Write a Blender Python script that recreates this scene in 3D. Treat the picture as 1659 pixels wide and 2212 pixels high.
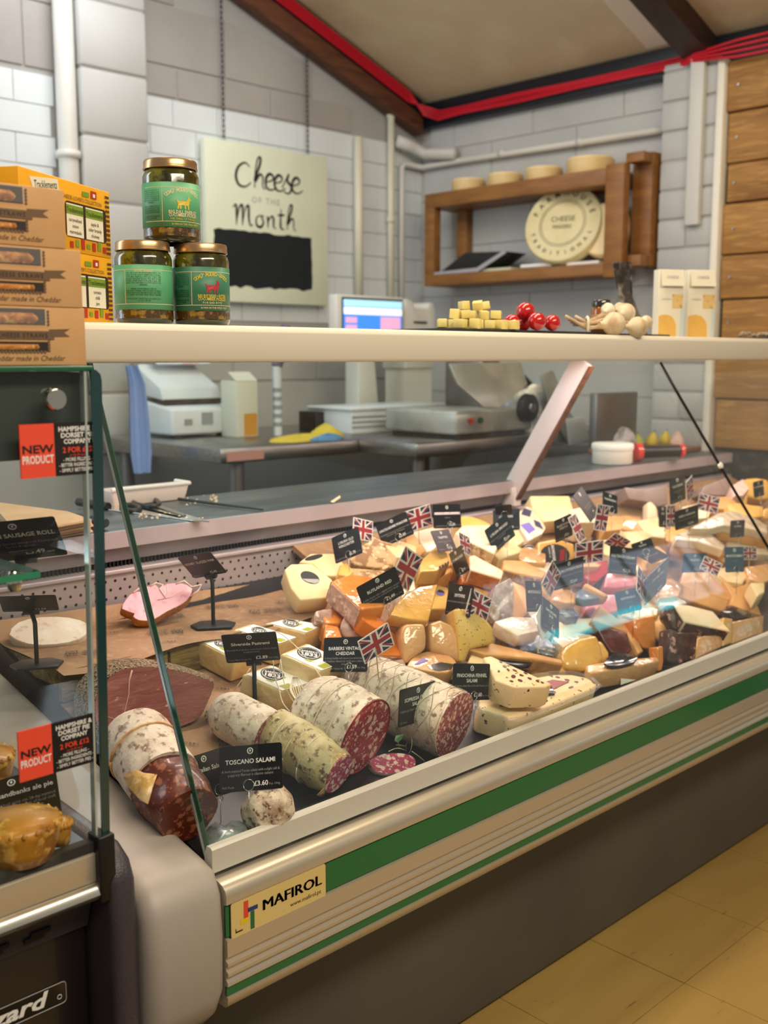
import bpy, bmesh, math, random
from mathutils import Vector, Matrix
V = Vector
RND = random.Random(11)
SC = bpy.context.scene
COL = SC.collection
for _o in list(bpy.data.objects): bpy.data.objects.remove(_o)

# ------------------------------------------------------------------ camera
FPX, HORIZON, VPX, CAMH = 2300.0, 770.0, 3209.0, 1.25
PITCH = math.atan((1106 - HORIZON) / FPX)
YAW = math.atan((VPX - 829.5) / math.hypot(FPX, 1106 - HORIZON))
CAM = V((0, 0, CAMH))
_F = V((math.cos(YAW), math.sin(YAW), 0)); C_RIGHT = V((math.sin(YAW), -math.cos(YAW), 0)); _Z = V((0, 0, 1))
C_FWD = _F * math.cos(PITCH) - _Z * math.sin(PITCH)
C_UP = _Z * math.cos(PITCH) + _F * math.sin(PITCH)
cd = bpy.data.cameras.new('camera'); cam = bpy.data.objects.new('camera', cd); COL.objects.link(cam)
cd.sensor_fit = 'VERTICAL'; cd.sensor_height = 36.0; cd.sensor_width = 27.0
cd.lens = FPX / 2212 * 36.0
cd.clip_start = 0.05
m = Matrix.Identity(4)
for r_ in range(3):
    m[r_][0] = C_RIGHT[r_]; m[r_][1] = C_UP[r_]; m[r_][2] = -C_FWD[r_]; m[r_][3] = CAM[r_]
cam.matrix_world = m
cd.dof.use_dof = True; cd.dof.focus_distance = 1.65; cd.dof.aperture_fstop = 4.4
SC.camera = cam

# ------------------------------------------------------------------ world, lamps, exposure
SC.view_settings.view_transform = 'Standard'; SC.view_settings.look = 'None'
SC.view_settings.gamma = 1.0; SC.view_settings.exposure = 0.0
try: SC.view_settings.use_curve_mapping = False
except Exception: pass
wd = bpy.data.worlds.new('world'); SC.world = wd; wd.use_nodes = True
wd.node_tree.nodes['Background'].inputs[0].default_value = (1.0, 0.93, 0.84, 1)
wd.node_tree.nodes['Background'].inputs[1].default_value = 0.24

def area(name, loc, target, sx, sy, watts, col):
    l = bpy.data.lights.new(name, 'AREA'); l.shape = 'RECTANGLE'; l.size = sx; l.size_y = sy
    l.energy = watts; l.color = col
    o = bpy.data.objects.new(name, l); COL.objects.link(o); o.location = loc
    o.rotation_euler = (V(target) - V(loc)).to_track_quat('-Z', 'Y').to_euler()
    return o
area('shop_ceiling_light', (1.7, 1.45, 2.75), (1.7, 1.2, 0), 2.6, 0.35, 34, (1.0, 0.84, 0.62))
area('shop_floor_light', (0.9, -0.9, 2.9), (1.0, 1.2, 0.8), 2.4, 0.5, 66, (1.0, 0.86, 0.66))
area('back_room_light', (2.1, 2.75, 2.72), (2.3, 3.0, 0), 1.6, 0.4, 15, (0.93, 0.96, 1.0))
area('daylight_from_left', (-0.3, 2.9, 2.0), (2.4, 3.5, 1.6), 1.0, 1.4, 24, (0.80, 0.91, 1.0))

# ------------------------------------------------------------------ geometry helpers
def ray(x, y): return C_RIGHT * (x - 829.5) - C_UP * (y - 1106) + C_FWD * FPX
def onp(px, pt, n):
    d = ray(*px); t = (V(pt) - CAM).dot(V(n)) / d.dot(V(n)); return CAM + d * t
def onY(px, Y): return onp(px, (0, Y, 0), (0, 1, 0))
def onX(px, X): return onp(px, (X, 0, 0), (1, 0, 0))
def onZ(px, Z): return onp(px, (0, 0, Z), (0, 0, 1))
def depth(P): return (V(P) - CAM).dot(C_FWD)
def zz(reg, pts):                      # crop coordinates -> photo coordinates
    x0, y0, s = reg; return [(x0 + a * s, y0 + b * s) for a, b in pts]

def box(x0, x1, y0, y1, z0, z1):
    vs = [V(p) for p in ((x0,y0,z0),(x1,y0,z0),(x1,y1,z0),(x0,y1,z0),(x0,y0,z1),(x1,y0,z1),(x1,y1,z1),(x0,y1,z1))]
    return vs, [(0,3,2,1),(4,5,6,7),(0,1,5,4),(1,2,6,5),(2,3,7,6),(3,0,4,7)]
def obox(c, u, v, w):                  # centre + three half vectors
    c, u, v, w = V(c), V(u), V(v), V(w)
    vs = [c-u-v-w, c+u-v-w, c+u+v-w, c-u+v-w, c-u-v+w, c+u-v+w, c+u+v+w, c-u+v+w]
    return vs, [(0,3,2,1),(4,5,6,7),(0,1,5,4),(1,2,6,5),(2,3,7,6),(3,0,4,7)]
def prism(poly, ext):
    poly = [V(p) for p in poly]; e = V(ext); n = len(poly)
    nrm = V((0,0,0))
    for i in range(n): nrm += poly[i].cross(poly[(i+1) % n])
    vs = poly + [p + e for p in poly]
    f = [tuple(range(n)), tuple(range(2*n-1, n-1, -1))] + [(i+n, (i+1) % n + n, (i+1) % n, i) for i in range(n)]
    if nrm.dot(e) > 0: f = [tuple(reversed(q)) for q in f]
    return vs, f
def comb(*parts):
    vs, fs = [], []
    for a, b in parts:
        k = len(vs); vs += a; fs += [tuple(i + k for i in q) for q in b]
    return vs, fs
def frame_of(d):
    d = V(d).normalized(); a = V((0,0,1)) if abs(d.z) < 0.9 else V((1,0,0))
    u = d.cross(a).normalized(); return u, u.cross(d).normalized()
def tube(path, r, n=8, caps=True):
    path = [V(p) for p in path]; vs, fs = [], []; K = len(path)
    rr = r if isinstance(r, (list, tuple)) else [r] * K
    u0 = None
    for i, p in enumerate(path):
        d = (path[min(i+1, K-1)] - path[max(i-1, 0)]).normalized()
        if u0 is None: u, w = frame_of(d)
        else:
            u = (u0 - d * u0.dot(d)).normalized(); w = u.cross(d)
        u0 = u
        for k in range(n):
            a = 2 * math.pi * k / n; vs.append(p + (u * math.cos(a) + w * math.sin(a)) * rr[i])
    for i in range(K - 1):
        for k in range(n):
            a, b = i*n + k, i*n + (k+1) % n; fs.append((a, a+n, b+n, b))
    if caps: fs += [tuple(range(n)), tuple(range(K*n-1, (K-1)*n-1, -1))]
    return vs, fs
def lathe(prof, c, axis=(0,0,1), n=24, u=None):      # prof = [(r, h)]
    c = V(c); ax = V(axis).normalized(); uu, ww = frame_of(ax)
    if u is not None: uu = V(u).normalized(); ww = ax.cross(uu)
    vs, fs = [], []
    for r, h in prof:
        for k in range(n):
            a = 2*math.pi*k/n; vs.append(c + ax*h + (uu*math.cos(a) + ww*math.sin(a)) * max(r, 1e-5))
    for i in range(len(prof)-1):
        for k in range(n):
            a, b = i*n+k, i*n+(k+1) % n; fs.append((a, b, b+n, a+n))
    fs += [tuple(range(n-1, -1, -1)), tuple(range((len(prof)-1)*n, len(prof)*n))]
    return vs, fs
def rrect(c, u, v, w, h, r, k=4):                    # rounded rectangle outline
    c, u, v = V(c), V(u).normalized(), V(v).normalized(); out = []
    for sx, sy, a0 in ((1,1,0),(-1,1,90),(-1,-1,180),(1,-1,270)):
        for i in range(k+1):
            a = math.radians(a0 + 90*i/k)
            out.append(c + u*(sx*(w/2-r) + r*math.cos(a)) + v*(sy*(h/2-r) + r*math.sin(a)))
    return out
def disc(c, u, v, ru, rv=None, n=20):
    rv = rv or ru; c, u, v = V(c), V(u).normalized(), V(v).normalized()
    return [c + u*ru*math.cos(2*math.pi*i/n) + v*rv*math.sin(2*math.pi*i/n) for i in range(n)]
def flat(poly): return [V(p) for p in poly], [tuple(range(len(poly)))]
def ring(c, u, v, R, r, n=16, m=6, a0=0, a1=360):
    c, u, v = V(c), V(u).normalized(), V(v).normalized()
    full = abs(a1-a0) >= 360; K = n if full else n+1
    path = [c + u*R*math.cos(math.radians(a0+(a1-a0)*i/n)) + v*R*math.sin(math.radians(a0+(a1-a0)*i/n)) for i in range(K)]
    if full: path.append(path[0])
    return tube(path, r, m)

def root_of(o):
    while o.parent: o = o.parent
    return o
def mk(name, geo, mat, parent=None, smooth=False, bevel=0, seg=2, kind=None, label=None, ang=35):
    vs, fs = geo
    if parent is None:
        xs = [p[0] for p in vs]; ys = [p[1] for p in vs]
        o0 = V(((min(xs)+max(xs))/2, (min(ys)+max(ys))/2, min(p[2] for p in vs)))
    else: o0 = V(root_of(parent).location)
    me = bpy.data.meshes.new(name); me.from_pydata([V(p) - o0 for p in vs], [], fs)
    if bevel:
        bm = bmesh.new(); bm.from_mesh(me)
        bmesh.ops.recalc_face_normals(bm, faces=bm.faces)
        ed = [e for e in bm.edges if len(e.link_faces) == 2 and e.calc_face_angle(0) > math.radians(ang)]
        bmesh.ops.bevel(bm, geom=ed, offset=bevel, segments=seg, affect='EDGES', profile=0.5, clamp_overlap=True)
        bm.to_mesh(me); bm.free()
    if smooth or (bevel and seg > 1):
        me.polygons.foreach_set('use_smooth', [True]*len(me.polygons))
        if bevel or smooth == 'auto':
            try: me.set_sharp_from_angle(angle=math.radians(50))
            except Exception: pass
    o = bpy.data.objects.new(name, me); COL.objects.link(o)
    if parent is None: o.location = o0
    else: o.parent = parent
    if mat is not None: PEND.append((me, mat))
    if kind: o['kind'] = kind
    if label: o['label'] = label
    return o
def thing(name, label, cat, loc, group=None):
    o = bpy.data.objects.new(name, None); COL.objects.link(o); o.location = V(loc); o.empty_display_size = 0.02
    return tag(o, label, cat, group)
def tag(o, label, cat, group=None):
    o['label'] = label; o['category'] = cat
    if group: o['group'] = group
    return o
def struct(name, geo, mat, **k): return mk(name, geo, mat, kind='structure', **k)
def jitter(geo, amt, seed=0, keep=None):
    r = random.Random(seed); vs, fs = geo
    return [p + V((r.uniform(-amt, amt), r.uniform(-amt, amt), r.uniform(-amt, amt))) for p in vs], fs

_fonts = {}
def text_geo(s, o, u, v, size, align='CENTER', width=None, bold=0.0, res=2, shear=0.0, space=1.0, lift=0.0, maxw=None):
    cu = bpy.data.curves.new('t', 'FONT'); cu.body = s; cu.size = 1.0; cu.align_x = align; cu.resolution_u = res
    cu.offset = bold; cu.shear = shear; cu.space_character = space; cu.space_line = 0.9
    ob = bpy.data.objects.new('t', cu)
    me = bpy.data.meshes.new_from_object(ob)
    u, v = V(u).normalized(), V(v).normalized(); n = u.cross(v); o = V(o)
    co = [p.co.copy() for p in me.vertices]; fs = [tuple(p.vertices) for p in me.polygons]
    bpy.data.objects.remove(ob); bpy.data.curves.remove(cu); bpy.data.meshes.remove(me)
    if not co: return [], []
    sx = size
    if width:
        w = max(p.x for p in co) - min(p.x for p in co); sx = width / w
    if maxw:
        w = max(p.x for p in co) - min(p.x for p in co); sx = min(sx, maxw / w)
    return [o + u*p.x*sx + v*p.y*size + n*lift for p in co], fs

# ------------------------------------------------------------------ materials
PEND = []
MATS = {}; MDEF = {}
def MT(n):
    if not isinstance(n, str): return n
    if n not in MATS: MATS[n] = MDEF[n](n)
    return MATS[n]
def lin(c):
    if isinstance(c, str):
        c = c.lstrip('#'); c = [int(c[i:i+2], 16)/255 for i in (0, 2, 4)]
        c = [(x/12.92 if x <= 0.04045 else ((x+0.055)/1.055)**2.4) for x in c]
    return (c[0], c[1], c[2], 1)
def mat(name, col, rough=0.5, metal=0.0, noise=None, bump=None, coat=0.0, spec=0.5, emit=None, extra=None, stretch=None, sss=0, trans=0, alpha=None):
    """noise = (scale, colour2, lo, hi[, detail]) blends a second colour in; bump = (scale, strength[, detail])"""
    def make(n):
        mt = bpy.data.materials.new(n); mt.use_nodes = True; nt = mt.node_tree; N = nt.nodes; L = nt.links
        b = N['Principled BSDF']
        b.inputs['Base Color'].default_value = lin(col); b.inputs['Roughness'].default_value = rough
        b.inputs['Metallic'].default_value = metal; b.inputs['Specular IOR Level'].default_value = spec
        b.inputs['Coat Weight'].default_value = coat; b.inputs['Coat Roughness'].default_value = 0.08
        if sss:
            b.inputs['Subsurface Weight'].default_value = sss; b.inputs['Subsurface Radius'].default_value = (0.02, 0.01, 0.005); b.inputs['Subsurface Scale'].default_value = 0.3
        if trans: b.inputs['Transmission Weight'].default_value = trans
        if alpha is not None: b.inputs['Alpha'].default_value = alpha
        if emit: b.inputs['Emission Color'].default_value = lin(emit[0]); b.inputs['Emission Strength'].default_value = emit[1]
        tc = N.new('ShaderNodeTexCoord'); src = tc.outputs['Object']
        if stretch:
            mp = N.new('ShaderNodeMapping'); mp.inputs['Scale'].default_value = stretch; L.new(src, mp.inputs[0]); src = mp.outputs[0]
        cur = None
        for nz in (noise if isinstance(noise, list) else [noise] if noise else []):
            t = N.new('ShaderNodeTexNoise'); t.inputs['Scale'].default_value = nz[0]; t.inputs['Detail'].default_value = nz[4] if len(nz) > 4 else 4
            L.new(src, t.inputs['Vector'])
            mr = N.new('ShaderNodeMapRange'); mr.inputs[1].default_value = nz[2]; mr.inputs[2].default_value = nz[3]; L.new(t.outputs['Fac'], mr.inputs[0])
            mx = N.new('ShaderNodeMix'); mx.data_type = 'RGBA'; L.new(mr.outputs[0], mx.inputs['Factor'])
            if cur: L.new(cur, mx.inputs['A'])
            else: mx.inputs['A'].default_value = lin(col)
            mx.inputs['B'].default_value = lin(nz[1]); cur = mx.outputs['Result']
        if cur: L.new(cur, b.inputs['Base Color'])
        if bump:
            t = N.new('ShaderNodeTexNoise'); t.inputs['Scale'].default_value = bump[0]; t.inputs['Detail'].default_value = bump[2] if len(bump) > 2 else 3
            L.new(src, t.inputs['Vector'])
            bp = N.new('ShaderNodeBump'); bp.inputs['Strength'].default_value = bump[1]; bp.inputs['Distance'].default_value = 0.004
            L.new(t.outputs['Fac'], bp.inputs['Height']); L.new(bp.outputs[0], b.inputs['Normal'])
            if coat and len(bump) > 3: L.new(bp.outputs[0], b.inputs['Coat Normal'])
        if extra: extra(nt, b, src)
        return mt
    MDEF[name] = make
def glass_mat(name, tint=(0.93, 0.97, 0.955), ior=1.5, rough=0.0, haze=None):
    def make(n):
        mt = bpy.data.materials.new(n); mt.use_nodes = True; nt = mt.node_tree; N = nt.nodes; L = nt.links
        N.remove(N['Principled BSDF']); out = N['Material Output']
        tr = N.new('ShaderNodeBsdfTransparent'); tr.inputs[0].default_value = (*tint, 1)
        gl = N.new('ShaderNodeBsdfGlossy'); gl.inputs['Roughness'].default_value = rough; gl.inputs[0].default_value = (1, 1, 1, 1)
        lw = N.new('ShaderNodeLayerWeight'); lw.inputs[0].default_value = 0.5      # Schlick, the same on both sides of a pane
        pw = N.new('ShaderNodeMath'); pw.operation = 'POWER'; L.new(lw.outputs['Facing'], pw.inputs[0]); pw.inputs[1].default_value = 5
        f0 = ((ior - 1) / (ior + 1)) ** 2
        ma = N.new('ShaderNodeMath'); ma.operation = 'MULTIPLY_ADD'; L.new(pw.outputs[0], ma.inputs[0]); ma.inputs[1].default_value = 1 - f0; ma.inputs[2].default_value = f0
        mx = N.new('ShaderNodeMixShader'); L.new(ma.outputs[0], mx.inputs[0]); L.new(tr.outputs[0], mx.inputs[1]); L.new(gl.outputs[0], mx.inputs[2])
        sh = mx.outputs[0]
        if haze:
            df = N.new('ShaderNodeBsdfDiffuse'); df.inputs[0].default_value = (*haze[0], 1)
            m2 = N.new('ShaderNodeMixShader'); m2.inputs[0].default_value = haze[1]; L.new(sh, m2.inputs[1]); L.new(df.outputs[0], m2.inputs[2]); sh = m2.outputs[0]
        L.new(sh, out.inputs[0]); return mt
    MDEF[name] = make

glass_mat('pane_glass'); glass_mat('clear_plastic', (0.96, 0.97, 0.98), 1.45, 0.06, ((0.9, 0.9, 0.92), 0.06)); glass_mat('film', (0.97, 0.97, 0.97), 1.4, 0.12, ((0.9, 0.9, 0.92), 0.10))
mat('glass_edge', '#0c5c41', 0.12, spec=0.8, coat=0.6)
mat('glass_chamfer', '#c9d6d2', 0.15, spec=0.8, metal=0.5)
mat('dark_glass_edge', '#123a3c', 0.12, spec=0.8, coat=0.5)
mat('steel', '#a8a6a4', 0.32, 1.0, noise=(9, '#8e8c8a', .35, .7), stretch=(1, 12, 12))
mat('steel_dull', '#8c8b8b', 0.42, 0.9, noise=(6, '#6f6d6c', .35, .7))
mat('worktop_steel', '#7d8488', 0.38, 0.85, noise=(5, '#5f676c', .35, .65), stretch=(1, 4, 1))
mat('case_white', '#d9cfd0', 0.42, spec=0.4)
mat('alu_champagne', '#cbc1ae', 0.32, 0.55)
mat('alu_bright', '#d8d4c8', 0.22, 0.85)
mat('rail_white', '#d6d5cc', 0.35, 0.25)
mat('rail_rib', '#a79d8b', 0.34, 0.6)
mat('green_stripe', '#07673a', 0.28, coat=0.3)
mat('rubber', '#2b2a28', 0.7, noise=(30, '#4a4843', .5, .7))
mat('skirt_grey', '#57544d', 0.5, noise=(4, '#4b4844', .35, .7))
mat('end_grey', '#a8a097', 0.40, noise=(3, '#9a9187', .4, .7), bump=(900, .12))
mat('black_plastic', '#121213', 0.38, bump=(500, .15))
mat('black_gloss', '#0b0b0d', 0.12, coat=0.5)
mat('black_matte', '#0d0c0e', 0.6)
mat('blizzard_black', '#1c1517', 0.30, coat=0.25)
mat('grey_moulding', '#3d383e', 0.34, bump=(420, .25))
mat('fascia_green_grey', '#39423c', 0.45)
mat('shelf_white', '#e4dccb', 0.35, spec=0.4)
mat('grille_dark', '#151515', 0.6)
mat('chrome', '#e8e4d8', 0.12, 1.0)
mat('wire', '#c9c8c6', 0.2, 1.0)
mat('white', '#f1efe9', 0.5); mat('ink', '#15130f', 0.6); mat('off_white', '#e9e4d6', 0.6)
mat('print_white', '#eeece8', 0.5); mat('print_grey', '#a3a1a0', 0.5); mat('print_red', '#e2472f', 0.5)
mat('lamp_pink', '#ffffff', 0.5, emit=('#ffd9d6', 6.0))
mat('paint_block', '#bdbdba', 0.55, noise=(2.2, '#b0afac', .35, .7), bump=(22, .25))
mat('paint_block_grey', '#a9a4a0', 0.6, noise=(2.5, '#999491', .35, .7), bump=(30, .35))
mat('mortar', '#a8a7a4', 0.8)
mat('tile_white', '#dfe6e9', 0.2, noise=(1.5, '#d3dadd', .4, .7), coat=0.3)
mat('grout', '#adb2b4', 0.8)
mat('ceiling_board', '#cdb995', 0.75, noise=[(1.6, '#b09a78', .45, .75), (5, '#d9c9a8', .5, .8)])
mat('ceiling_patch', '#dcd0bd', 0.7)
mat('rafter', '#3a231b', 0.55, noise=(6, '#281711', .4, .7), stretch=(1, 10, 10))
mat('rake_wood', '#6b4029', 0.6, noise=(7, '#4c2c1b', .4, .7), stretch=(1, 8, 8))
mat('navy_paint', '#10141f', 0.4)
mat('red_cable', '#c4142a', 0.35)
mat('pipe_paint', '#cfcdc6', 0.45); mat('pipe_cream', '#d9d5c0', 0.4)
mat('plank', '#a87a3e', 0.6, noise=[(3, '#8a5f2c', .35, .7), (14, '#c2924f', .5, .75)], stretch=(8, 0.8, 8), bump=(40, .3))
mat('pine', '#96652f', 0.5, noise=(6, '#7a4f24', .35, .7), stretch=(6, 1, 6))
mat('floor_vinyl', '#b59654', 0.42, noise=[(3, '#a4854a', .35, .7), (45, '#7c6135', .68, .76)], stretch=(0.5, 3, 1), bump=(60, .05))
mat('floor_seam', '#6d5733', 0.8)

# ================================================================== THE ROOM
WY, WX = 3.50, 3.66                      # back wall plane, right wall plane
SLOPE, EAVE = 0.36, 2.36
def ceil_z(x): return EAVE + SLOPE * (WX - x)
# floor: a slab with separately laid vinyl tiles
floor = struct('floor', box(-3.2, 4.4, -3.2, 4.0, -0.05, -0.004), 'floor_seam')
T = 0.305
base_tile = box(0, T - 0.0016, 0, T - 0.0016, -0.004, 0)
x0, y0 = 1.822 - T * 3, 0.999 - T * 7
for i in range(8):
    for j in range(9):
        X, Y = x0 + i * T, y0 + j * T
        if X > 3.55 or Y > 1.4: continue
        mk('floor_tile', ([p + V((X, Y, RND.uniform(-.0004, .0004))) for p in base_tile[0]], base_tile[1]), 'floor_vinyl', floor)
# back wall
wall_back = struct('wall_back', prism([(-1.2, WY, 0), (WX + .15, WY, 0), (WX + .15, WY, ceil_z(WX) - .05), (-1.2, WY, ceil_z(-1.2) - .05)], (0, 0.14, 0)), 'mortar')
def tiles(par, x0, x1, z0, z1, w, h, d, g, m, y=WY, off=0.5, bev=0.0012, clip=None):
    r = 0; z = z1 - h
    while z > z0 - h * .5:
        x = x0 - (w * off if r % 2 else 0)
        while x < x1 - .01:
            a, b = max(x, x0), min(x + w, x1)
            ta = tb = z + h
            if clip: ta, tb = min(ta, clip(a)), min(tb, clip(b))
            zb = max(z, z0)
            if b - a > 0.02 and ta - zb > .02 and tb - zb > 0.01:
                yy = y - d * RND.uniform(.85, 1.1)
                mk('tile' if m == 'tile_white' else 'block', prism([(a + g/2, yy, zb + g/2), (b - g/2, yy, zb + g/2), (b - g/2, yy, tb - g/2), (a + g/2, yy, ta - g/2)], (0, y + .001 - yy, 0)), m, par, bevel=bev, seg=1)
            x += w
        z -= h; r += 1
TZ = 2.19
tiles(wall_back, 2.12, WX, 1.35, TZ, 0.2, 0.1, 0.005, 0.003, 'tile_white')
tiles(wall_back, 1.30, 1.845, 1.35, TZ, 0.2, 0.1, 0.005, 0.003, 'tile_white', off=0.35)
tiles(wall_back, 1.25, WX, 0.88, 1.35, 0.44, 0.2, 0.006, 0.01, 'paint_block')
tiles(wall_back, 2.12, WX, TZ + .004, 2.95, 0.44, 0.215, 0.006, 0.008, 'paint_block_grey', clip=lambda x: ceil_z(x) - .16)
tiles(wall_back, 1.30, 1.86, TZ + .004, 2.85, 0.44, 0.215, 0.006, 0.008, 'paint_block_grey')
# painted brick pier between the two runs of tiles
pier = struct('trim_1', box(1.905, 2.15, WY - .09, WY, 0, ceil_z(2.15) - .04), 'mortar')
z = 0.9; r = 0
while z < 2.85:
    mk('block', box(1.9, 2.157, WY - .096 + RND.uniform(-.002, .002), WY - .05, z + .003, z + .217), 'paint_block', pier, bevel=.008)
    z += 0.22
# vertical service pipes on the back wall
def pipe(name, pts, r, m, lab, clips=()):
    t = thing(name, lab, 'pipe', (pts[0][0], pts[0][1], min(p[2] for p in pts)))
    mk('pipe_run', tube(pts, r, 12), m, t, smooth=True)
    for c, d in clips:
        mk('clip', tube([V(c) - V(d) * .012, V(c) + V(d) * .012], r * 1.25, 12), m, t, smooth=True)
    return t
pipe('service_pipe', [(1.865, WY - .05, .9), (1.865, WY - .05, 3.0)], .034, 'pipe_paint', 'wide grey painted pipe beside the brick pier at far left', [((1.865, WY - .05, 1.93), (0, 0, 1))])
pipe('service_pipe', [(3.235, WY - .03, 1.46), (3.235, WY - .03, 2.18)], .020, 'pipe_cream', 'cream vertical pipe to the right of the cheese sign')
pipe('service_pipe', [(3.432, WY - .03, 1.46), (3.432, WY - .03, 2.31)], .016, 'pipe_cream', 'thin cream vertical pipe with fittings near the wall corner', [((3.432, WY - .03, 1.85), (0, 0, 1)), ((3.432, WY - .03, 2.30), (0, 0, 1))])
pipe('conduit', [(3.50, WY - .03, 1.42), (3.50, WY - .03, 2.085), (3.515, WY - .03, 2.10), (WX - .03, WY - .035, 2.10), (WX - .03, 3.2, 2.10), (WX - .03, 2.21, 2.085)], .014, 'pipe_paint', 'white conduit that turns the corner above the wooden shelf', [((WX - .03, 3.0, 2.10), (0, 1, 0)), ((WX - .03, 2.6, 2.092), (0, 1, 0))])
pipe('lagged_pipe', [(3.45, WY - .05, 2.19), (3.53, WY - .06, 2.175), (WX - .06, WY - .08, 2.15), (WX - .05, 3.25, 2.13)], .026, 'pipe_paint', 'fat lagged pipe lying across the wall corner')
# right wall
wall_right = struct('wall_right', box(WX, WX + .14, 0.4, WY, 0, 2.5), 'mortar')
z = 0.66; r = 0
while z < 2.3:
    y = 2.20 - (0.22 if r % 2 else 0)
    while y < WY:
        a, b = max(y, 2.2), min(y + .44, WY)
        if b - a > .03: mk('block', box(WX - RND.uniform(.003, .005), WX + .001, a + .002, b - .002, z + .002, min(z + .213, 2.28)), 'paint_block', wall_right, bevel=.002, seg=1)
        y += .44
    z += .215; r += 1
pier2 = struct('trim_2', box(WX - .07, WX, 1.99, 2.205, 0, 2.30), 'mortar')
z = 0.70; r = 0
while z < 2.28:
    cut = [1.985, 2.095, 2.21] if r % 2 else [1.985, 2.21]
    for a, b in zip(cut, cut[1:]):
        mk('block', box(WX - .076 + RND.uniform(-.003, .002), WX - .03, a, b - .002, z + .002, min(z + .10, 2.29)), 'paint_block', pier2, bevel=.006)
    z += .105; r += 1
mk('trunking', box(WX - .10, WX - .072, 2.03, 2.085, 1.72, 2.30), 'pipe_paint', pier2, bevel=.004)
mk('edge_board', box(WX - .09, WX - .01, 1.955, 1.985, 0.6, 2.28), 'off_white', pier2, bevel=.006)
# rough timber planks at the right edge
pl = struct('trim_3', box(WX - .045, WX - .001, 1.2, 1.955, 0.6, 2.27), 'rubber')
for k, (za, zb) in enumerate([(2.10, 2.27), (1.925, 2.095), (1.79, 1.92), (1.61, 1.785), (1.455, 1.605), (1.29, 1.45), (1.10, 1.285), (0.92, 1.095)]):
    mk('plank', box(WX - .07 + .006 * (k % 2), WX - .04, 1.2, 1.955 - .008 * (k % 3), za, zb), 'plank', pl, bevel=.005)
    mk('nail', lathe([(.004, 0), (.004, .003)], (WX - .0735 + .006*(k % 2), 1.91, (za+zb)/2), (-1, 0, 0), 8), 'steel', pl)
# sloping ceiling, eave timber, rake timber, rafter, red cables
def cslab(x0, x1, y0, y1, t0, t1):
    return prism([(x0, y0, ceil_z(x0) + t0), (x1, y0, ceil_z(x1) + t0), (x1, y0, ceil_z(x1) + t1), (x0, y0, ceil_z(x0) + t1)], (0, y1 - y0, 0))
ceiling = struct('ceiling', cslab(-0.6, WX + .2, -0.6, WY + .2, 0, .05), 'ceiling_board')
mk('joint_patch', cslab(2.0, 3.6, 2.175, 2.29, -.003, .001), 'ceiling_patch', ceiling)
raf = struct('trim_4', cslab(1.2, WX, 2.02, 2.13, -.085, -.001), 'rafter', bevel=.004)
eave = struct('trim_5', box(WX - .05, WX - .001, 0.9, WY - .05, 2.262, 2.37), 'navy_paint', bevel=.004)
rake = struct('trim_6', cslab(0.8, WX - .06, WY - .07, WY - .012, -.15, -.07), 'rake_wood', bevel=.005)
mk('painted_batten', cslab(0.8, WX - .06, WY - .06, WY - .012, -.069, -.001), 'navy_paint', rake)
def sag(a, b, n, amp, seed):
    r = random.Random(seed); a, b = V(a), V(b)
    return [a.lerp(b, i/n) + V((0, 0, r.uniform(-amp, amp))) for i in range(n + 1)]
for k in range(4):
    w = .011 * k
    p = [(x, WY - .068 - .004*k, ceil_z(x) - .055 + w) for x in (1.4, 2.0, 2.6, 3.1, 3.5)] + [(3.57, WY - .10, 2.345 - .012*k)]
    p += [(WX - .062 - .003*k, WY - .17, 2.318 - .012*k)] + [(WX - .062 - .003*(k % 2), y, 2.318 - .0095*k + .003*math.sin(y*7 + k)) for y in (3.2, 2.9, 2.6, 2.35, 2.15)]
    p += [(WX - .10, 2.07, 2.312 - .008*k), (WX - .11, 1.9, 2.322 - .018*k), (WX - .10, 1.5, 2.330 - .022*k)]
    tag(mk('red_cable', tube(p, .0055, 6), 'red_cable', smooth=True), ['topmost red cable run along the navy eave timber', 'second red cable down along the navy eave timber', 'third red cable down along the navy eave timber', 'lowest red cable run along the navy eave timber'][k], 'cable')
# high shop-front window far behind the viewer: it is what the sloping glass mirrors at the right
win = struct('window_1', box(6.1, 12.4, -2.62, -2.60, 2.02, 2.68), 'window_day')
for k in range(7): mk('window_bar', box(6.1 + k*.94, 6.14 + k*.94, -2.60, -2.57, 2.0, 2.68), 'white', win)
mk('window_sill', box(6.05, 12.45, -2.60, -2.5, 1.96, 2.02), 'white', win)
mk('cyan_glare_strip', comb(box(6.5, 8.4, -2.60, -2.59, 2.03, 2.16), box(9.3, 10.3, -2.60, -2.59, 2.3, 2.5)), 'cyan_glow', win)  # glowing cyan strips, added only so the front glass mirrors a cyan glare
mat('window_day', '#e8f0ff', .5, emit=('#dfe9ff', 1.5)); mat('cyan_glow', '#40d8f0', .5, emit=('#4fe4f5', 4.5))

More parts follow.
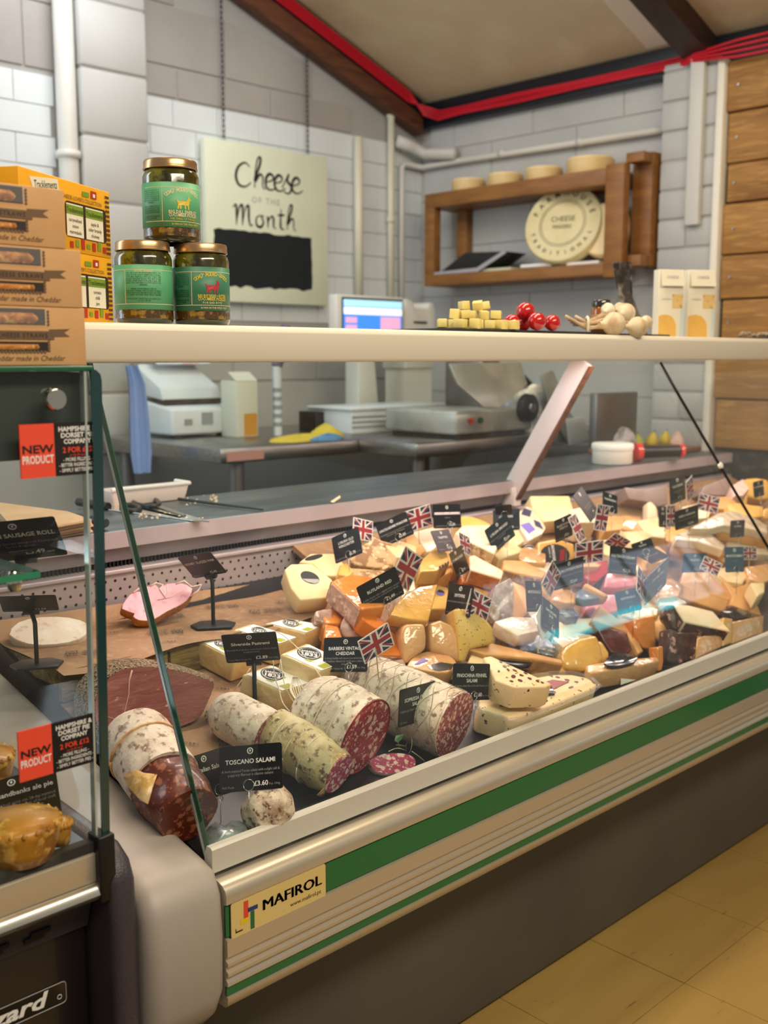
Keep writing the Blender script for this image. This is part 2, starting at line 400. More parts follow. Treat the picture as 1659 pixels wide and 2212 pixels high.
# ================================================================== THE DELI COUNTER (long refrigerated display case)
XL, XR = 0.775, 3.45
DECK0, DSL = (0, 1.14, 0.575), 0.30
DN = V((0, -DSL, 1)).normalized()
def deck_z(y): return 0.575 + DSL * (y - 1.14)
BSL = 0.45
BOARD0 = (0, 1.15, 0.55); BN = V((0, -BSL, 1)).normalized()
def board_z(y): return 0.55 + BSL * (y - 1.15)
case = thing('deli_display_case', 'long refrigerated deli counter with sloping glass, green stripes and white shelf top', 'display case', (2.0, 1.6, 0))
def run(profile, x0, x1): return prism([(x0, a, b) for a, b in profile], (x1 - x0, 0, 0))
mk('base_skirt', run([(1.215, 0.012), (1.215, .40), (2.05, .40), (2.05, 0.012)], XL - .05, XR), 'skirt_grey', case, bevel=.003)
mk('front_bumper', run([(1.20, .392), (1.085, .390), (1.080, .394), (1.078, .4065), (1.084, .4075), (1.084, .4215), (1.078, .4225),
    (1.078, .428), (1.0815, .431), (1.0815, .4345), (1.0765, .4375), (1.0765, .442), (1.0815, .445), (1.0815, .4485), (1.0765, .4515), (1.0765, .456), (1.0815, .459), (1.0815, .4615),
    (1.077, .465), (1.077, .4885), (1.083, .4905), (1.083, .5365), (1.077, .5385), (1.077, .550), (1.080, .558), (1.087, .5635), (1.097, .566), (1.118, .566), (1.14, .56), (1.20, .52)], XL - .011, XR), 'alu_champagne', case, smooth='auto')
mk('green_stripe', run([(1.0838, .4905), (1.0795, .4925), (1.0795, .5345), (1.0838, .5365)], XL - .011, XR), 'green_stripe', case)
mk('thin_green_stripe', run([(1.0848, .4075), (1.0808, .4085), (1.0808, .4205), (1.0848, .4215)], XL - .011, XR), 'green_stripe', case)
mk('rubber_seal', run([(1.1185, .5655), (1.109, .567), (1.109, .5745), (1.1185, .575)], XL - .011, XR), 'rubber', case)
mk('glass_rail', run([(1.107, .572), (1.107, .604), (1.110, .607), (1.119, .607), (1.124, .596), (1.126, .572)], XL - .011, XR), 'rail_white', case)
# sloping front glass with a green polished edge and pale chamfers
GA, GB = V((0, 1.122, .598)), V((0, 1.384, 1.243)); gd = (GB - GA).normalized(); gn = V((0, -gd.z, gd.y))
gx0, gxm, gx1 = XL - .008, 2.62, XR
def gpt(x, t, o=0): return V((x, 0, 0)) + GA + (GB - GA) * t + gn * o
for a, b in ((gx0, XR),):
    g = mk('front_glass', comb(flat([gpt(a, 0, .004), gpt(b, 0, .004), gpt(b, 1, .004), gpt(a, 1, .004)]), flat([gpt(a, 1, -.004), gpt(b, 1, -.004), gpt(b, 0, -.004), gpt(a, 0, -.004)])), 'pane_glass', case)
mk('green_glass_edge', prism([gpt(gx0, -.01, .0062), gpt(gx0, -.01, -.0052), gpt(gx0, 1, -.0052), gpt(gx0, 1, .0062)], (.0012, 0, 0)), 'glass_edge', g)
mk('pale_chamfer', prism([gpt(gx0 - .0012, -.01, -.0052), gpt(gx0 - .0012, -.01, -.0092), gpt(gx0 - .0012, 1, -.0092), gpt(gx0 - .0012, 1, -.0052)], (.0022, 0, 0)), 'glass_chamfer', g)
sp = [gpt(x, t, .007) for x, t in ((2.262, .985), (2.30, .86), (2.345, .72), (2.40, .55), (2.47, .34), (2.56, .06))]
mk('loose_seal_strip', tube(sp, .0035, 6), 'black_plastic', case, smooth=True, label='thin black seal strip running down across the glass')
mk('glass_stop', lathe([(.008, 0), (.008, .006), (.005, .008)], gpt(2.385, .60, .005), gn, 12), 'white', case, smooth='auto')
# shelf on top and its under-shelf lamp
mk('shelf_top', run([(1.334, 1.241), (1.330, 1.247), (1.330, 1.288), (1.336, 1.2955), (1.348, 1.297), (1.70, 1.297), (1.70, 1.241), (1.688, 1.241), (1.688, 1.284), (1.396, 1.284), (1.390, 1.241)], XL - .125, XR), 'shelf_white', case, bevel=.002)
lamp = mk('lamp_housing', run([(1.43, 1.2838), (1.43, 1.272), (1.50, 1.268), (1.50, 1.2838)], XL + .05, XR - .05), 'case_white', case)
mk('lamp_tube', tube([(XL + .08, 1.47, 1.258), (XR - .08, 1.47, 1.258)], .008, 10), 'lamp_pink', lamp, smooth=True)
for k, xc in enumerate((1.3, 2.1, 2.95)):
    a_ = area('case_lamp', (xc, 1.50, 1.2445), (xc, 1.50, 0), 0.75, 0.05, 4.0, (1.0, 0.77, 0.70))
# shelf supports rising from the rear worktop
def strut(X):
    a, b = V((X, 1.81, .885)), V((X, 1.585, 1.241)); d = (b - a).normalized(); w = V((0, d.z, -d.y))
    s = mk('shelf_support', obox((a + b) / 2, V((.006, 0, 0)), d * (b - a).length / 2, w * .029), 'case_white', case, bevel=.001)
    mk('support_edge', obox((a + b) / 2 - w * .030, V((.009, 0, 0)), d * (b - a).length / 2, w * .003), 'rake_wood', s)
    mk('foot_bracket', box(X - .014, X + .014, 1.786, 1.83, .85, .90), 'case_white', s, bevel=.002)
strut(2.25)
# rear: worktop, apron, grille, perforated back panel
mk('rear_worktop', run([(1.800, .886), (1.800, .915), (1.804, .919), (2.13, .919), (2.13, .886)], XL - .03, XR), 'worktop_steel', case, bevel=.002)
mk('worktop_lip', run([(1.7965, .886), (1.7965, .918), (1.7998, .918), (1.7998, .886)], XL - .03, XR), 'case_pink_steel', case)
mk('rear_apron', run([(1.826, .855), (1.815, .886), (1.86, .886), (1.86, .855)], XL - .03, XR), 'steel_dull', case)
gr = mk('air_grille', run([(1.835, .838), (1.835, .856), (1.85, .856), (1.85, .838)], XL, XR), 'grille_dark', case)
mk('grille_fins', comb(*[box(XL + .01 + i*.0085, XL + .0125 + i*.0085, 1.829, 1.835, .839, .855) for i in range(300)]), 'black_plastic', gr, kind='stuff')
bp = mk('back_panel', run([(1.803, .60), (1.803, .832), (1.797, .836), (1.797, .843), (1.835, .843), (1.835, .60)], XL, XR), 'case_pink_steel', case, bevel=.001)
holes = []
for r in range(4):
    for i in range(75):
        c = V((XL + .03 + i*.021 + (0.0105 if r % 2 else 0), 1.8025, .822 - r*.017))
        holes.append(flat(disc(c, (1, 0, 0), (0, 0, 1), .0030, n=8)))
mk('perforations', comb(*holes), 'black_matte', bp, kind='stuff')
mat('case_pink_steel', '#c9bcc0', 0.38, 0.35, noise=(8, '#b9abb0', .4, .7))
mk('case_tub', run([(1.13, .40), (1.13, .56), (1.135, .5735), (1.803, .772), (1.803, .60), (1.9, .60), (1.9, .40)], XL, XR), 'tray_black', case)
mk('rear_body', run([(1.84, .40), (1.84, .886), (2.06, .886), (2.06, .40)], XL - .03, XR), 'steel_dull', case)
# moulded end panel
ep = [(1.090, .385), (1.075, .42), (1.072, .50), (1.076, .556), (1.092, .588), (1.12, .597), (1.375, .648), (1.82, .748), (1.82, .90), (2.10, .90), (2.10, .362), (1.16, .358), (1.11, .364)]
mk('end_panel', prism([(.646, a, b) for a, b in ep], (.118, 0, 0)), 'end_grey', case, bevel=.022, seg=5, ang=55)
# maker's badge on the green stripe
def badge():
    a, b = onY((499, 1995), 1.078), onY((703, 1900), 1.078)
    zc = .5125; h = .050; c = V(((a.x + b.x)/2, 1.0775, zc)); w = b.x - a.x
    bd = mk('maker_badge', prism(rrect(c, (1,0,0), (0,0,1), w, h, .004), (0, .003, 0)), 'badge_gold', case)
    mk('badge_border', comb(*[prism(rrect(c + V((0, .0012, 0)), (1,0,0), (0,0,1), w + .003, h + .003, .005), (0, .001, 0))]), 'black_matte', bd)
    u, v = V((1,0,0)), V((0,0,1)); o = c + V((0, -.0004, 0))
    g = comb(*[text_geo('MAFIROL', o - u*(w*.19 - dx) - v*.0035, u, v, .0215, 'LEFT', width=w*.63) for dx in (-.0009, -.0003, .0003, .0009)],
             text_geo('www.mafirol.pt', o + u*w*.105 - v*.0165, u, v, .0085, 'LEFT', width=w*.34))
    mk('lettering', g, 'ink_brown', bd)
    def rc(x0, x1, z0, z1): return flat([o + u*x0*w + v*z0, o + u*x1*w + v*z0, o + u*x1*w + v*z1, o + u*x0*w + v*z1])
    mk('red_bar', rc(-.375, -.330, -.003, .021), 'print_red', bd)
    mk('yellow_bar', rc(-.41, -.335, -.010, -.003), 'badge_yellow', bd)
    mk('blue_bar', comb(rc(-.335, -.235, .0035, .0095)), 'badge_blue', bd)
    mk('green_bar', rc(-.310, -.270, -.0225, .0030), 'green_stripe', bd)
    mk('brown_corner', comb(rc(-.46, -.39, -.0185, -.0165), rc(-.46, -.452, -.0185, -.0125)), 'ink_brown', bd)
mat('badge_gold', '#e2cb86', 0.3, metal=.15, coat=.5); mat('ink_brown', '#2b2113', .5); mat('badge_yellow', '#e6c800', .5); mat('badge_blue', '#1f3a7a', .5)
badge()
# display board under the cheeses and crate step at the rear left
tag(mk('display_board', prism([(1.47, 1.30, board_z(1.30)), (XR - .02, 1.30, board_z(1.30)), (XR - .02, 1.79, board_z(1.79)), (1.47, 1.79, board_z(1.79))], BN * -.012), 'kraft'), 'sloping brown board under the cheese pile', 'board')
crate = thing('wooden_crate', 'flat wooden crate under the brown paper at the back of the counter', 'crate', (1.2, 1.67, deck_z(1.55)))
STEPZ = .752
mat('crate_wood', '#8a7236', 0.65, noise=[(7, '#5b451a', .42, .62), (22, '#a98f4b', .5, .75)], stretch=(1.2, 6, 9), bump=(30, .4))
for k in range(3):
    x0_, x1_ = XL + .01 + k*.205, XL + .21 + k*.205
    mk('side_slat', prism([(x0_, 1.545, deck_z(1.545)+.001), (x1_, 1.545, deck_z(1.545)+.001), (x1_, 1.545, STEPZ-.004), (x0_, 1.545, STEPZ-.004)], (0, .012, 0)), 'crate_wood', crate, bevel=.0015)
mk('side_slat', box(XL + .008, XL + .016, 1.557, 1.795, deck_z(1.56) + .02, STEPZ - .008), 'crate_wood', crate, bevel=.0015)
mk('crate_top', box(XL + .008, 1.40, 1.543, 1.795, STEPZ - .008, STEPZ - .002), 'crate_wood', crate)
# printed brown paper
mat('kraft', '#a07d5c', 0.7, noise=[(9, '#866446', .42, .66), (60, '#b0906c', .5, .8)], bump=(18, .45))
def wave_sheet(c00, c10, c11, c01, n, m, amp, seed, edge=None):
    r = random.Random(seed); c00, c10, c11, c01 = map(V, (c00, c10, c11, c01)); vs, fs = [], []
    ph = [r.uniform(0, 6) for _ in range(4)]
    for j in range(m+1):
        for i in range(n+1):
            a, b = i/n, j/m; p = c00.lerp(c10, a).lerp(c01.lerp(c11, a), b)
            p = p + V((0, 0, amp * (math.sin(a*9 + ph[0] + b*3) * math.sin(b*7 + ph[1]) + .5*math.sin(a*17 + ph[2]))))
            if edge: p = p + edge(a, b)
            vs.append(p)
    for j in range(m):
        for i in range(n):
            k = j*(n+1)+i; fs.append((k, k+1, k+n+2, k+n+1))
    return vs, fs
def paper_print(par, spots, nrm, base, size, ang):
    n_ = V(nrm).normalized(); u = V((1, 0, 0)); u = (u - n_*u.dot(n_)).normalized(); v = n_.cross(u); out = []
    for x, y, kind in spots:
        a = math.radians(ang + (180 if kind == 2 else 0)); uu = u*math.cos(a) + v*math.sin(a); vv = n_.cross(uu)
        P = V((x, y, base(x, y) + .0036))
        if kind == 1: g = text_geo('COBBS', P, uu, vv, size*.72, bold=.01, space=1.25, res=1)
        else: g = comb(*[text_geo(t, P - vv*size*.95*k, uu, vv, size, bold=.008, res=1) for k, t in enumerate(('EAT GOOD.', 'FEEL GOOD.', 'DO GOOD.'))])
        mk('lettering', g, 'ink', par)
pp = tag(mk('brown_paper', wave_sheet((XL+.004, 1.525, STEPZ+.002), (1.40, 1.535, STEPZ+.002), (1.40, 1.792, STEPZ+.003), (XL+.004, 1.792, STEPZ+.003), 30, 14, .0012, 3,
    edge=lambda a, b: V((0, 0, -.006*max(0, 1-b*9)*(1+math.sin(a*12)) + .032*(1 - .6*a)*(max(0, b-.80)/.20)**2))), 'kraft', smooth=True), 'printed brown kraft paper sheet spread over the crate step', 'paper')
spots = [(x, y, k) for x, y, k in [(.86,1.60,0),(.95,1.68,1),(1.02,1.61,2),(1.10,1.72,0),(1.13,1.63,1),(1.21,1.70,2),(1.26,1.62,0),(1.33,1.73,1),(1.34,1.64,2),(1.37,1.595,1),(.87,1.72,0),(.99,1.555,1)]]
paper_print(pp, spots, (0, 0, 1), lambda x, y: STEPZ + .002, .0125, -28)
p2 = tag(mk('brown_paper', wave_sheet((XL+.004, 1.29, deck_z(1.29)+.003), (1.35, 1.31, deck_z(1.31)+.003), (1.35, 1.54, deck_z(1.54)+.003), (XL+.004, 1.54, deck_z(1.54)+.003), 24, 12, .0008, 5), 'kraft', smooth=True), 'printed brown kraft paper under the pastrami and cheddar blocks', 'paper')
paper_print(p2, [(.94,1.46,0),(1.0,1.40,0),(1.04,1.47,1),(1.08,1.385,0),(1.12,1.46,0),(.90,1.36,1),(.98,1.335,0),(1.06,1.33,1)], DN, lambda x, y: deck_z(y) + .003, .0125, -38)

# ================================================================== THE DARK PIE CABINET AT THE LEFT
cab = thing('pie_display_cabinet', 'dark glass fronted pie cabinet at the left edge', 'display case', (0.0, 1.5, 0))
mk('lower_body', box(-.7, .602, 1.150, 1.95, .012, .575), 'blizzard_black', cab, bevel=.004)
v_ = mk('vent_strip', run([(1.146, .548), (1.132, .590), (1.16, .596), (1.16, .548)], -.7, .602), 'grey_moulding', cab)
nrm_v = V((0, -.042, -.014)).normalized()
mk('vent_slots', comb(*[prism([(x, 1.1405, .560), (x+.026, 1.1405, .560), (x+.026, 1.1385, .566), (x+.033, 1.1385, .566), (x+.033, 1.1365, .572), (x+.008, 1.1365, .572), (x+.008, 1.1385, .566), (x, 1.1385, .566)], (0, -.0015, -.0005)) for x in [.10 + .052*i for i in range(9)]]), 'black_matte', v_)
mk('rail_band', run([(1.108, .622), (1.108, .657), (1.114, .660), (1.13, .660), (1.13, .622)], -.7, .598), 'alu_champagne', cab, bevel=.001)
mk('rail_roll', run([(1.13, .596), (1.112, .597), (1.103, .601), (1.099, .608), (1.102, .616), (1.108, .621), (1.13, .621)], -.7, .600), 'alu_bright', cab, smooth='auto')
mk('glass_seal', run([(1.110, .660), (1.110, .672), (1.124, .672), (1.124, .660)], -.7, .600), 'rubber', cab)
fg = mk('front_glass', flat([(-.7, 1.112, .672), (.604, 1.112, .672), (.612, 1.112, 1.233), (-.7, 1.112, 1.233)]), 'pane_glass', cab)
mk('glass_edge_strip', prism([(.598, 1.108, .672), (.6005, 1.108, .672), (.6095, 1.108, 1.233), (.607, 1.108, 1.233)], (0, .010, 0)), 'glass_chamfer', fg)
eg = mk('end_glass', flat([(.610, 1.108, .665), (.610, 1.9, .70), (.622, 1.9, 1.233), (.622, 1.108, 1.233)]), 'pane_glass', cab)
mk('end_glass_edge', prism([(.6045, 1.105, .60), (.6135, 1.105, .60), (.6275, 1.105, 1.222), (.6260, 1.105, 1.230), (.6205, 1.105, 1.235), (.6145, 1.105, 1.235)], (0, .004, 0)), 'dark_glass_edge', eg)
mk('top_plate', run([(1.108, 1.233), (1.108, 1.2395), (1.75, 1.2395), (1.75, 1.233)], -.7, .620), 'glass_edge', cab, bevel=.002)
mk('fascia', run([(1.135, 1.135), (1.128, 1.232), (1.18, 1.232), (1.18, 1.135)], -.7, .616), 'fascia_green_grey', cab)
kc = onY((112, 862), 1.112)
kb = mk('glass_knob', lathe([(.010, 0), (.0125, .003), (.0125, .011), (.011, .013)], kc, (0, -1, 0), 24), 'chrome', cab, smooth='auto')
mk('inner_floor', run([(1.125, .64), (1.125, .662), (1.7, .69), (1.7, .64)], -.7, .60), 'black_gloss', cab)
mk('end_moulding', prism([(.6075, a, b) for a, b in [(1.092, .02), (1.090, .55), (1.092, .615), (1.104, .640), (1.13, .655), (1.9, .70), (1.9, .02)]], (.036, 0, 0)), 'grey_moulding', cab, bevel=.012, seg=4, ang=50)
mk('corner_cap', box(.596, .618, 1.098, 1.125, .596, .680), 'black_plastic', cab, bevel=.002)
bz = onY((78, 2168), 1.1495)
bb = mk('maker_badge', prism(rrect(bz - V((.045, .0, .0)), (1,0,0), (0,0,1), .17, .030, .005), (0, .002, 0)), 'black_gloss', cab)
mk('badge_outline', tube(rrect(bz - V((.045, .001, 0)), (1,0,0), (0,0,1), .168, .028, .005) + [rrect(bz - V((.045, .001, 0)), (1,0,0), (0,0,1), .168, .028, .005)[0]], .0006, 4), 'print_grey', bb)
mk('lettering', comb(text_geo('Blizzard', bz - V((.045 + .005, .0012, .0078)), (1,0,0), (0,0,1), .027, bold=.03, shear=.25, width=.125), ring(bz + V((.030, -.0012, -.004)), (1,0,0), (0,0,1), .0028, .0004, 12, 4)), 'print_white', bb)
mk('top_riser', box(-.7, .622, 1.242, 1.60, 1.2398, 1.2965), 'shelf_white', cab, bevel=.002)
# glass shelf inside
gs = mk('glass_shelf', box(-.7, .570, 1.165, 1.36, .992, 1.000), 'pane_glass', cab)
mk('shelf_edge', comb(box(-.7, .570, 1.1635, 1.1645, .992, 1.000), box(.5702, .5712, 1.165, 1.36, .992, 1.000)), 'shelf_edge_green', gs)
mat('shelf_edge_green', '#2f8a62', 0.15, coat=.5)
mk('shelf_clip', lathe([(.007, -.012), (.009, -.006), (.009, .004), (.005, .012)], (.555, 1.20, .985), (0, 0, 1), 12), 'chrome', gs, smooth='auto')
def sticker(tl, name, lab):
    a = onY(tl, 1.1105); w, h = .0965, .0595; c = a + V((w/2, 0, -h/2))
    s = thing(name, lab, 'sticker', c - V((0, 0, h/2)))
    mk('red_half', box(a.x, a.x + w*.42, 1.1095, 1.1118, a.z - h, a.z), 'sticker_red', s)
    mk('black_half', box(a.x + w*.42, a.x + w, 1.1095, 1.1118, a.z - h, a.z), 'black_matte', s)
    u, v = V((1,0,0)), V((0,0,1)); L_ = a + V((w*.21, -.0013, 0)); R_ = a + V((w*.71, -.0013, 0))
    mk('black_lettering', text_geo('NEW', L_ - v*.032, u, v, .0125, width=.037, bold=.03), 'ink', s)
    mk('white_lettering', comb(text_geo('PRODUCT', L_ - v*.0435, u, v, .0125, width=.037, bold=.02),
        text_geo('HAMPSHIRE &', R_ - v*.0095, u, v, .0075, width=.046, bold=.03), text_geo('DORSET PIE', R_ - v*.0165, u, v, .0075, width=.040, bold=.03), text_geo('COMPANY', R_ - v*.0235, u, v, .0075, width=.034, bold=.03),
        text_geo('- MORE FILLING -', R_ - v*.0435, u, v, .0058, width=.036, bold=.01), text_geo('- BETTER INGREDIENTS -', R_ - v*.0495, u, v, .0058, width=.047, bold=.01), text_geo('- SIMPLY BETTER PIES -', R_ - v*.0555, u, v, .0058, width=.046, bold=.01)), 'print_white', s)
    mk('red_lettering', comb(text_geo('2 FOR £12', R_ - v*.0335, u, v, .0085, width=.037, bold=.03), text_geo('or £6.49 each', R_ - v*.038, u, v, .004, width=.02)), 'print_red', s)
mat('sticker_red', '#ee4f37', 0.45)
sticker((40, 918), 'promo_sticker', 'upper red and black new product sticker on the pie cabinet glass')
sticker((37, 1582), 'promo_sticker', 'lower red and black new product sticker near the pies')

mat('tray_black', '#0e0d14', 0.42)

# ================================================================== BUILDERS FOR THE STOCK
ZA=(580,1060,.1929); ZB=(860,1060,.1929); ZC=(1120,1020,.1929); ZD=(1380,1000,.1682); ZE=(420,1300,.205); ZG=(680,1260,.205)
ZH=(980,1200,.205); ZI=(1280,1160,.2285); ZJ=(560,1440,.229); ZK=(820,1400,.2893); ZN=(220,1160,.2532); ZO=(220,1480,.2773); Z1=(0,0,1.0)
SURF = {'board': (V(BOARD0), BN), 'deck': (V(DECK0), DN), 'step': (V((0, 0, STEPZ + .003)), V((0, 0, 1)))}
def place(px, base, h):
    p0, n = SURF[base]; return onp(px, p0 + n*h, n)
def centroid(ps): return sum((V(p) for p in ps), V((0, 0, 0))) / len(ps)
def mid(pts): return (sum(p[0] for p in pts)/len(pts), sum(p[1] for p in pts)/len(pts))
def cheese(name, label, reg, pts, h, t, m, base='board', n=None, rind=None, rindmat=None, bev=.0035, cat='cheese', group=None, rest=True, rest_h=.0):
    """piece whose upper face is outlined in the photo: the outline lies on a plane h above its support, and is t thick"""
    px = zz(reg, pts); p0, bn = SURF[base]
    if n is None: nn, q = bn, p0 + bn*h
    else: nn = V(n).normalized(); q = onp(mid(px), p0 + bn*h, bn)
    if n is not None and rest:
        for _k in range(40):
            top = [onp(p, q, nn) for p in px]; lowd = min((p - nn*t*s - p0).dot(bn) for p in top for s in (0, 1))
            if abs(lowd - rest_h) < .0008: break
            q = onp(mid(px), q + bn*(rest_h - lowd)*.8, bn)
    top = [onp(p, q, nn) for p in px]
    geo = prism(top, nn * -t)
    lo = min(p.z for p in geo[0]); c = centroid(geo[0])
    root = thing(name, label, cat, (c.x, c.y, lo), group)
    body = mk('body', geo, m, root, bevel=bev, seg=3)
    if rind:
        N = len(top); cen = centroid(top)
        for i in rind:
            a, b = top[i], top[(i+1) % N]; e = (b - a); o = e.cross(nn).normalized()
            if o.dot((a+b)/2 - cen) < 0: o = -o
            i0 = a + e*.04 + o*.0006; i1 = b - e*.04 + o*.0006
            mk('rind', prism([i0 - nn*.003, i1 - nn*.003, i1 - nn*(t-.003), i0 - nn*(t-.003)], o*.0012), rindmat or 'rind_tan', root)
    root['_q'] = list(q); root['_n'] = list(nn); root['_t'] = t
    return root
def on_top(root, reg, pts, lift=.0008):
    q, n = V(root['_q']), V(root['_n']); return [onp(p, q + n*lift, n) for p in zz(reg, pts)]
def decal(root, reg, pts, m, name='sticker', lift=.0008):
    return mk(name, prism(on_top(root, reg, pts, lift), V(root['_n']) * -.0006), m, root)
def ell(cx, cy, rx, ry, a=0, n=18):
    a = math.radians(a); return [(cx + rx*math.cos(2*math.pi*i/n)*math.cos(a) - ry*math.sin(2*math.pi*i/n)*math.sin(a), cy + rx*math.cos(2*math.pi*i/n)*math.sin(a) + ry*math.sin(2*math.pi*i/n)*math.cos(a)) for i in range(n)]

# --- price cards ------------------------------------------------------------
def fit_card(px4, d, asp, prior=.12, yaw0=0):
    c = CAM + ray(*mid(px4)) * (d / FPX); best = None
    back = V((-C_FWD.x, -C_FWD.y, 0)).normalized()
    for yw in range(-65, 66, 5):
        for pt in range(-55, 66, 5):
            n = Matrix.Rotation(math.radians(yw), 3, 'Z') @ back
            n = (n * math.cos(math.radians(pt)) + V((0, 0, 1)) * math.sin(math.radians(pt))).normalized()
            if n.dot(ray(*mid(px4)).normalized()) > -.2: continue
            q = [onp(p, c, n) for p in px4]
            u = (q[1]-q[0]+q[2]-q[3])/2; v = (q[0]-q[3]+q[1]-q[2])/2
            if v.length < 1e-4 or u.length < 1e-4: continue
            e = 2*abs(u.dot(v))/(u.length*v.length) + abs(math.log(u.length/v.length/asp)) + prior*(abs(yw-yaw0)+abs(pt-10))/45
            if best is None or e < best[0]: best = (e, n, q, u, v)
    e, n, q, u, v = best; w, h = u.length, v.length
    u = u.normalized(); v = (v - u*v.dot(u)).normalized(); nn = u.cross(v)
    if nn.dot(n) < 0: nn = -nn
    return centroid(q), u, v, nn, w, h
mat('card_black', '#121114', 0.35, noise=(60, '#1c1b1f', .5, .7)); mat('card_slate', '#232c33', 0.35); mat('card_plum', '#4a4048', 0.4)
def price_card(label, reg, corners, d, title, desc=(), price=None, foot='Cows Milk P British VG', m='card_black', wire=None, L=.06, asp=1.5, group=None, band=None, back=False, yaw0=0, prior=.12):
    c, u, v, n, w, h = fit_card(zz(reg, corners), d, asp, prior, yaw0)
    base = c - v*h*.5
    root = thing('price_card', label, 'sign', base, group)
    card = mk('card', prism(rrect(c, u, v, w, h, .0035), n * -.0012), m, root)
    o = c + n*.0005
    if not back:
        lg = comb(ring(o + v*h*.37, u, v, h*.062, h*.012, 14, 4)); mk('leaf_ring', lg, 'print_white', card)
        mk('leaf_mark', flat([o + v*h*.345 - u*h*.012 + n*.0003, o + v*h*.36 + u*h*.022 + n*.0003, o + v*h*.405 + u*h*.014 + n*.0003, o + v*h*.39 - u*h*.02 + n*.0003]), 'print_white', card)
        g = []; k = len(title); ts = .135*h if k > 1 else .14*h
        for i, t in enumerate(title): g.append(text_geo(t, o + v*(h*(.13 if k > 1 else .10) - i*ts*1.05), u, v, ts, maxw=w*.9, bold=.018))
        if g: mk('lettering', comb(*g), 'print_white', card)
        g = []
        for i, t in enumerate(desc): g.append(text_geo(t, o - v*(h*(.13 if k > 1 else .08) + i*h*.085), u, v, h*.085, maxw=w*.92, res=1))
        if foot: g.append(text_geo(foot, o - v*h*.43 - u*w*.46, u, v, h*.075, 'LEFT', maxw=w*.42, res=1))
        if price: g.append(text_geo('Per 100g', o - v*h*.40 + u*w*.29, u, v, h*.07, 'LEFT', maxw=w*.18, res=1))
        if g: mk('small_print', comb(*g), 'print_grey', card, kind='stuff')
        if price: mk('price', text_geo(price, o - v*h*.40 + u*w*.275, u, v, h*.15, 'RIGHT', bold=.015, maxw=w*.28), 'print_white', card)
        if band: mk('stripe', flat([o + v*h*.17 - u*w*.47 + n*.0002, o + v*h*.17 + u*w*.47 + n*.0002, o + v*h*.07 + u*w*.47 + n*.0002, o + v*h*.07 - u*w*.47 + n*.0002][::-1]), band, card)
    if wire is not None:
        rp = c + u*w*wire - v*h*.38 + n*.004
        mk('wire_pin', comb(ring(rp, u, v, .0078, .0006, 16, 5), ring(rp - V((0, 0, .0125)) + u*.001, u, (v + n*.5).normalized(), .0045, .0006, 12, 5), tube([rp - v*.0078, rp - v*.0085 - V((0, 0, L))], .0006, 5)), 'wire', root, smooth=True)
    return root, c, u, v, n, w, h
# --- union flags on sticks --------------------------------------------------
mat('flag_white', '#efe9e4', .6); mat('flag_blue', '#252b50', .55); mat('flag_red', '#a32a38', .55)
def flag(label, reg, corners, d, L=.05, asp=1.35, group='paper union flags stuck into the cheeses', plain=False, prior=.12):
    c, u, v, n, w, h = fit_card(zz(reg, corners), d, asp, prior)
    root = thing('union_flag', label, 'flag', c - v*h*.5, group)
    f = mk('paper', prism(rrect(c, u, v, w, h, .0008, 1), n * -.0008), 'flag_white', root)
    def P(x, y, k): return c + u*w*x + v*h*y + n*k
    if not plain:
        X, Y = .46, .455; blues, reds = [], []
        for sx in (1, -1):
            for sy in (1, -1):
                def q(pts, k): 
                    pp = [P(sx*a, sy*b, k) for a, b in pts]; return flat(pp if sx*sy > 0 else pp[::-1])
                blues += [q([(.13, Y), (.13, .26), (.36, Y)], .0004), q([(.16, .15), (X, .15), (X, .375)], .0004)]
        for a, b in (((-X, Y), (-.16, .16)), ((X, -Y), (.16, -.16)), ((X, Y), (.16, .14)), ((-X, -Y), (-.16, -.14))):
            dx, dy = b[0]-a[0], b[1]-a[1]; l = math.hypot(dx, dy); ox, oy = -dy/l*.025, dx/l*.035
            reds.append(flat([P(a[0]+ox, a[1]+oy, .0005), P(a[0]-ox, a[1]-oy, .0005), P(b[0]-ox, b[1]-oy, .0005), P(b[0]+ox, b[1]+oy, .0005)]))
        mk('blue_fields', comb(*blues), 'flag_blue', f); mk('red_saltire', comb(*reds), 'flag_red', f)
        mk('red_cross', comb(flat([P(-X, -.09, .0007), P(X, -.09, .0007), P(X, .09, .0007), P(-X, .09, .0007)]), flat([P(-.065, .09, .0007), P(.065, .09, .0007), P(.065, Y, .0007), P(-.065, Y, .0007)]), flat([P(-.065, -Y, .0007), P(.065, -Y, .0007), P(.065, -.09, .0007), P(-.065, -.09, .0007)])), 'flag_red', f)
    mk('stick', tube([P(0, .1, -.002), P(0, -.5, -.002) - V((0, 0, L))], .0011, 6), 'stick_wood', root)
    return root
mat('stick_wood', '#cbb07e', .6)
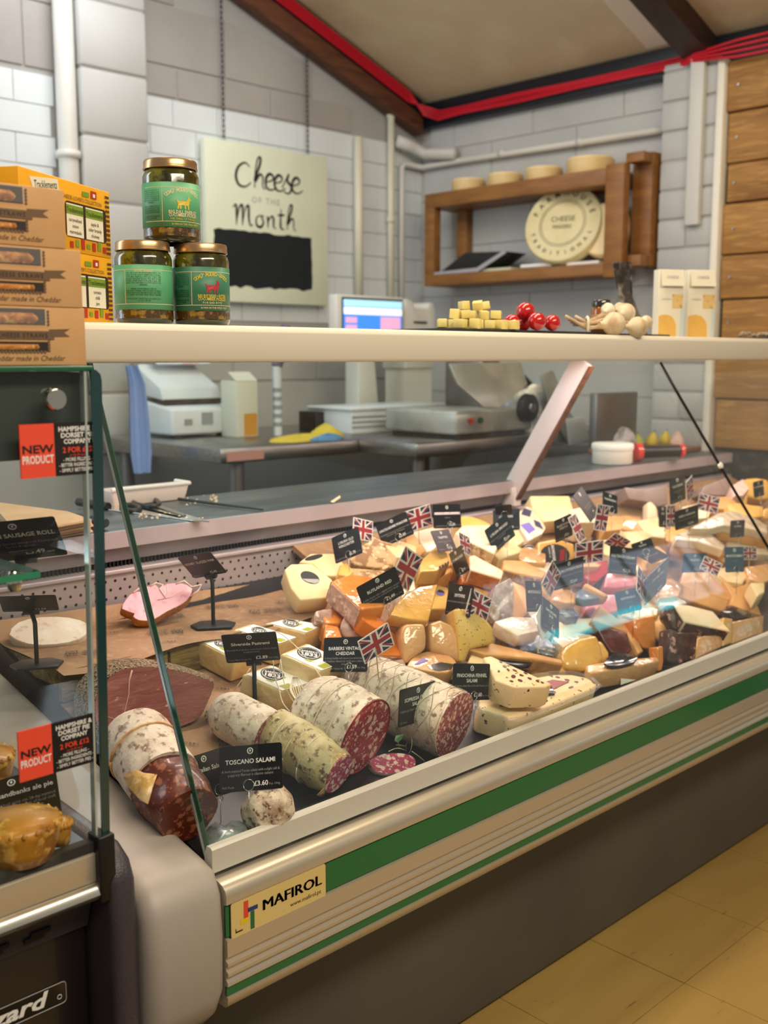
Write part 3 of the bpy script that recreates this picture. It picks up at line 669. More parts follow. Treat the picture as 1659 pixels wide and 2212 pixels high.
# --- tall card holder (clip, pole, foot) -------------------------------------
def holder(label, reg, corners, d, title, desc, price, foot_px, foot_base, foot_h=.0, foot=None, asp=1.5, fsz=(.045, .03), fa=-20, prior=.12, yaw0=0):
    root, c, u, v, n, w, h = price_card(label, reg, corners, d, title, desc, price, foot or '', prior=prior, asp=asp, yaw0=yaw0)
    fp = place(foot_px, foot_base, foot_h); b = c - v*h*.52
    mk('clip', obox(b, u*.013, v*.005, n*.004), 'black_plastic', root, bevel=.001)
    mk('pole', tube([fp + V((0, 0, .003)), V((fp.x, fp.y, b.z - .012)), b], .0038, 8), 'black_plastic', root, smooth='auto')
    p0, bn = SURF[foot_base]; a = math.radians(fa); e1 = V((math.cos(a), math.sin(a), 0)); e1 = (e1 - bn*e1.dot(bn)).normalized(); e2 = bn.cross(e1)
    poly = [fp + e1*x*fsz[0] + e2*y*fsz[1] for x, y in ((-1, .1), (-.55, 1), (.55, 1), (1, .1), (.75, -1), (-.75, -1))]
    mk('foot', prism([p + bn*.004 for p in poly], bn * -.004), 'black_plastic', root, bevel=.001)
    return root
# --- cured meats --------------------------------------------------------------
def meat_cut(name, red, red2, fat, sc=60, lo=.32, rough=.3):
    def make(nm):
        mt = bpy.data.materials.new(nm); mt.use_nodes = True; nt = mt.node_tree; N = nt.nodes; L = nt.links; b = N['Principled BSDF']
        b.inputs['Roughness'].default_value = rough; b.inputs['Coat Weight'].default_value = .25
        tc = N.new('ShaderNodeTexCoord'); ns = N.new('ShaderNodeTexNoise'); ns.inputs['Scale'].default_value = sc*.9; ns.inputs['Detail'].default_value = 3; L.new(tc.outputs['Object'], ns.inputs['Vector'])
        mxv = N.new('ShaderNodeMix'); mxv.data_type = 'VECTOR'; mxv.inputs['Factor'].default_value = .016; L.new(tc.outputs['Object'], mxv.inputs['A']); L.new(ns.outputs['Color'], mxv.inputs['B'])
        vo = N.new('ShaderNodeTexVoronoi'); vo.inputs['Scale'].default_value = sc; vo.feature = 'F1'; vo.inputs['Randomness'].default_value = 1; L.new(mxv.outputs['Result'], vo.inputs['Vector'])
        r1 = N.new('ShaderNodeMapRange'); r1.inputs[1].default_value = lo; r1.inputs[2].default_value = lo - .10; L.new(vo.outputs['Distance'], r1.inputs[0])
        v2 = N.new('ShaderNodeTexNoise'); v2.inputs['Scale'].default_value = sc*2.6; v2.inputs['Detail'].default_value = 2; L.new(tc.outputs['Object'], v2.inputs['Vector'])
        r2 = N.new('ShaderNodeMapRange'); r2.inputs[1].default_value = .58; r2.inputs[2].default_value = .66; L.new(v2.outputs['Fac'], r2.inputs[0])
        mxx = N.new('ShaderNodeMath'); mxx.operation = 'MAXIMUM'; L.new(r1.outputs[0], mxx.inputs[0]); L.new(r2.outputs[0], mxx.inputs[1])
        n3 = N.new('ShaderNodeTexNoise'); n3.inputs['Scale'].default_value = sc*.6; L.new(tc.outputs['Object'], n3.inputs['Vector'])
        mr = N.new('ShaderNodeMix'); mr.data_type = 'RGBA'; mr.inputs['A'].default_value = lin(red); mr.inputs['B'].default_value = lin(red2); L.new(n3.outputs['Fac'], mr.inputs['Factor'])
        mf = N.new('ShaderNodeMix'); mf.data_type = 'RGBA'; L.new(mxx.outputs[0], mf.inputs['Factor']); L.new(mr.outputs['Result'], mf.inputs['A']); mf.inputs['B'].default_value = lin(fat)
        L.new(mf.outputs['Result'], b.inputs['Base Color'])
        bp = N.new('ShaderNodeBump'); bp.inputs['Strength'].default_value = .25; bp.inputs['Distance'].default_value = .002; L.new(v2.outputs['Fac'], bp.inputs['Height']); L.new(bp.outputs[0], b.inputs['Normal'])
        return mt
    MDEF[name] = make
meat_cut('salami_cut', '#8c1f2d', '#a83844', '#e8bdb2', 66, .40)
meat_cut('salami_cut_dark', '#7a2633', '#95444d', '#d9aaa2', 95, .42)
meat_cut('salami_cut_pink', '#a93252', '#bd5474', '#eecdc8', 80, .42)
meat_cut('spicy_meat', '#42130d', '#6c2812', '#97593a', 60, .36, .45)
def casing(name, c1, c2, c3, s=30, bmp=.6):
    mat(name, c1, 0.62, noise=[(s*.5, c2, .42, .62, 8), (s*1.6, c3, .54, .64, 8), (s*4, c1, .58, .66, 4)], bump=(s*1.6, bmp, 8))
casing('casing_white', '#e3d6c2', '#c3ae98', '#8d7766', 46); casing('casing_grey', '#d3c4ae', '#9d8b76', '#6f5b4b', 55)
casing('casing_mould', '#d3c49a', '#b39c68', '#66503a', 45); casing('casing_blotch', '#ddd0b8', '#9d8469', '#6b4632', 75)
def log(name, label, A, B, rad, cas, cut=None, n=32, m=26, prof=None, waist=(), sq=1.0, seed=1, cutA=None, cat='salami', wob=.02, group=None):
    """a sausage from A (rear) to B (front, cut end when cut is given)"""
    A, B = V(A), V(B); ax = (B - A); Lh = ax.length; ax.normalize(); u, w = frame_of(ax); r = random.Random(seed)
    ph = [r.uniform(0, 6.28) for _ in range(6)]; vs, fs = [], []
    for i in range(m + 1):
        s = i / m; k = prof(s) if prof else 1.0
        for q in waist:
            k *= 1 - .055*math.exp(-((s - q)/.018)**2)
        for j in range(n):
            a = 2*math.pi*j/n
            kk = k * (1 + wob*math.sin(2*a + ph[0] + s*4) + wob*.7*math.sin(3*a + ph[1] - s*7) + wob*.6*math.sin(5*a + ph[2] + s*11))
            vs.append(A + ax*(s*Lh) + (u*math.cos(a) + w*math.sin(a)*sq)*rad*kk)
    for i in range(m):
        for j in range(n):
            a, b = i*n + j, i*n + (j+1) % n; fs.append((a, b, b+n, a+n))
    fs.append(tuple(range(n-1, -1, -1))); fs.append(tuple(range(m*n, (m+1)*n)))
    c = (A + B)/2; root = thing(name, label, cat, (c.x, c.y, min(p.z for p in vs)), group)
    mk('casing', (vs, fs), cas, root, smooth='auto')
    if cut:
        e = vs[m*n:(m+1)*n]; cc = centroid(e)
        mk('cut_face', prism([cc + (p - cc)*.965 + ax*.0012 for p in e], ax * -.0010), cut, root)
    if cutA:
        e = vs[:n]; cc = centroid(e); mk('cut_face', prism([cc + (p - cc)*.965 - ax*.0012 for p in e], ax * .0010), cutA, root)
    return root, u, w, ax, Lh
def joint(name, label, reg, pts, base, h, n, back, crust, cut, cat='meat', up=0.0, shrink=.25, rings=7, bulge=1.0, rest=.003):
    """half of a joint: flat cut outline facing n, rounded away behind it"""
    px = zz(reg, pts); p0, bn = SURF[base]; q = onp(mid(px), p0 + bn*h, bn); nn = V(n).normalized()
    for _k in range(40):
        face = [onp(p, q, nn) for p in px]; lowd = min((p - p0).dot(bn) for p in face)
        if abs(lowd - rest) < .0006: break
        q = onp(mid(px), q + bn*(rest - lowd)*.8, bn)
    face = [onp(p, q, nn) for p in px]; cen = centroid(face); N = len(face)
    vs, fs = [], []
    for i in range(rings + 1):
        s = i / rings; k = shrink + (1 - shrink)*math.sqrt(max(0, 1 - s**2.4)); k *= 1 + (bulge-1)*math.sin(math.pi*min(1, s*1.3))
        for p in face: vs.append(cen + (p - cen)*k - nn*back*s + V((0, 0, up*s)))
    for i in range(rings):
        for j in range(N):
            a, b = i*N + j, i*N + (j+1) % N; fs.append((a, b, b+N, a+N))
    fs.append(tuple(range(N-1, -1, -1))); fs.append(tuple(range(rings*N, (rings+1)*N)))
    root = thing(name, label, cat, (cen.x, cen.y, min(p.z for p in vs)))
    mk('outer_crust', (vs, fs), crust, root, smooth='auto')
    mk('cut_face', prism([cen + (p - cen)*.985 + nn*.0014 for p in face], nn * -.001), cut, root)
    root['_q'] = list(q); root['_n'] = list(nn)
    return root
def smooth_poly(pts, k=3):
    N = len(pts); out = []
    for i in range(N):
        p0, p1, p2, p3 = [V((*pts[(i+j-1) % N], 0)) for j in range(4)]
        for s in range(k):
            t = s/k; q = .5*((2*p1) + (-p0+p2)*t + (2*p0-5*p1+4*p2-p3)*t*t + (-p0+3*p1-3*p2+p3)*t**3); out.append((q.x, q.y))
    return out

# ================================================================== CURED MEATS
mat('pepper_crust', '#8a7254', 0.85, noise=[(260, '#2a211a', .50, .60, 2), (320, '#b9a68a', .58, .66, 2)], bump=(300, 1.0, 2))
mat('pastrami_cut', '#80423a', 0.42, noise=[(14, '#95564a', .42, .66, 6), (45, '#a2685a', .60, .74, 8), (70, '#c79a86', .68, .72, 8)], bump=(45, .4, 6), coat=.2, stretch=(.6, 1, 1.6))
mat('ham_cut', '#eba9b6', 0.4, noise=[(28, '#f3c6cc', .5, .65), (70, '#dd8ea2', .55, .7)], bump=(40, .3), coat=.1)
mat('ham_rind', '#b9762e', 0.5, noise=[(30, '#8c4d1c', .45, .65), (60, '#e0b05c', .58, .7)], bump=(50, .5))
mat('ham_fat', '#efc9bd', 0.5)
mat('turkey', '#e9d8c6', 0.55, noise=[(22, '#f3e9dd', .45, .6), (60, '#d9b9a6', .58, .68)], bump=(45, .3))
mat('twine', '#e8dcc3', 0.8); mat('pastrami_fat', '#c59a86', .5)
pas = joint('pastrami_joint', 'large peppercorn coated pastrami joint with a dark red cut face', Z1,
    smooth_poly([(228, 1470), (262, 1446), (330, 1440), (400, 1452), (457, 1472), (461, 1485), (447, 1520), (428, 1552), (390, 1570), (330, 1592), (262, 1606), (226, 1596), (206, 1560), (205, 1505)]),
    'deck', .055, (-.10, -.93, .34), .13, 'pepper_crust', 'pastrami_cut', shrink=.35, up=.035, bulge=1.16)
mk('seam', tube([onp(p, V(pas['_q']) + V(pas['_n'])*.0016, pas['_n']) for p in ((285, 1448), (279, 1470), (278, 1500), (272, 1525), (268, 1545), (254, 1556), (232, 1548))], [.0016, .0014, .0010, .0008, .0011, .0008, .0006], 6), 'pastrami_fat', pas, smooth=True)
ham = joint('honey_glazed_ham', 'pink cut ham piece with ragged fat and brown glazed rind', Z1,
    smooth_poly([(263, 1316), (272, 1296), (287, 1280), (305, 1279), (318, 1268), (336, 1264), (345, 1272), (360, 1262), (385, 1260), (404, 1264), (416, 1272), (410, 1290), (393, 1306), (360, 1322), (330, 1340), (300, 1341), (287, 1332), (290, 1326)], 2),
    'step', .028, (-.30, -.66, .69), .045, 'ham_rind', 'ham_cut', shrink=.5, bulge=1.06, rest=.016)
for k, pts in enumerate([[(287, 1281), (300, 1272), (312, 1276), (318, 1268)], [(325, 1266), (338, 1259), (352, 1264), (345, 1272), (358, 1292)], [(380, 1261), (398, 1255), (414, 1268), (435, 1263), (428, 1276), (412, 1288)], [(395, 1275), (370, 1290), (340, 1296)], [(360, 1262), (362, 1280), (352, 1295)]]):
    mk('fat_edge', tube([onp(p, V(ham['_q']) + V(ham['_n'])*.002, ham['_n']) for p in pts], [.0018 if k < 3 else .0007]*len(pts), 6), 'ham_fat', ham, smooth=True)
tk = joint('turkey_joint', 'pale roast turkey joint seen through the pie cabinet glass', Z1, smooth_poly([(20, 1372), (40, 1345), (90, 1334), (150, 1335), (190, 1348), (193, 1362), (170, 1382), (120, 1393), (60, 1392)], 2), 'step', .018, (-.2, -.5, .84), .05, 'turkey', 'turkey', shrink=.4)
def ctr(px, base, r): return place(px, base, r)
# spicy salami at the far left: white casing peeled back from a red front part
FA = ctr((300, 1605), 'deck', .052); FB = ctr((356, 1690), 'deck', .050); FD = ctr((408, 1762), 'deck', .046)
FA.x += .0; ax0 = (FB - FA).normalized()
sp_, u_, w_, ax_, l_ = log('spicy_italian_salami', 'fat white cased salami with peeled red spicy front behind the glass edge', FA - ax0*.045, FB, .052, 'casing_white', None, prof=lambda s: math.sqrt(max(.03, 1 - max(0, 1 - s/.30)**2.2)), seed=4, wob=.012)
A_, B_ = FB - ax0*.01, FD
g = log.__call__('tmp', 'x', A_, B_, .049, 'spicy_meat', None, seed=8, wob=.03, prof=lambda s: 1 - .10*s*s)
tmp = g[0]; mo = [c for c in tmp.children][0]; off = V(tmp.location) - V(sp_.location)
for vv in mo.data.vertices: vv.co += off
mo.parent = sp_; mo.name = 'peeled_meat'; bpy.data.objects.remove(tmp)
def flap(pts, base, hs, m, par, name, th=.0012):
    P = [place(p, base, h) for p, h in zip(pts, hs)]; c = centroid(P); vs = P + [c]; N = len(P)
    return mk(name, (vs + [v + V((0, 0, th)) for v in vs], [(i, (i+1) % N, N) for i in range(N)] + [(N+1+(i+1) % N, N+1+i, 2*N+1) for i in range(N)] + [(i, N+1+i, N+1+(i+1) % N, (i+1) % N) for i in range(N)]), m, par, smooth=True)
mat('casing_skin', '#c9a45a', 0.4, noise=[(40, '#e3c998', .45, .65), (80, '#9b6d2c', .55, .7)], bump=(60, .6), coat=.2)
mat('casing_fold', '#d9b07a', 0.5, noise=(60, '#c58f56', .45, .65), bump=(60, .5))
flap(zz(ZO, [(170, 720), (260, 660), (330, 690), (430, 700), (400, 790), (360, 930), (300, 900), (210, 800)]), 'deck', [.085, .105, .108, .108, .10, .088, .085, .082], 'casing_skin', sp_, 'peeled_skin')
mk('paper_band', tube([FA.lerp(FB, .28) + (u_*math.cos(a) + w_*math.sin(a))*.0535 for a in [2*math.pi*i/24 for i in range(25)]], .0018, 6), 'casing_fold', sp_, smooth=True)
# Tuscan salami cluster
P = ctr((580, 1590), 'deck', .043)
log('tuscan_salami', 'white mouldy salami with dark red cut end behind the tuscan card', P + V((-.028, .105, .03)), P, .040, 'casing_white', 'salami_cut_dark', prof=lambda s: math.sqrt(max(.05, 1 - max(0, 1 - s/.35)**2)), seed=2)
P = ctr((716, 1664), 'deck', .042); TSA = P + V((-.022, .115, .036))
ts, u_, w_, ax_, l_ = log('tuscan_salami', 'wrinkled yellow green mould salami with ragged cut end', TSA, P + V((.006, -.01, -.004)), .043, 'casing_mould', 'salami_cut_pink', prof=lambda s: .92 + .08*math.sin(s*3) - .16*max(0, s-.72)/.28, waist=(.2, .45, .68), seed=5, wob=.03)
for s in (.22, .46, .70): mk('net_cord', tube([TSA.lerp(P, s) + (u_*math.cos(a) + w_*math.sin(a))*.0415 for a in [2*math.pi*i/20 for i in range(21)]], .0009, 5), 'twine', ts, smooth=True)
for k, q in enumerate([[(760, 790), (830, 860), (800, 930), (740, 860)], [(730, 1020), (820, 990), (770, 1090), (722, 1170)], [(545, 1215), (640, 1120), (620, 1200), (590, 1235)]]):
    flap(zz(ZJ, q), 'deck', [.05, .045, .035, .04] if k == 0 else [.03, .03, .015, .008], 'casing_fold', ts, 'loose_casing')
P = ctr((602, 1766), 'deck', .036)
log('salami_end', 'small rounded blotchy salami end nearest the front rail', P + V((-.005, .045, .013)), P + V((.002, -.014, -.004)), .0385, 'casing_blotch', None, prof=lambda s: math.sqrt(max(.04, 1 - max(0, (s - .45)/.55)**2.2)) * min(1, .75 + s), seed=9, wob=.035)
# sopressa
P = ctr((788, 1592), 'deck', .066); SOA = P + V((-.022, .115, .032))
so, u_, w_, ax_, l_ = log('sopressa_salami', 'tied sopressa salami with a big oval red cut face', SOA, P, .0655, 'casing_white', 'salami_cut', prof=lambda s: .62 + .38*math.sqrt(max(.0, 1 - max(0, 1 - s/.55)**2)), waist=(.28, .50, .74), seed=3, wob=.018)
mk('red_edge', tube([P + ax_*.001 + (u_*math.cos(a) + w_*math.sin(a))*.0640 for a in [2*math.pi*i/32 for i in range(33)]], .0014, 6), 'salami_rim', so, smooth=True)
mat('salami_rim', '#8c1f2a', .35, noise=(80, '#5e121b', .45, .65))
for s, k in ((.28, .93), (.50, .98), (.74, .98)): mk('twine_loop', tube([SOA.lerp(P, s) + (u_*math.cos(a) + w_*math.sin(a))*.0657*k for a in [2*math.pi*i/24 for i in range(25)]], .0009, 5), 'twine', so, smooth=True)
# small half salami by the rail
hf = joint('salami_half', 'small halved salami with pink marbled face turned up', Z1, smooth_poly([(798, 1650), (806, 1638), (830, 1629), (865, 1628), (890, 1634), (898, 1646), (892, 1658), (868, 1668), (836, 1673), (812, 1668)], 2), 'deck', .026, (-.1, -.55, .83), .028, 'casing_grey', 'salami_cut_pink', shrink=.5)
# netted fennel salami
P = ctr((982, 1566), 'deck', .060)
fe, u_, w_, ax_, l_ = log('fennel_salami', 'large netted fennel salami with a purplish marbled cut end', P + V((-.045, .22, .045)), P, .059, 'casing_white', 'salami_cut_dark', prof=lambda s: .70 + .30*math.sqrt(max(0, 1 - max(0, 1 - s/.4)**2)), seed=7, wob=.015)
nets = []
for k in range(9):
    s0 = .04 + k*.115
    for sg in (1, -1):
        path = []
        for i in range(33):
            a = 2*math.pi*i/32; s = s0 + sg*.05*math.sin(3*a); s = min(max(s, 0), .985)
            rr = .0597*(.70 + .30*math.sqrt(max(0, 1 - max(0, 1 - s/.4)**2)))
            path.append((P + V((-.045, .22, .045))).lerp(P, s) + (u_*math.cos(a) + w_*math.sin(a))*rr)
        nets.append(tube(path, .0006, 4))
mk('string_net', comb(*nets), 'net_string', fe, smooth=True)
mat('net_string', '#a59a86', .8)
# twine, herbs, vacuum bag
def cord(label, reg, pts, hs, base='deck', r=.0009, name='twine', m='twine'):
    px = smooth_open(zz(reg, pts), 4); H = smooth_open([(h, 0) for h in hs], 4)
    return tag(mk(name, tube([place(p, base, h[0]) for p, h in zip(px, H)], r, 5), m, smooth=True), label, 'string')
def smooth_open(pts, k):
    pts = [V((*p, 0)) for p in pts]; out = []
    for i in range(len(pts)-1):
        p0, p1, p2, p3 = pts[max(i-1, 0)], pts[i], pts[i+1], pts[min(i+2, len(pts)-1)]
        for s in range(k):
            t = s/k; q = .5*((2*p1) + (-p0+p2)*t + (2*p0-5*p1+4*p2-p3)*t*t + (-p0+3*p1-3*p2+p3)*t**3); out.append((q.x, q.y))
    out.append((pts[-1].x, pts[-1].y)); return out
cord('loop of white twine beside the silverside card pole', ZE, [(590, 700), (460, 880), (415, 950), (440, 1040), (520, 1100), (640, 1130), (770, 1170)], [.055, .03, .012, .004, .003, .004, .006])
cord('white twine trailing over the cheddar labels to the sopressa', ZE, [(830, 300), (930, 350), (1080, 480), (1230, 650), (1340, 800), (1420, 890), (1540, 945)], [.10, .098, .092, .088, .088, .086, .085])
cord('white twine hanging down past the front cheddar block', ZE, [(860, 380), (905, 600), (945, 850), (1000, 980), (1080, 1110), (1150, 1250)], [.10, .092, .075, .06, .055, .05])
cord('second thin twine down the front cheddar block', ZE, [(830, 620), (845, 780), (890, 920), (930, 1060), (1010, 1160), (1140, 1280)], [.09, .075, .062, .056, .054, .05])
cord('curled end of twine between cheddar and sopressa', ZE, [(1150, 1060), (1060, 1110), (1005, 1200), (1000, 1300), (1030, 1360), (1110, 1385)], [.07, .06, .05, .045, .045, .05])
tas = thing('twine_tassel', 'bunched white twine ends of the tied sopressa', 'string', place(zz(ZE, [(1150, 1190)])[0], 'deck', .055))
for k in range(9):
    a = RND.uniform(-1, 1); px = smooth_open(zz(ZE, [(1150 + 6*a, 1180), (1120 + 40*a, 1060), (1075 + 75*a, 930), (1065 + 40*a, 820), (1060 + 18*a, 790)]), 4)
    mk('strand', tube([place(p, 'deck', .058 + .028*i/len(px)) for i, p in enumerate(px)], .0008, 5), 'twine', tas, smooth=True)
hb = thing('herb_sprig', 'bay leaf and dried herbs tied beside the halved salami', 'herb', place((878, 1640), 'deck', .01))
mat('bay_leaf', '#2f5a2a', .4); mat('dry_herb', '#6b6a4a', .8)
def leaf(pts, base, h, nm, m, par):
    P = [place(p, base, h) for p in pts]; return mk(nm, prism(P, DN*-.0008), m, par)
leaf(zz(ZJ, [(1275, 700), (1290, 650), (1365, 635), (1350, 680), (1310, 715)]), 'deck', .055, 'leaf', 'bay_leaf', hb)
for pts in ([(1395, 560), (1400, 640), (1380, 760), (1330, 800)], [(1430, 600), (1440, 740), (1400, 830), (1300, 850)], [(1220, 800), (1300, 770), (1400, 800), (1500, 870)], [(1440, 800), (1510, 850), (1560, 900), (1480, 900)]):
    mk('twine_end', tube([place(p, 'deck', .045 - .008*i) for i, p in enumerate(smooth_open(zz(ZJ, pts), 3))], .0007, 4), 'twine', hb, smooth=True)
for pts in ([(1270, 600), (1310, 720), (1330, 790)], [(1290, 740), (1370, 750), (1390, 780)]):
    mk('stalk', tube([place(p, 'deck', .04 - .006*i) for i, p in enumerate(smooth_open(zz(ZJ, pts), 3))], .0012, 4), 'dry_herb', hb, smooth=True)
vb_pts = smooth_poly(zz(ZO, [(810, 1130), (880, 1070), (960, 1085), (1040, 1050), (1110, 1090), (1150, 1170), (1110, 1260), (960, 1290), (850, 1300), (825, 1220)]), 2)
vbp = [place(p, 'deck', .022) for p in vb_pts]; vc = centroid(vbp)
vbag = tag(mk('vacuum_bag', jitter(comb((vbp + [p + (vc-p)*.2 - DN*.018 for p in vbp] + [vc + DN*.010], [tuple(reversed(range(len(vbp), 2*len(vbp))))] + [(i, i+len(vbp), (i+1) % len(vbp)+len(vbp), (i+1) % len(vbp)) for i in range(len(vbp))] + [(i, (i+1) % len(vbp), 2*len(vbp)) for i in range(len(vbp))])), .0015, 4), 'vac_plastic', smooth=True), 'crumpled clear vacuum bag in the front corner of the counter', 'plastic bag')
mat('vac_plastic', '#9aa3a6', .18, spec=.8, coat=.8, noise=(30, '#5c6467', .45, .65), bump=(50, .9))

# --- cards on the meat side
holder('honey glazed ham price card on a tall black stand', ZN, [(648, 172), (915, 130), (1072, 298), (785, 360)], depth(place((461, 1352), 'step', 0)) - .02, ['HONEY GLAZED HAM'], [], '£2.49', (461, 1352), 'step', foot='97% British Pork', fsz=(.042, .028), fa=-30)
holder('silverside pastrami price card on a black pole stand', ZN, [(1017, 838), (1480, 808), (1530, 1048), (1065, 1078)], depth(place((551, 1542), 'deck', 0)) - .02, ['Silverside Pastrami'], ['Silverside Beef which is cooked and coated in black', 'peppercorns.'], '£2.89', (551, 1542), 'deck', .001, foot='Cows Milk P British VG', fsz=(.045, .032), fa=-45)
price_card('spicy italian salami card half hidden behind the tuscan card', ZO, [(578, 592), (1010, 462), (1050, 820), (632, 950)], depth(place((478, 1800), 'deck', 0)) + .04, ['Spicy Italian Salami'], [], None, '96% Pork', wire=.22, L=.075)
price_card('tuscan salami price card clipped low by the front glass', ZO, [(900, 480), (1415, 450), (1395, 795), (930, 850)], depth(place((537, 1795), 'deck', 0)) - .012, ['TOSCANO SALAMI'], ['A short matured Tuscan salami with a slight salt &', 'peppery flavour a classic salami'], '£3.60', '96% Pork', wire=-.02, L=.08)
price_card('barbers vintage cheddar price card with a flag across it', ZG, [(105, 570), (560, 566), (553, 930), (75, 940)], depth(place((760, 1500), 'deck', .05)) - .01, ['BARBERS VINTAGE', 'CHEDDAR'], ['A strong cheddar with sweet notes which balances', 'the sharpness. Natural salt crystals gives a distinctive', 'crunch'], '£1.59', wire=.12, L=.05)
flag('union flag tilted across the barbers vintage cheddar card', ZG, [(450, 605), (770, 420), (840, 640), (527, 865)], depth(place((760, 1500), 'deck', .05)) - .035)
price_card('sopressa garlic salami price card on a wire pin', ZK, [(155, 312), (420, 243), (408, 515), (135, 600)], depth(place((897, 1650), 'deck', .0)), ['SOPRESSA GARLIC', 'SALAMI'], ['A lightly aged Italian sausage with hints of garlic &', 'spices'], '£3.60', '97% Pork', wire=.08, L=.05)
price_card('finochina fennel salami price card on a wire pin', ZK, [(553, 115), (827, 115), (820, 388), (545, 392)], depth(place((1022, 1605), 'deck', .0)), ['FINOCHINA FENNEL', 'SALAMI'], ['A tuscan salami flavoured with fennel seed'], '£3.60', '97% Pork', wire=.02, L=.075)

# ================================================================== CHEESES
def ch(name, col, col2, wrap=False, s=14, rough=.42, spots=None):
    nz = [(s, col2, .42, .68)]
    if spots: nz.append(spots)
    if wrap: mat(name, col, .22, noise=nz, coat=1.0, bump=(34, 1.0, 3, 1), spec=.5)
    else: mat(name, col, rough, noise=nz, bump=(40, .12), spec=.35)
ch('cream', '#efd6a4', '#e6c286'); ch('cream_w', '#efd6aa', '#e4c08c', True)
ch('yellow', '#e6b660', '#d99f45'); ch('yellow_w', '#e6b25c', '#d89a40', True)
ch('tan', '#dea869', '#cd8f52'); ch('tan_w', '#dfab72', '#cb9058', True)
ch('orange', '#e07c1f', '#d0690f'); ch('orange_w', '#e08a35', '#d57420', True)
ch('pale', '#f2dfbe', '#e9cda0'); ch('pale_w', '#f0dfc8', '#e6cba8', True)
ch('pepper', '#d9b45c', '#cda34b', spots=(220, '#5a3d1c', .68, .71, 1)); ch('cranberry', '#ecd3a8', '#e4c795', spots=(95, '#6a1f2c', .66, .69, 2))
mat('rind_pink', '#c29a87', .6, noise=[(45, '#9d7566', .45, .6), (80, '#e3c6b4', .56, .66)], bump=(60, .6), coat=.3)
mat('rind_mottled', '#d2ab7c', .6, noise=[(40, '#9a6e45', .48, .56, 5), (85, '#e6cda2', .55, .65)], bump=(50, .5))
mat('rind_grey', '#b7a394', .5, noise=[(50, '#8a7668', .45, .6), (90, '#dccabd', .58, .66)], bump=(60, .6), coat=.5)
mat('rind_brown', '#54372f', .55, noise=[(48, '#3c2620', .4, .55), (60, '#c79a8c', .60, .66, 5)], bump=(60, .7), coat=.15)
mat('rind_tan', '#b98a52', .55, noise=(40, '#9c7040', .45, .65), bump=(50, .4)); mat('rind_orange', '#c8742a', .5, noise=(50, '#a85c1c', .45, .65), bump=(80, .4))
mat('wax_black', '#17141b', .2, coat=.7, bump=(40, .3)); mat('wax_red', '#d43a34', .25, coat=.6, bump=(30, .4)); mat('film_pink', '#e2858f', .2, coat=.8, noise=(18, '#f0b3b6', .45, .65), bump=(25, .8))
mat('label_green', '#a8ad2e', .5); mat('label_white', '#f4f1ec', .45); mat('label_purple', '#7d6bc4', .4); mat('label_red', '#8f1f2d', .4); mat('paper_white', '#ece6dc', .6)

# cheddar blocks with 1833 labels, on the brown paper
def block(label, L, Bk, R, F, h, t, seed=0):
    root = cheese('cheddar_block', label, ZE, [L, F, R, Bk], h, t, 'cheddar_y', base='deck', bev=.004, group='labelled cheddar blocks')
    q = on_top(root, ZE, [L, F, R, Bk], .0008); l, f, r, b = q; n = V(root['_n'])
    def PP(s, t_): return l.lerp(f, s).lerp(b.lerp(r, s), t_)
    lb = mk('label_strip', prism([PP(.08, .08), PP(.98, .08), PP(.98, .97), PP(.08, .97)], n*-.0006), 'label_white', root)
    c = PP(.34, .58); e1 = (f - l).normalized(); e2 = (b - l); e2 = (e2 - e1*e2.dot(e1)).normalized(); hw = (b-l).length*.30
    mk('green_patch', comb(flat([PP(.45, .22) + n*.0004, PP(.60, .22) + n*.0004, PP(.60, .7) + n*.0004, PP(.45, .7) + n*.0004]), flat([PP(.80, .2) + n*.0004, PP(.96, .2) + n*.0004, PP(.96, .5) + n*.0004, PP(.80, .5) + n*.0004])), 'label_green', lb)
    mk('oval_logo', flat(disc(c + n*.0007, e1, e2, hw*1.0, hw*1.0)), 'ink', lb)
    u = (-C_FWD).cross(n).normalized() * -1; u = (C_RIGHT - n*C_RIGHT.dot(n)).normalized(); v = n.cross(u)
    mk('logo_ring', ring(c + n*.0008, e1, e2, hw*.86, hw*.035, 20, 4), 'print_white', lb)
    mk('lettering', comb(text_geo("BARBER'S", c + v*hw*.12 + n*.001, u, v, hw*.36, maxw=hw*1.3, bold=.02), text_geo('1833', c - v*hw*.48 + n*.001, u, v, hw*.72, maxw=hw*1.35, bold=.03)), 'print_white', lb)
    return root
ch('cheddar_y', '#eccf95', '#e3ba78', True, s=18)
block('cheddar block at the far left of the labelled blocks', (40, 412), (235, 350), (640, 540), (425, 610), .052, .046)
block('cheddar block behind the silverside pastrami card', (408, 290), (590, 224), (1088, 374), (890, 446), .052, .046)
block('rearmost cheddar block against the crate', (742, 222), (962, 170), (1374, 244), (1170, 332), .052, .046)
block('cheddar block on top beside the barbers card', (905, 548), (1185, 430), (1600, 636), (1320, 734), .088, .040)
block('front cheddar block above the twine tassel', (500, 764), (805, 655), (1238, 852), (905, 944), .058, .052)
cheese('cheddar_block', 'green tinged cheddar block underneath the barbers card block', ZE, [(1150, 900), (1320, 945), (1620, 840), (1480, 760)], .046, .042, 'cheddar_y', base='deck')

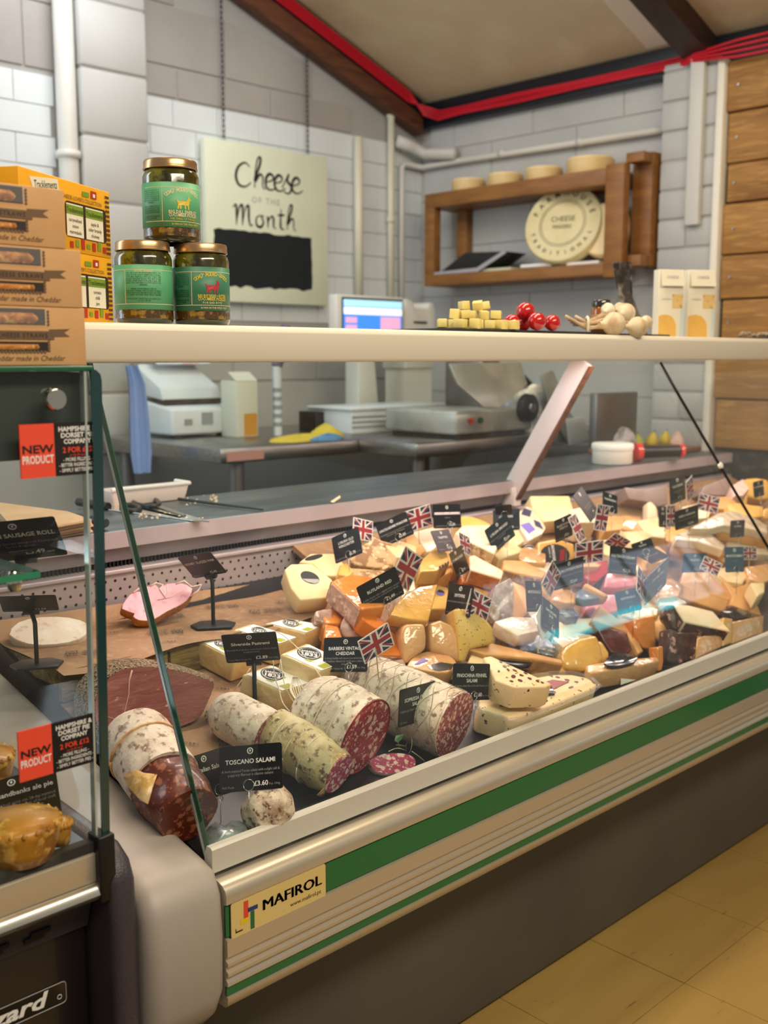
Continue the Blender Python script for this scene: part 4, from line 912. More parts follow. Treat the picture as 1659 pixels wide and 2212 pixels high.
# wedges at the rear left, on the step
w1 = cheese('cheese_wedge', 'cream wedge with round black label at the rear left of the cheeses', ZA, [(180, 880), (255, 818), (485, 812), (718, 995), (692, 1195), (360, 1228), (250, 1090)], .05, .045, 'cream', base='step', n=(-.25, -.62, .74))
decal(w1, ZA, ell(465, 970, 112, 62, 22), 'ink'); decal(w1, ZA, [(372, 985), (560, 990), (570, 1020), (520, 1038), (440, 1022)], 'print_grey', 'label_band', .0012)
w2 = cheese('cheese_wedge', 'cream wedge with black oval label behind the first wedge', ZA, [(345, 795), (470, 702), (730, 700), (800, 762), (880, 860), (880, 960), (640, 950), (500, 820)], .08, .05, 'cream', base='step', n=(-.1, -.5, .86))
decal(w2, ZA, ell(508, 746, 104, 26, -14), 'ink')
cheese('cheese_wedge', 'mottled brown rind cheese behind the old winchester card', ZA, [(1035, 560), (1180, 510), (1270, 555), (1440, 600), (1465, 690), (1400, 850), (1290, 885), (930, 820), (900, 770)], .10, .06, 'rind_mottled', base='board', n=(-.3, -.7, .62))
cheese('cheese_wedge', 'mottled rind slab underneath the old winchester piece', ZA, [(905, 860), (1300, 890), (1330, 930), (1250, 990), (1100, 985), (930, 945)], .055, .05, 'rind_mottled', base='board')
rr = cheese('red_leicester_wedge', 'film wrapped bright orange wedge beside the rutland red card', ZA, [(700, 1015), (930, 932), (1170, 965), (1330, 1080), (1300, 1300), (1050, 1330)], .105, .045, 'orange_w', base='board', rind=[5, 0], rindmat='rind_pink')
cheese('cheese_wedge', 'pale yellow wedge behind the rutland red flag', ZA, [(1420, 1060), (1540, 960), (1640, 1000), (1659, 1130), (1500, 1200)], .09, .04, 'pale_w')
cheese('red_leicester_block', 'upright orange block left of the domed orange wheel', ZG, [(192, 215), (380, 250), (280, 455), (186, 430)], .07, .03, 'orange', n=(-.35, -.75, .55))
dm = cheese('red_leicester_half', 'domed half wheel with pale rind and orange cut side', ZG, smooth_poly([(272, 470), (290, 395), (340, 310), (400, 258), (440, 265), (520, 390), (640, 470), (600, 540), (420, 565), (300, 560)], 2), .075, .05, 'rind_pink', n=(-.45, -.75, .48))
cheese('red_leicester_wedge', 'orange cut wedge below the rutland red card', ZG, [(430, 258), (540, 262), (800, 440), (770, 500), (640, 470), (520, 390)], .085, .035, 'orange', n=(.1, -.55, .83), rest=False)
cheese('red_leicester_wedge', 'small orange wedge behind the barbers card top edge', ZG, [(108, 425), (250, 450), (290, 560), (270, 640), (150, 640), (95, 560)], .05, .04, 'orange_w', n=(-.2, -.5, .84))
cheese('red_leicester_wedge', 'orange wedge with pale rind beneath the barbers flag', ZG, [(800, 490), (900, 580), (975, 780), (880, 765), (700, 760), (660, 700)], .07, .04, 'orange', rind=[2, 3], rindmat='rind_pink', n=(-.1, -.6, .8))
cheese('cheese_wedge', 'shiny film wrapped yellow wedge below the union flag', ZG, [(800, 330), (850, 225), (960, 108), (1100, 30), (1300, 5), (1250, 215), (1200, 402), (1000, 380)], .105, .030, 'yellow_w', n=(-.05, -.62, .78), rest=False)
pl_ = cheese('cheese_wedge', 'yellow wedge with purple sticker beside the spitfire card', ZG, [(1235, 120), (1290, 15), (1400, 40), (1440, 160), (1400, 275), (1225, 275)], .09, .045, 'yellow', n=(-.1, -.7, .7))
decal(pl_, ZG, ell(1325, 100, 45, 30, 10), 'label_purple'); decal(pl_, ZG, [(1290, 85), (1310, 65), (1350, 75), (1372, 100), (1330, 95)], 'ink', 'label_band', .0012)
cheese('cheese_block', 'left of two upright tan rinded blocks', ZG, smooth_poly([(928, 440), (980, 424), (1165, 420), (1182, 560), (1180, 690), (1080, 760), (960, 860), (935, 760), (905, 570)], 1), .06, .05, 'tan_w', n=(-.35, -.85, .4), bev=.008)
cheese('cheese_block', 'right of two upright tan rinded blocks', ZG, smooth_poly([(1200, 425), (1330, 380), (1440, 430), (1520, 540), (1552, 680), (1545, 850), (1400, 770), (1220, 712)], 1), .065, .05, 'tan_w', n=(-.3, -.85, .43), bev=.008)
cheese('cheese_block', 'tall pepper flecked yellow block below the spitfire card', ZH, [(0, 560), (170, 560), (350, 680), (418, 760), (430, 920), (170, 985), (120, 1110), (60, 1130), (40, 860)], .08, .06, 'pepper', n=(-.45, -.80, .4), bev=.006)
sm = cheese('smoked_cheese_round', 'wrapped round cheese with shiny black label behind the sopressa card', ZG, smooth_poly([(975, 860), (1050, 765), (1180, 715), (1330, 722), (1440, 772), (1500, 850), (1400, 940), (1200, 925), (1050, 890)], 2), .045, .035, 'tan_w', base='board')
decal(sm, ZG, [(1185, 865), (1330, 830), (1465, 850), (1440, 905), (1310, 925), (1225, 905)], 'wax_black'); decal(sm, ZG, [(1050, 850), (1130, 790), (1200, 810), (1090, 850)], 'label_purple', 'sticker', .0012)
cheese('cheese_wedge', 'pink rinded wedge behind the sopressa salami', ZG, [(635, 880), (740, 825), (955, 785), (962, 870), (850, 895), (700, 925)], .06, .03, 'rind_pink', base='board', n=(-.1, -.6, .8))
cheese('cheese_wedge', 'rough pink grey rind block below the barbers card', ZG, [(400, 940), (630, 925), (645, 1000), (560, 1120), (520, 1150), (410, 1140)], .05, .05, 'rind_pink', base='deck', n=(-.2, -.85, .5))
cheese('red_leicester_block', 'thin orange edge block seen under the barbers card', ZG, [(325, 930), (400, 930), (395, 1145), (335, 1140)], .05, .04, 'orange', base='deck', n=(-.3, -.85, .45))
cheese('cheese_block', 'brown wrapped block at the crate corner', ZG, [(10, 290), (100, 270), (190, 265), (185, 430), (90, 420), (10, 400)], .06, .05, 'rind_pink', base='board', n=(-.3, -.75, .6))

# upper middle
cheese('cheese_wedge', 'tan wedge below the lincolnshire poacher card', ZB, [(85, 520), (170, 460), (260, 600), (310, 680), (250, 740), (120, 640)], .10, .05, 'tan', n=(-.2, -.75, .62))
cheese('cheese_wedge', 'pale wide wedge behind the plum coloured card', ZB, [(150, 460), (400, 400), (560, 430), (600, 560), (460, 640), (330, 690), (260, 590)], .11, .05, 'pale_w', n=(-.1, -.55, .83))
tg = cheese('cheese_wedge', 'yellow labelled wedge left of the small dark card', ZB, [(245, 790), (430, 610), (560, 700), (575, 800), (440, 895), (250, 905)], .105, .035, 'yellow_w')
for k in range(4): decal(tg, ZB, [(455 + k*32, 850 - k*18), (475 + k*32, 838 - k*18), (490 + k*26, 880 - k*22), (465 + k*28, 885 - k*18)], 'ink', 'stripe')
cheese('cheese_wedge', 'yellow slab underneath the labelled yellow wedge', ZB, [(235, 925), (450, 910), (600, 850), (620, 900), (460, 970), (250, 955)], .06, .04, 'yellow_w')
cheese('cheese_round', 'yellow wheel edge behind the striped black card', ZB, smooth_poly([(690, 300), (770, 280), (900, 310), (1040, 375), (1000, 400), (850, 390), (700, 400)], 2), .11, .06, 'yellow', bev=.006)
cheese('cheese_wedge', 'large pale wedge with brown spotted rind', ZB, [(640, 470), (720, 390), (1040, 380), (1110, 640), (1085, 705), (790, 560)], .115, .06, 'pale', rind=[3, 4], rindmat='rind_mottled')
cheese('cheese_block', 'cream slab below the lyburn smoked card', ZB, [(1080, 710), (1240, 560), (1385, 640), (1370, 690), (1130, 770)], .085, .04, 'cream')
cheese('cheese_wedge', 'orange rinded wedge with pale top', ZB, [(800, 730), (850, 715), (1190, 900), (1160, 985), (810, 880)], .10, .035, 'pale', rind=[3, 4], rindmat='rind_orange')
cheese('cheese_wedge', 'orange ribbed rind wedge underneath the pale topped one', ZB, [(700, 930), (800, 905), (1190, 1000), (1120, 1090), (860, 1080), (720, 1010)], .06, .05, 'orange', rind=[2, 3, 4], rindmat='rind_orange')
cheese('cheese_wedge', 'tan wedge with pink mottled rind in the middle', ZH, [(525, 45), (720, 48), (985, 175), (940, 240), (640, 180), (520, 140)], .105, .04, 'tan', rind=[3, 4], rindmat='rind_pink')
cheese('blue_cheese_wedge', 'big wrapped wedge with rough grey pink rind', ZH, [(438, 315), (600, 230), (650, 330), (770, 560), (760, 600), (560, 745), (425, 690), (385, 630), (405, 450)], .08, .06, 'rind_grey', n=(-.4, -.75, .55))
cheese('cheese_wedge', 'pale cut face leaning on the grey pink rind wedge', ZH, [(615, 265), (740, 325), (800, 420), (790, 590), (765, 560), (690, 400)], .10, .04, 'tan', n=(.2, -.6, .77), rest=False)
cheese('blue_cheese_wedge', 'low wedge with speckled grey rind and pale film', ZH, [(435, 745), (560, 790), (700, 905), (800, 990), (700, 1010), (540, 960), (440, 905)], .05, .045, 'rind_grey', n=(-.3, -.7, .65))
cheese('blue_cheese_wedge', 'silver foil wrapped wedge beside the pale blue card', ZH, [(690, 880), (830, 800), (1000, 880), (1080, 960), (1060, 1060), (830, 1010), (740, 960)], .055, .035, 'foil', n=(-.1, -.5, .86))
mat('foil', '#aab0b8', .25, .6, noise=(60, '#6d737d', .45, .6), bump=(60, .8))
cheese('cheese_wedge', 'film wrapped pale wedge behind the foil wedge', ZH, [(430, 690), (600, 640), (860, 650), (900, 800), (690, 840), (520, 760)], .085, .03, 'pale_w')
cheese('cheese_slab', 'long tan slab with brown rind above the cranberry wedge', ZH, [(165, 985), (320, 900), (1140, 1095), (1160, 1145), (830, 1085), (330, 1040)], .06, .03, 'tan', rind=[3, 4, 5], rindmat='rind_tan')
cheese('cheese_slab', 'cream slab behind the cranberry wedge', ZH, [(155, 1120), (180, 1040), (360, 1045), (520, 1090), (400, 1160), (300, 1170)], .05, .04, 'cream')
cheese('cheese_slab', 'golden slab to the right of the cranberry wedge', ZH, [(800, 1140), (1180, 1150), (1205, 1210), (1000, 1240), (850, 1200)], .035, .03, 'yellow')
bt = cheese('black_tray', 'small black tray holding the rinded slab', ZH, [(430, 1085), (560, 1075), (830, 1125), (800, 1165), (720, 1172), (500, 1130)], .052, .006, 'black_gloss', cat='tray', bev=.001)
# cranberry cheeses
cheese('cranberry_cheese_tray', 'small dark tray underneath the cranberry wedge', ZK, [(930, 345), (1285, 280), (1310, 338), (1000, 362)], .058, .005, 'black_gloss', base='deck', cat='tray', bev=.001)
tub = cheese('cranberry_cheese_tub', 'cranberry cheese sealed in a clear tub with red label by the front rail', ZK, smooth_poly([(740, 430), (820, 300), (1290, 195), (1530, 215), (1600, 260), (1580, 305), (1050, 508), (930, 500), (820, 470)], 2), .053, .050, 'cranberry', base='deck', bev=.006)
decal(tub, ZK, [(930, 350), (1290, 235), (1412, 250), (1200, 350), (1050, 412)], 'label_red', 'red_label', .0016)
decal(tub, ZK, [(1050, 375), (1160, 345), (1180, 352), (1068, 385)], 'print_white', 'label_lettering', .0024)
lipo = on_top(tub, ZK, smooth_poly([(725, 432), (812, 290), (1290, 184), (1540, 205), (1622, 262), (1595, 318), (1050, 526), (925, 516), (805, 482)], 2), .002)
mk('tub_lip', tube(lipo + [lipo[0]], .0035, 6), 'clear_plastic', tub, smooth=True)
cw = cheese('cranberry_cheese_wedge', 'cranberry studded wedge lying on top of the tub', ZK, [(775, 66), (830, 56), (1290, 266), (1240, 290), (1010, 292), (868, 240)], .108, .044, 'cranberry', base='deck')
for k, (cx, cy, rx, ry, a) in enumerate([(905, 100, 14, 6, 30), (935, 135, 16, 8, 20), (960, 160, 14, 6, 40), (1010, 165, 20, 5, 25), (1060, 200, 18, 5, 20), (1090, 185, 16, 5, 25), (1120, 225, 18, 6, 25), (1000, 210, 18, 12, 10), (1050, 240, 20, 8, 20), (1180, 245, 16, 5, 25), (1215, 255, 14, 5, 25), (890, 170, 10, 8, 0), (985, 245, 16, 6, 15)]):
    decal(cw, ZK, ell(cx, cy, rx, ry, a, 8), 'berry', 'berry', .0012)
mat('berry', '#5b1a26', .4)
for k, (cx, cy, rx, ry, a) in enumerate([(900, 405, 22, 6, 10), (912, 430, 20, 6, 5), (980, 435, 22, 6, -15), (860, 365, 14, 10, 0), (1180, 400, 20, 10, 20), (1240, 395, 18, 8, -20), (1330, 215, 18, 5, 10), (1400, 235, 20, 5, 10), (1470, 250, 16, 5, 10), (1300, 330, 18, 7, -20), (1430, 290, 20, 6, -15)]):
    decal(tub, ZK, ell(cx, cy, rx, ry, a, 8), 'berry', 'berry', .0012)

# right half
cheese('cheese_block', 'shiny yellow moulded cheese behind the cranberry tub', ZH, smooth_poly([(1130, 1020), (1180, 940), (1330, 860), (1510, 820), (1560, 930), (1590, 1090), (1540, 1170), (1380, 1200), (1200, 1190), (1150, 1110)], 1), .06, .05, 'yellow_w', n=(-.2, -.7, .68), bev=.010)
cheese('cheese_wedge', 'small yellow lump beside the moulded cheese', ZI, smooth_poly([(60, 960), (110, 1000), (165, 1090), (168, 1140), (110, 1180), (40, 1150), (20, 1040)], 1), .04, .035, 'yellow_w', n=(-.1, -.7, .7), bev=.008)
cheese('soft_cheese', 'white rinded soft cheese with pale side in the middle', ZH, [(1105, 690), (1290, 655), (1480, 650), (1520, 740), (1380, 800), (1120, 870)], .075, .04, 'pale', n=(-.1, -.75, .65), bev=.006)
cheese('cheese_wedge', 'tan wedge standing behind the white soft cheese', ZH, [(1470, 610), (1545, 530), (1659, 640), (1659, 800), (1520, 740)], .09, .04, 'tan', n=(-.2, -.7, .68))
cheese('wrapped_cheese_block', 'large wrapped block with white price label at the front rail', ZI, [(-60, 1210), (200, 1160), (600, 1130), (640, 1170), (470, 1215), (0, 1290), (-50, 1270)], .045, .040, 'tan_w', base='deck')
wl = cheese('price_label', 'white shelf label on the wrapped block by the rail', ZI, [(270, 1275), (472, 1238), (470, 1330), (268, 1398)], .02, .0008, 'paper_white', base='deck', n=(0, -.9, .42), cat='label', bev=0, rest=False)
cheese('dark_cheese_wedge', 'dark red brown glossy wedge next to the yellow lump', ZI, [(50, 870), (160, 860), (330, 900), (380, 1060), (330, 1100), (180, 1090), (110, 980)], .055, .04, 'wine_rind', n=(-.2, -.6, .77))
mat('wine_rind', '#4a1712', .2, noise=(20, '#7d3a2c', .45, .65), coat=.8, bump=(40, .3))
cheese('black_tray', 'round black tray by the wrapped block at the rail', ZI, smooth_poly([(110, 1190), (200, 1100), (400, 1110), (420, 1160), (340, 1200), (200, 1220)], 2), .055, .005, 'black_gloss', base='deck', cat='tray', bev=.001)
cheese('cheese_wedge', 'long pale wedge leaning behind the dark wedge', ZI, [(0, 780), (70, 645), (200, 740), (400, 900), (485, 1080), (440, 1100), (330, 900), (200, 860)], .08, .035, 'tan', n=(.1, -.6, .8))
cheese('orange_cheese_block', 'bright orange film wrapped block near the front', ZI, [(378, 780), (590, 740), (602, 1045), (540, 1062), (480, 1050), (395, 900)], .06, .045, 'orange_w', n=(-.35, -.85, .4))
cheese('cheese_truckle', 'small tan truckle right of the orange block', ZI, [(610, 810), (740, 800), (745, 965), (690, 985), (615, 975)], .05, .04, 'tan', n=(-.3, -.85, .43), bev=.010)
cheese('orange_cheese_block', 'orange slice standing under the film edge', ZI, [(610, 1040), (670, 1030), (675, 1180), (660, 1260), (625, 1270)], .03, .03, 'orange_w', base='deck', n=(-.3, -.9, .3))
cheese('brown_rind_wedge', 'pale wedge with dark brown rind lying on top at right', ZI, [(765, 635), (900, 640), (1140, 700), (1308, 890), (870, 800)], .10, .032, 'pale', rind=[3, 4], rindmat='rind_brown', n=(-.05, -.5, .86), rest=False)
cheese('brown_rind_wedge', 'dark brown rinded block at the back of the pale wedge', ZI, [(700, 640), (770, 640), (850, 790), (830, 900), (760, 860), (690, 730)], .085, .04, 'rind_brown', n=(-.5, -.7, .5), rest=False)
cheese('brown_rind_block', 'rough dark brown rinded block touching the front rail', ZI, [(740, 860), (830, 905), (1005, 900), (985, 1060), (980, 1150), (790, 1205), (700, 1180), (735, 1020)], .05, .05, 'rind_brown', base='deck', n=(-.4, -.85, .35), bev=.006)
cheese('cheese_block', 'tan cut block beside the dark brown rind at the rail', ZI, [(1000, 955), (1060, 930), (1235, 930), (1225, 1040), (985, 1150)], .05, .05, 'tan_w', base='deck', n=(.05, -.9, .43), bev=.004)
cheese('cheese_block', 'narrow golden block by the rail', ZI, [(1240, 760), (1330, 770), (1320, 1000), (1235, 1035)], .06, .05, 'yellow_w', base='board', n=(-.1, -.9, .42))
cheese('cheese_block', 'large tan block at the right end of the rail', ZI, [(1335, 800), (1625, 740), (1615, 905), (1325, 1010)], .05, .05, 'tan_w', base='board', n=(-.05, -.9, .42))
cheese('cheese_wedge', 'broad film wrapped tan wedge below the blue cards', ZI, [(830, 440), (880, 250), (1010, 300), (1180, 370), (1250, 450), (1330, 540), (1290, 600), (1100, 540)], .10, .03, 'tan_w', n=(-.15, -.55, .82))
cheese('cheese_wedge', 'pale edged wedge under the broad wrapped wedge', ZI, [(700, 400), (830, 440), (1290, 600), (1260, 690), (1210, 700), (800, 560)], .07, .03, 'tan', n=(-.1, -.65, .75))
cheese('cheese_wedge', 'tan wedge leaning at the right side', ZI, [(1200, 350), (1340, 480), (1480, 430), (1600, 740), (1440, 690), (1300, 640), (1330, 560)], .085, .03, 'tan', n=(-.05, -.6, .8))
cheese('cheese_block', 'small cream block at the right edge behind the tan wedge', ZI, [(1490, 430), (1630, 430), (1630, 520), (1560, 560)], .09, .04, 'cream')
bx_ = cheese('cheese_slab', 'black foot tray under the leaning tan wedge', ZI, [(1215, 700), (1330, 650), (1500, 735), (1360, 760)], .055, .005, 'black_gloss', cat='tray', bev=.001)
# red and pink packs
rp = cheese('red_wax_pack', 'bright red plastic cheese pack with cut out handle', ZC, [(725, 1035), (1000, 975), (1005, 1120), (960, 1160), (855, 1255), (740, 1185)], .10, .04, 'wax_red', n=(-.3, -.75, .6), bev=.004)
decal(rp, ZC, ell(840, 1075, 45, 18, -8), 'print_white', 'handle_hole')
decal(rp, ZC, ell(830, 1205, 48, 16, 0), 'wax_red', 'handle_ridge', .003)
cheese('pink_film_pack', 'pink film wrapped cheese behind the kaltbach card', ZC, [(985, 1130), (1150, 1130), (1330, 1170), (1330, 1260), (1100, 1300), (960, 1290)], .085, .04, 'film_pink', n=(-.1, -.6, .8))
cheese('pink_film_pack', 'wide pink wrapped slab right of the stoneycross card', ZI, [(0, 560), (140, 540), (250, 545), (240, 690), (100, 740), (20, 660), (-60, 690), (-70, 590)], .07, .03, 'film_pink', n=(-.1, -.55, .83))
cheese('blue_label_pack', 'slate blue labelled wedge under the stoneycross card', ZH, [(1300, 380), (1390, 320), (1600, 420), (1620, 440), (1400, 470), (1290, 440)], .095, .02, 'card_slate_l')
mat('card_slate_l', '#5d7183', .3, coat=.6)
cheese('cheese_wedge', 'pale wedge edge above the slate blue labelled wedge', ZH, [(1370, 310), (1400, 285), (1640, 420), (1600, 430)], .105, .02, 'tan')
cheese('cheese_wedge', 'wrapped tan wedge below the stoneycross card', ZH, [(1080, 400), (1190, 350), (1300, 400), (1290, 500), (1180, 500), (1030, 460)], .085, .03, 'tan_w')
cheese('blue_label_pack', 'translucent blue grey pack beside the pale card', ZH, [(1150, 470), (1240, 520), (1330, 640), (1200, 650), (1110, 600)], .07, .03, 'foil')
# top middle / right
cheese('cheese_block', 'big pale yellow block at the back near the shelf support', ZC, [(130, 262), (570, 262), (612, 400), (600, 520), (290, 555), (160, 400)], .12, .05, 'cream', n=(-.1, -.6, .8))
st_ = cheese('union_flag_pack', 'wedge pack printed with a faded flag behind the gruyere card', ZC, [(0, 450), (90, 375), (200, 430), (310, 620), (270, 690), (110, 770), (20, 620)], .115, .03, 'pale_w', n=(-.1, -.55, .83))
decal(st_, ZC, [(60, 400), (150, 430), (130, 500), (30, 470)], 'flag_blue', 'print'); decal(st_, ZC, [(20, 590), (120, 560), (190, 640), (120, 690)], 'label_purple', 'print'); decal(st_, ZC, [(170, 530), (240, 560), (280, 640), (190, 600)], 'flag_blue', 'print')
cheese('black_wax_truckle', 'black waxed truckle left of the round black label', ZC, smooth_poly([(40, 830), (90, 790), (180, 800), (200, 860), (190, 990), (110, 1020), (40, 960)], 1), .085, .05, 'wax_black', n=(-.3, -.8, .5), bev=.010)
sn = cheese('snowdonia_truckle', 'yellow truckle with big round black label', ZC, smooth_poly([(215, 780), (420, 740), (630, 800), (630, 960), (460, 1060), (330, 1090), (210, 1000)], 1), .10, .05, 'yellow_w', n=(-.3, -.7, .65), bev=.006)
decal(sn, ZC, ell(410, 925, 165, 120, 5), 'ink', 'round_label')
_o, _n = V(sn['_q']), V(sn['_n']); _c = on_top(sn, ZC, [(375, 900)], .0016)[0]; _e = on_top(sn, ZC, [(375, 820), (400, 1000)], .0016); _u = (_e[1] - _e[0]).normalized(); _v = _n.cross(_u)
mk('label_lettering', comb(text_geo('SNOWDONIA', _c, _u, _v, .011, maxw=.045, bold=.02), text_geo('CHEESE CO', _c - _v*.008, _u, _v, .006, maxw=.03)), 'print_white', sn)
decal(sn, ZC, [(465, 870), (520, 860), (515, 985), (460, 1000)], 'label_red', 'print', .0016)
cheese('cheese_block', 'tan block between the small black card and the tall flag', ZC, [(690, 535), (770, 510), (845, 525), (845, 690), (730, 680)], .12, .04, 'tan', n=(-.2, -.8, .56))
cheese('dark_cheese_wedge', 'grey brown rinded wedge behind the large flag', ZC, [(740, 700), (880, 675), (990, 740), (960, 800), (760, 790)], .11, .04, 'rind_brown', n=(-.1, -.6, .8))
cheese('cheese_wedge', 'pale triangular wedge behind the folded flag', ZC, [(1020, 510), (1070, 530), (1270, 800), (1100, 800), (985, 730)], .12, .035, 'cream', n=(-.1, -.65, .75))
cheese('cheese_wedge', 'film wrapped orange tan wedge at the back', ZC, [(1060, 500), (1220, 480), (1365, 500), (1425, 640), (1300, 660), (1160, 640)], .125, .04, 'tan_w', n=(-.1, -.6, .8))
cheese('cheese_wedge', 'cream wedge in front of the film wrapped orange tan wedge', ZC, [(1160, 660), (1420, 650), (1500, 720), (1400, 790), (1280, 800)], .105, .03, 'cream')
cheese('soft_cheese', 'upright white rinded soft cheese wedge at the rear right', ZD, [(115, 505), (165, 490), (235, 560), (262, 780), (110, 790)], .125, .03, 'pale', n=(-.3, -.8, .5), bev=.006)
cheese('soft_cheese', 'pink rinded soft cheese wedge below the upright white one', ZD, [(90, 745), (265, 800), (325, 900), (310, 980), (170, 970), (100, 950)], .11, .04, 'soft_pink', n=(-.3, -.7, .65), bev=.006)
mat('soft_pink', '#ecc3b6', .5, noise=(30, '#e2ae9d', .45, .65), bump=(40, .2))
for k, (pts, m_, lb) in enumerate([([(455, 930), (640, 850), (900, 880), (1110, 1060), (1090, 1120), (760, 1010), (480, 980)], 'pale_w', 'upper long pale slice of the layered stack at right'), ([(430, 1010), (620, 990), (1090, 1130), (1100, 1190), (800, 1130), (440, 1080)], 'tan', 'middle long tan slice of the layered stack at right'), ([(430, 1100), (800, 1150), (1110, 1210), (1110, 1270), (800, 1230), (440, 1150)], 'tan_w', 'lower long tan slice of the layered stack at right'),
    ([(650, 840), (1020, 640), (1200, 610), (1480, 700), (1659, 800), (1659, 900), (1380, 830), (1100, 800), (900, 850)], 'pale_w', 'curved pale wrapped cheese at the right edge'), ([(1020, 780), (1380, 820), (1659, 920), (1659, 1010), (1300, 930), (1050, 900)], 'tan', 'curved tan layer below the pale wrapped cheese'), ([(1120, 950), (1659, 1020), (1700, 1180), (1400, 1150), (1130, 1080)], 'pale_w', 'lowest pale wrapped layer at the right edge')]):
    cheese('cheese_slice', lb, ZD, pts, [.10, .075, .05, .12, .095, .07][k], .025, m_)
cheese('half_cheese_round', 'golden half wheel at the back right edge', ZD, smooth_poly([(1320, 230), (1400, 195), (1520, 185), (1659, 205), (1720, 300), (1700, 470), (1560, 470), (1330, 420)], 1), .15, .06, 'yellow', n=(-.3, -.8, .5), bev=.010)
cheese('cheese_wedge', 'golden wedge left of the half wheel', ZD, [(1250, 360), (1330, 345), (1400, 430), (1390, 540), (1240, 500)], .13, .05, 'yellow', n=(-.2, -.7, .68))
cheese('cheese_wedge', 'flat golden slab in front of the half wheel', ZD, [(1130, 540), (1240, 510), (1600, 560), (1600, 690), (1440, 700), (1140, 600)], .12, .04, 'yellow')
cheese('cheese_truckle', 'small round golden truckle at the very right edge', ZD, smooth_poly([(1610, 600), (1659, 560), (1720, 600), (1720, 700), (1650, 730), (1600, 680)], 1), .11, .04, 'yellow_w', n=(-.3, -.8, .5), bev=.008)
cheese('cheese_block', 'tan block under the tilted right hand flag', ZD, [(775, 650), (970, 640), (985, 760), (960, 830), (790, 800)], .11, .04, 'tan', n=(-.2, -.75, .63))
cheese('cheese_block', 'grey brown wrapped box at the rear right', ZD, [(830, 300), (1170, 170), (1190, 420), (1000, 420), (800, 400)], .14, .05, 'rind_grey_l', n=(-.3, -.85, .43))
mat('rind_grey_l', '#98837d', .45, noise=(12, '#86716b', .4, .7), coat=.3)
cheese('cheese_block', 'pinkish tan wrapped box behind the tall flag', ZD, [(-180, 310), (80, 330), (370, 280), (375, 530), (250, 560), (100, 500), (-120, 460)], .15, .05, 'rind_grey_l', n=(-.2, -.85, .48))
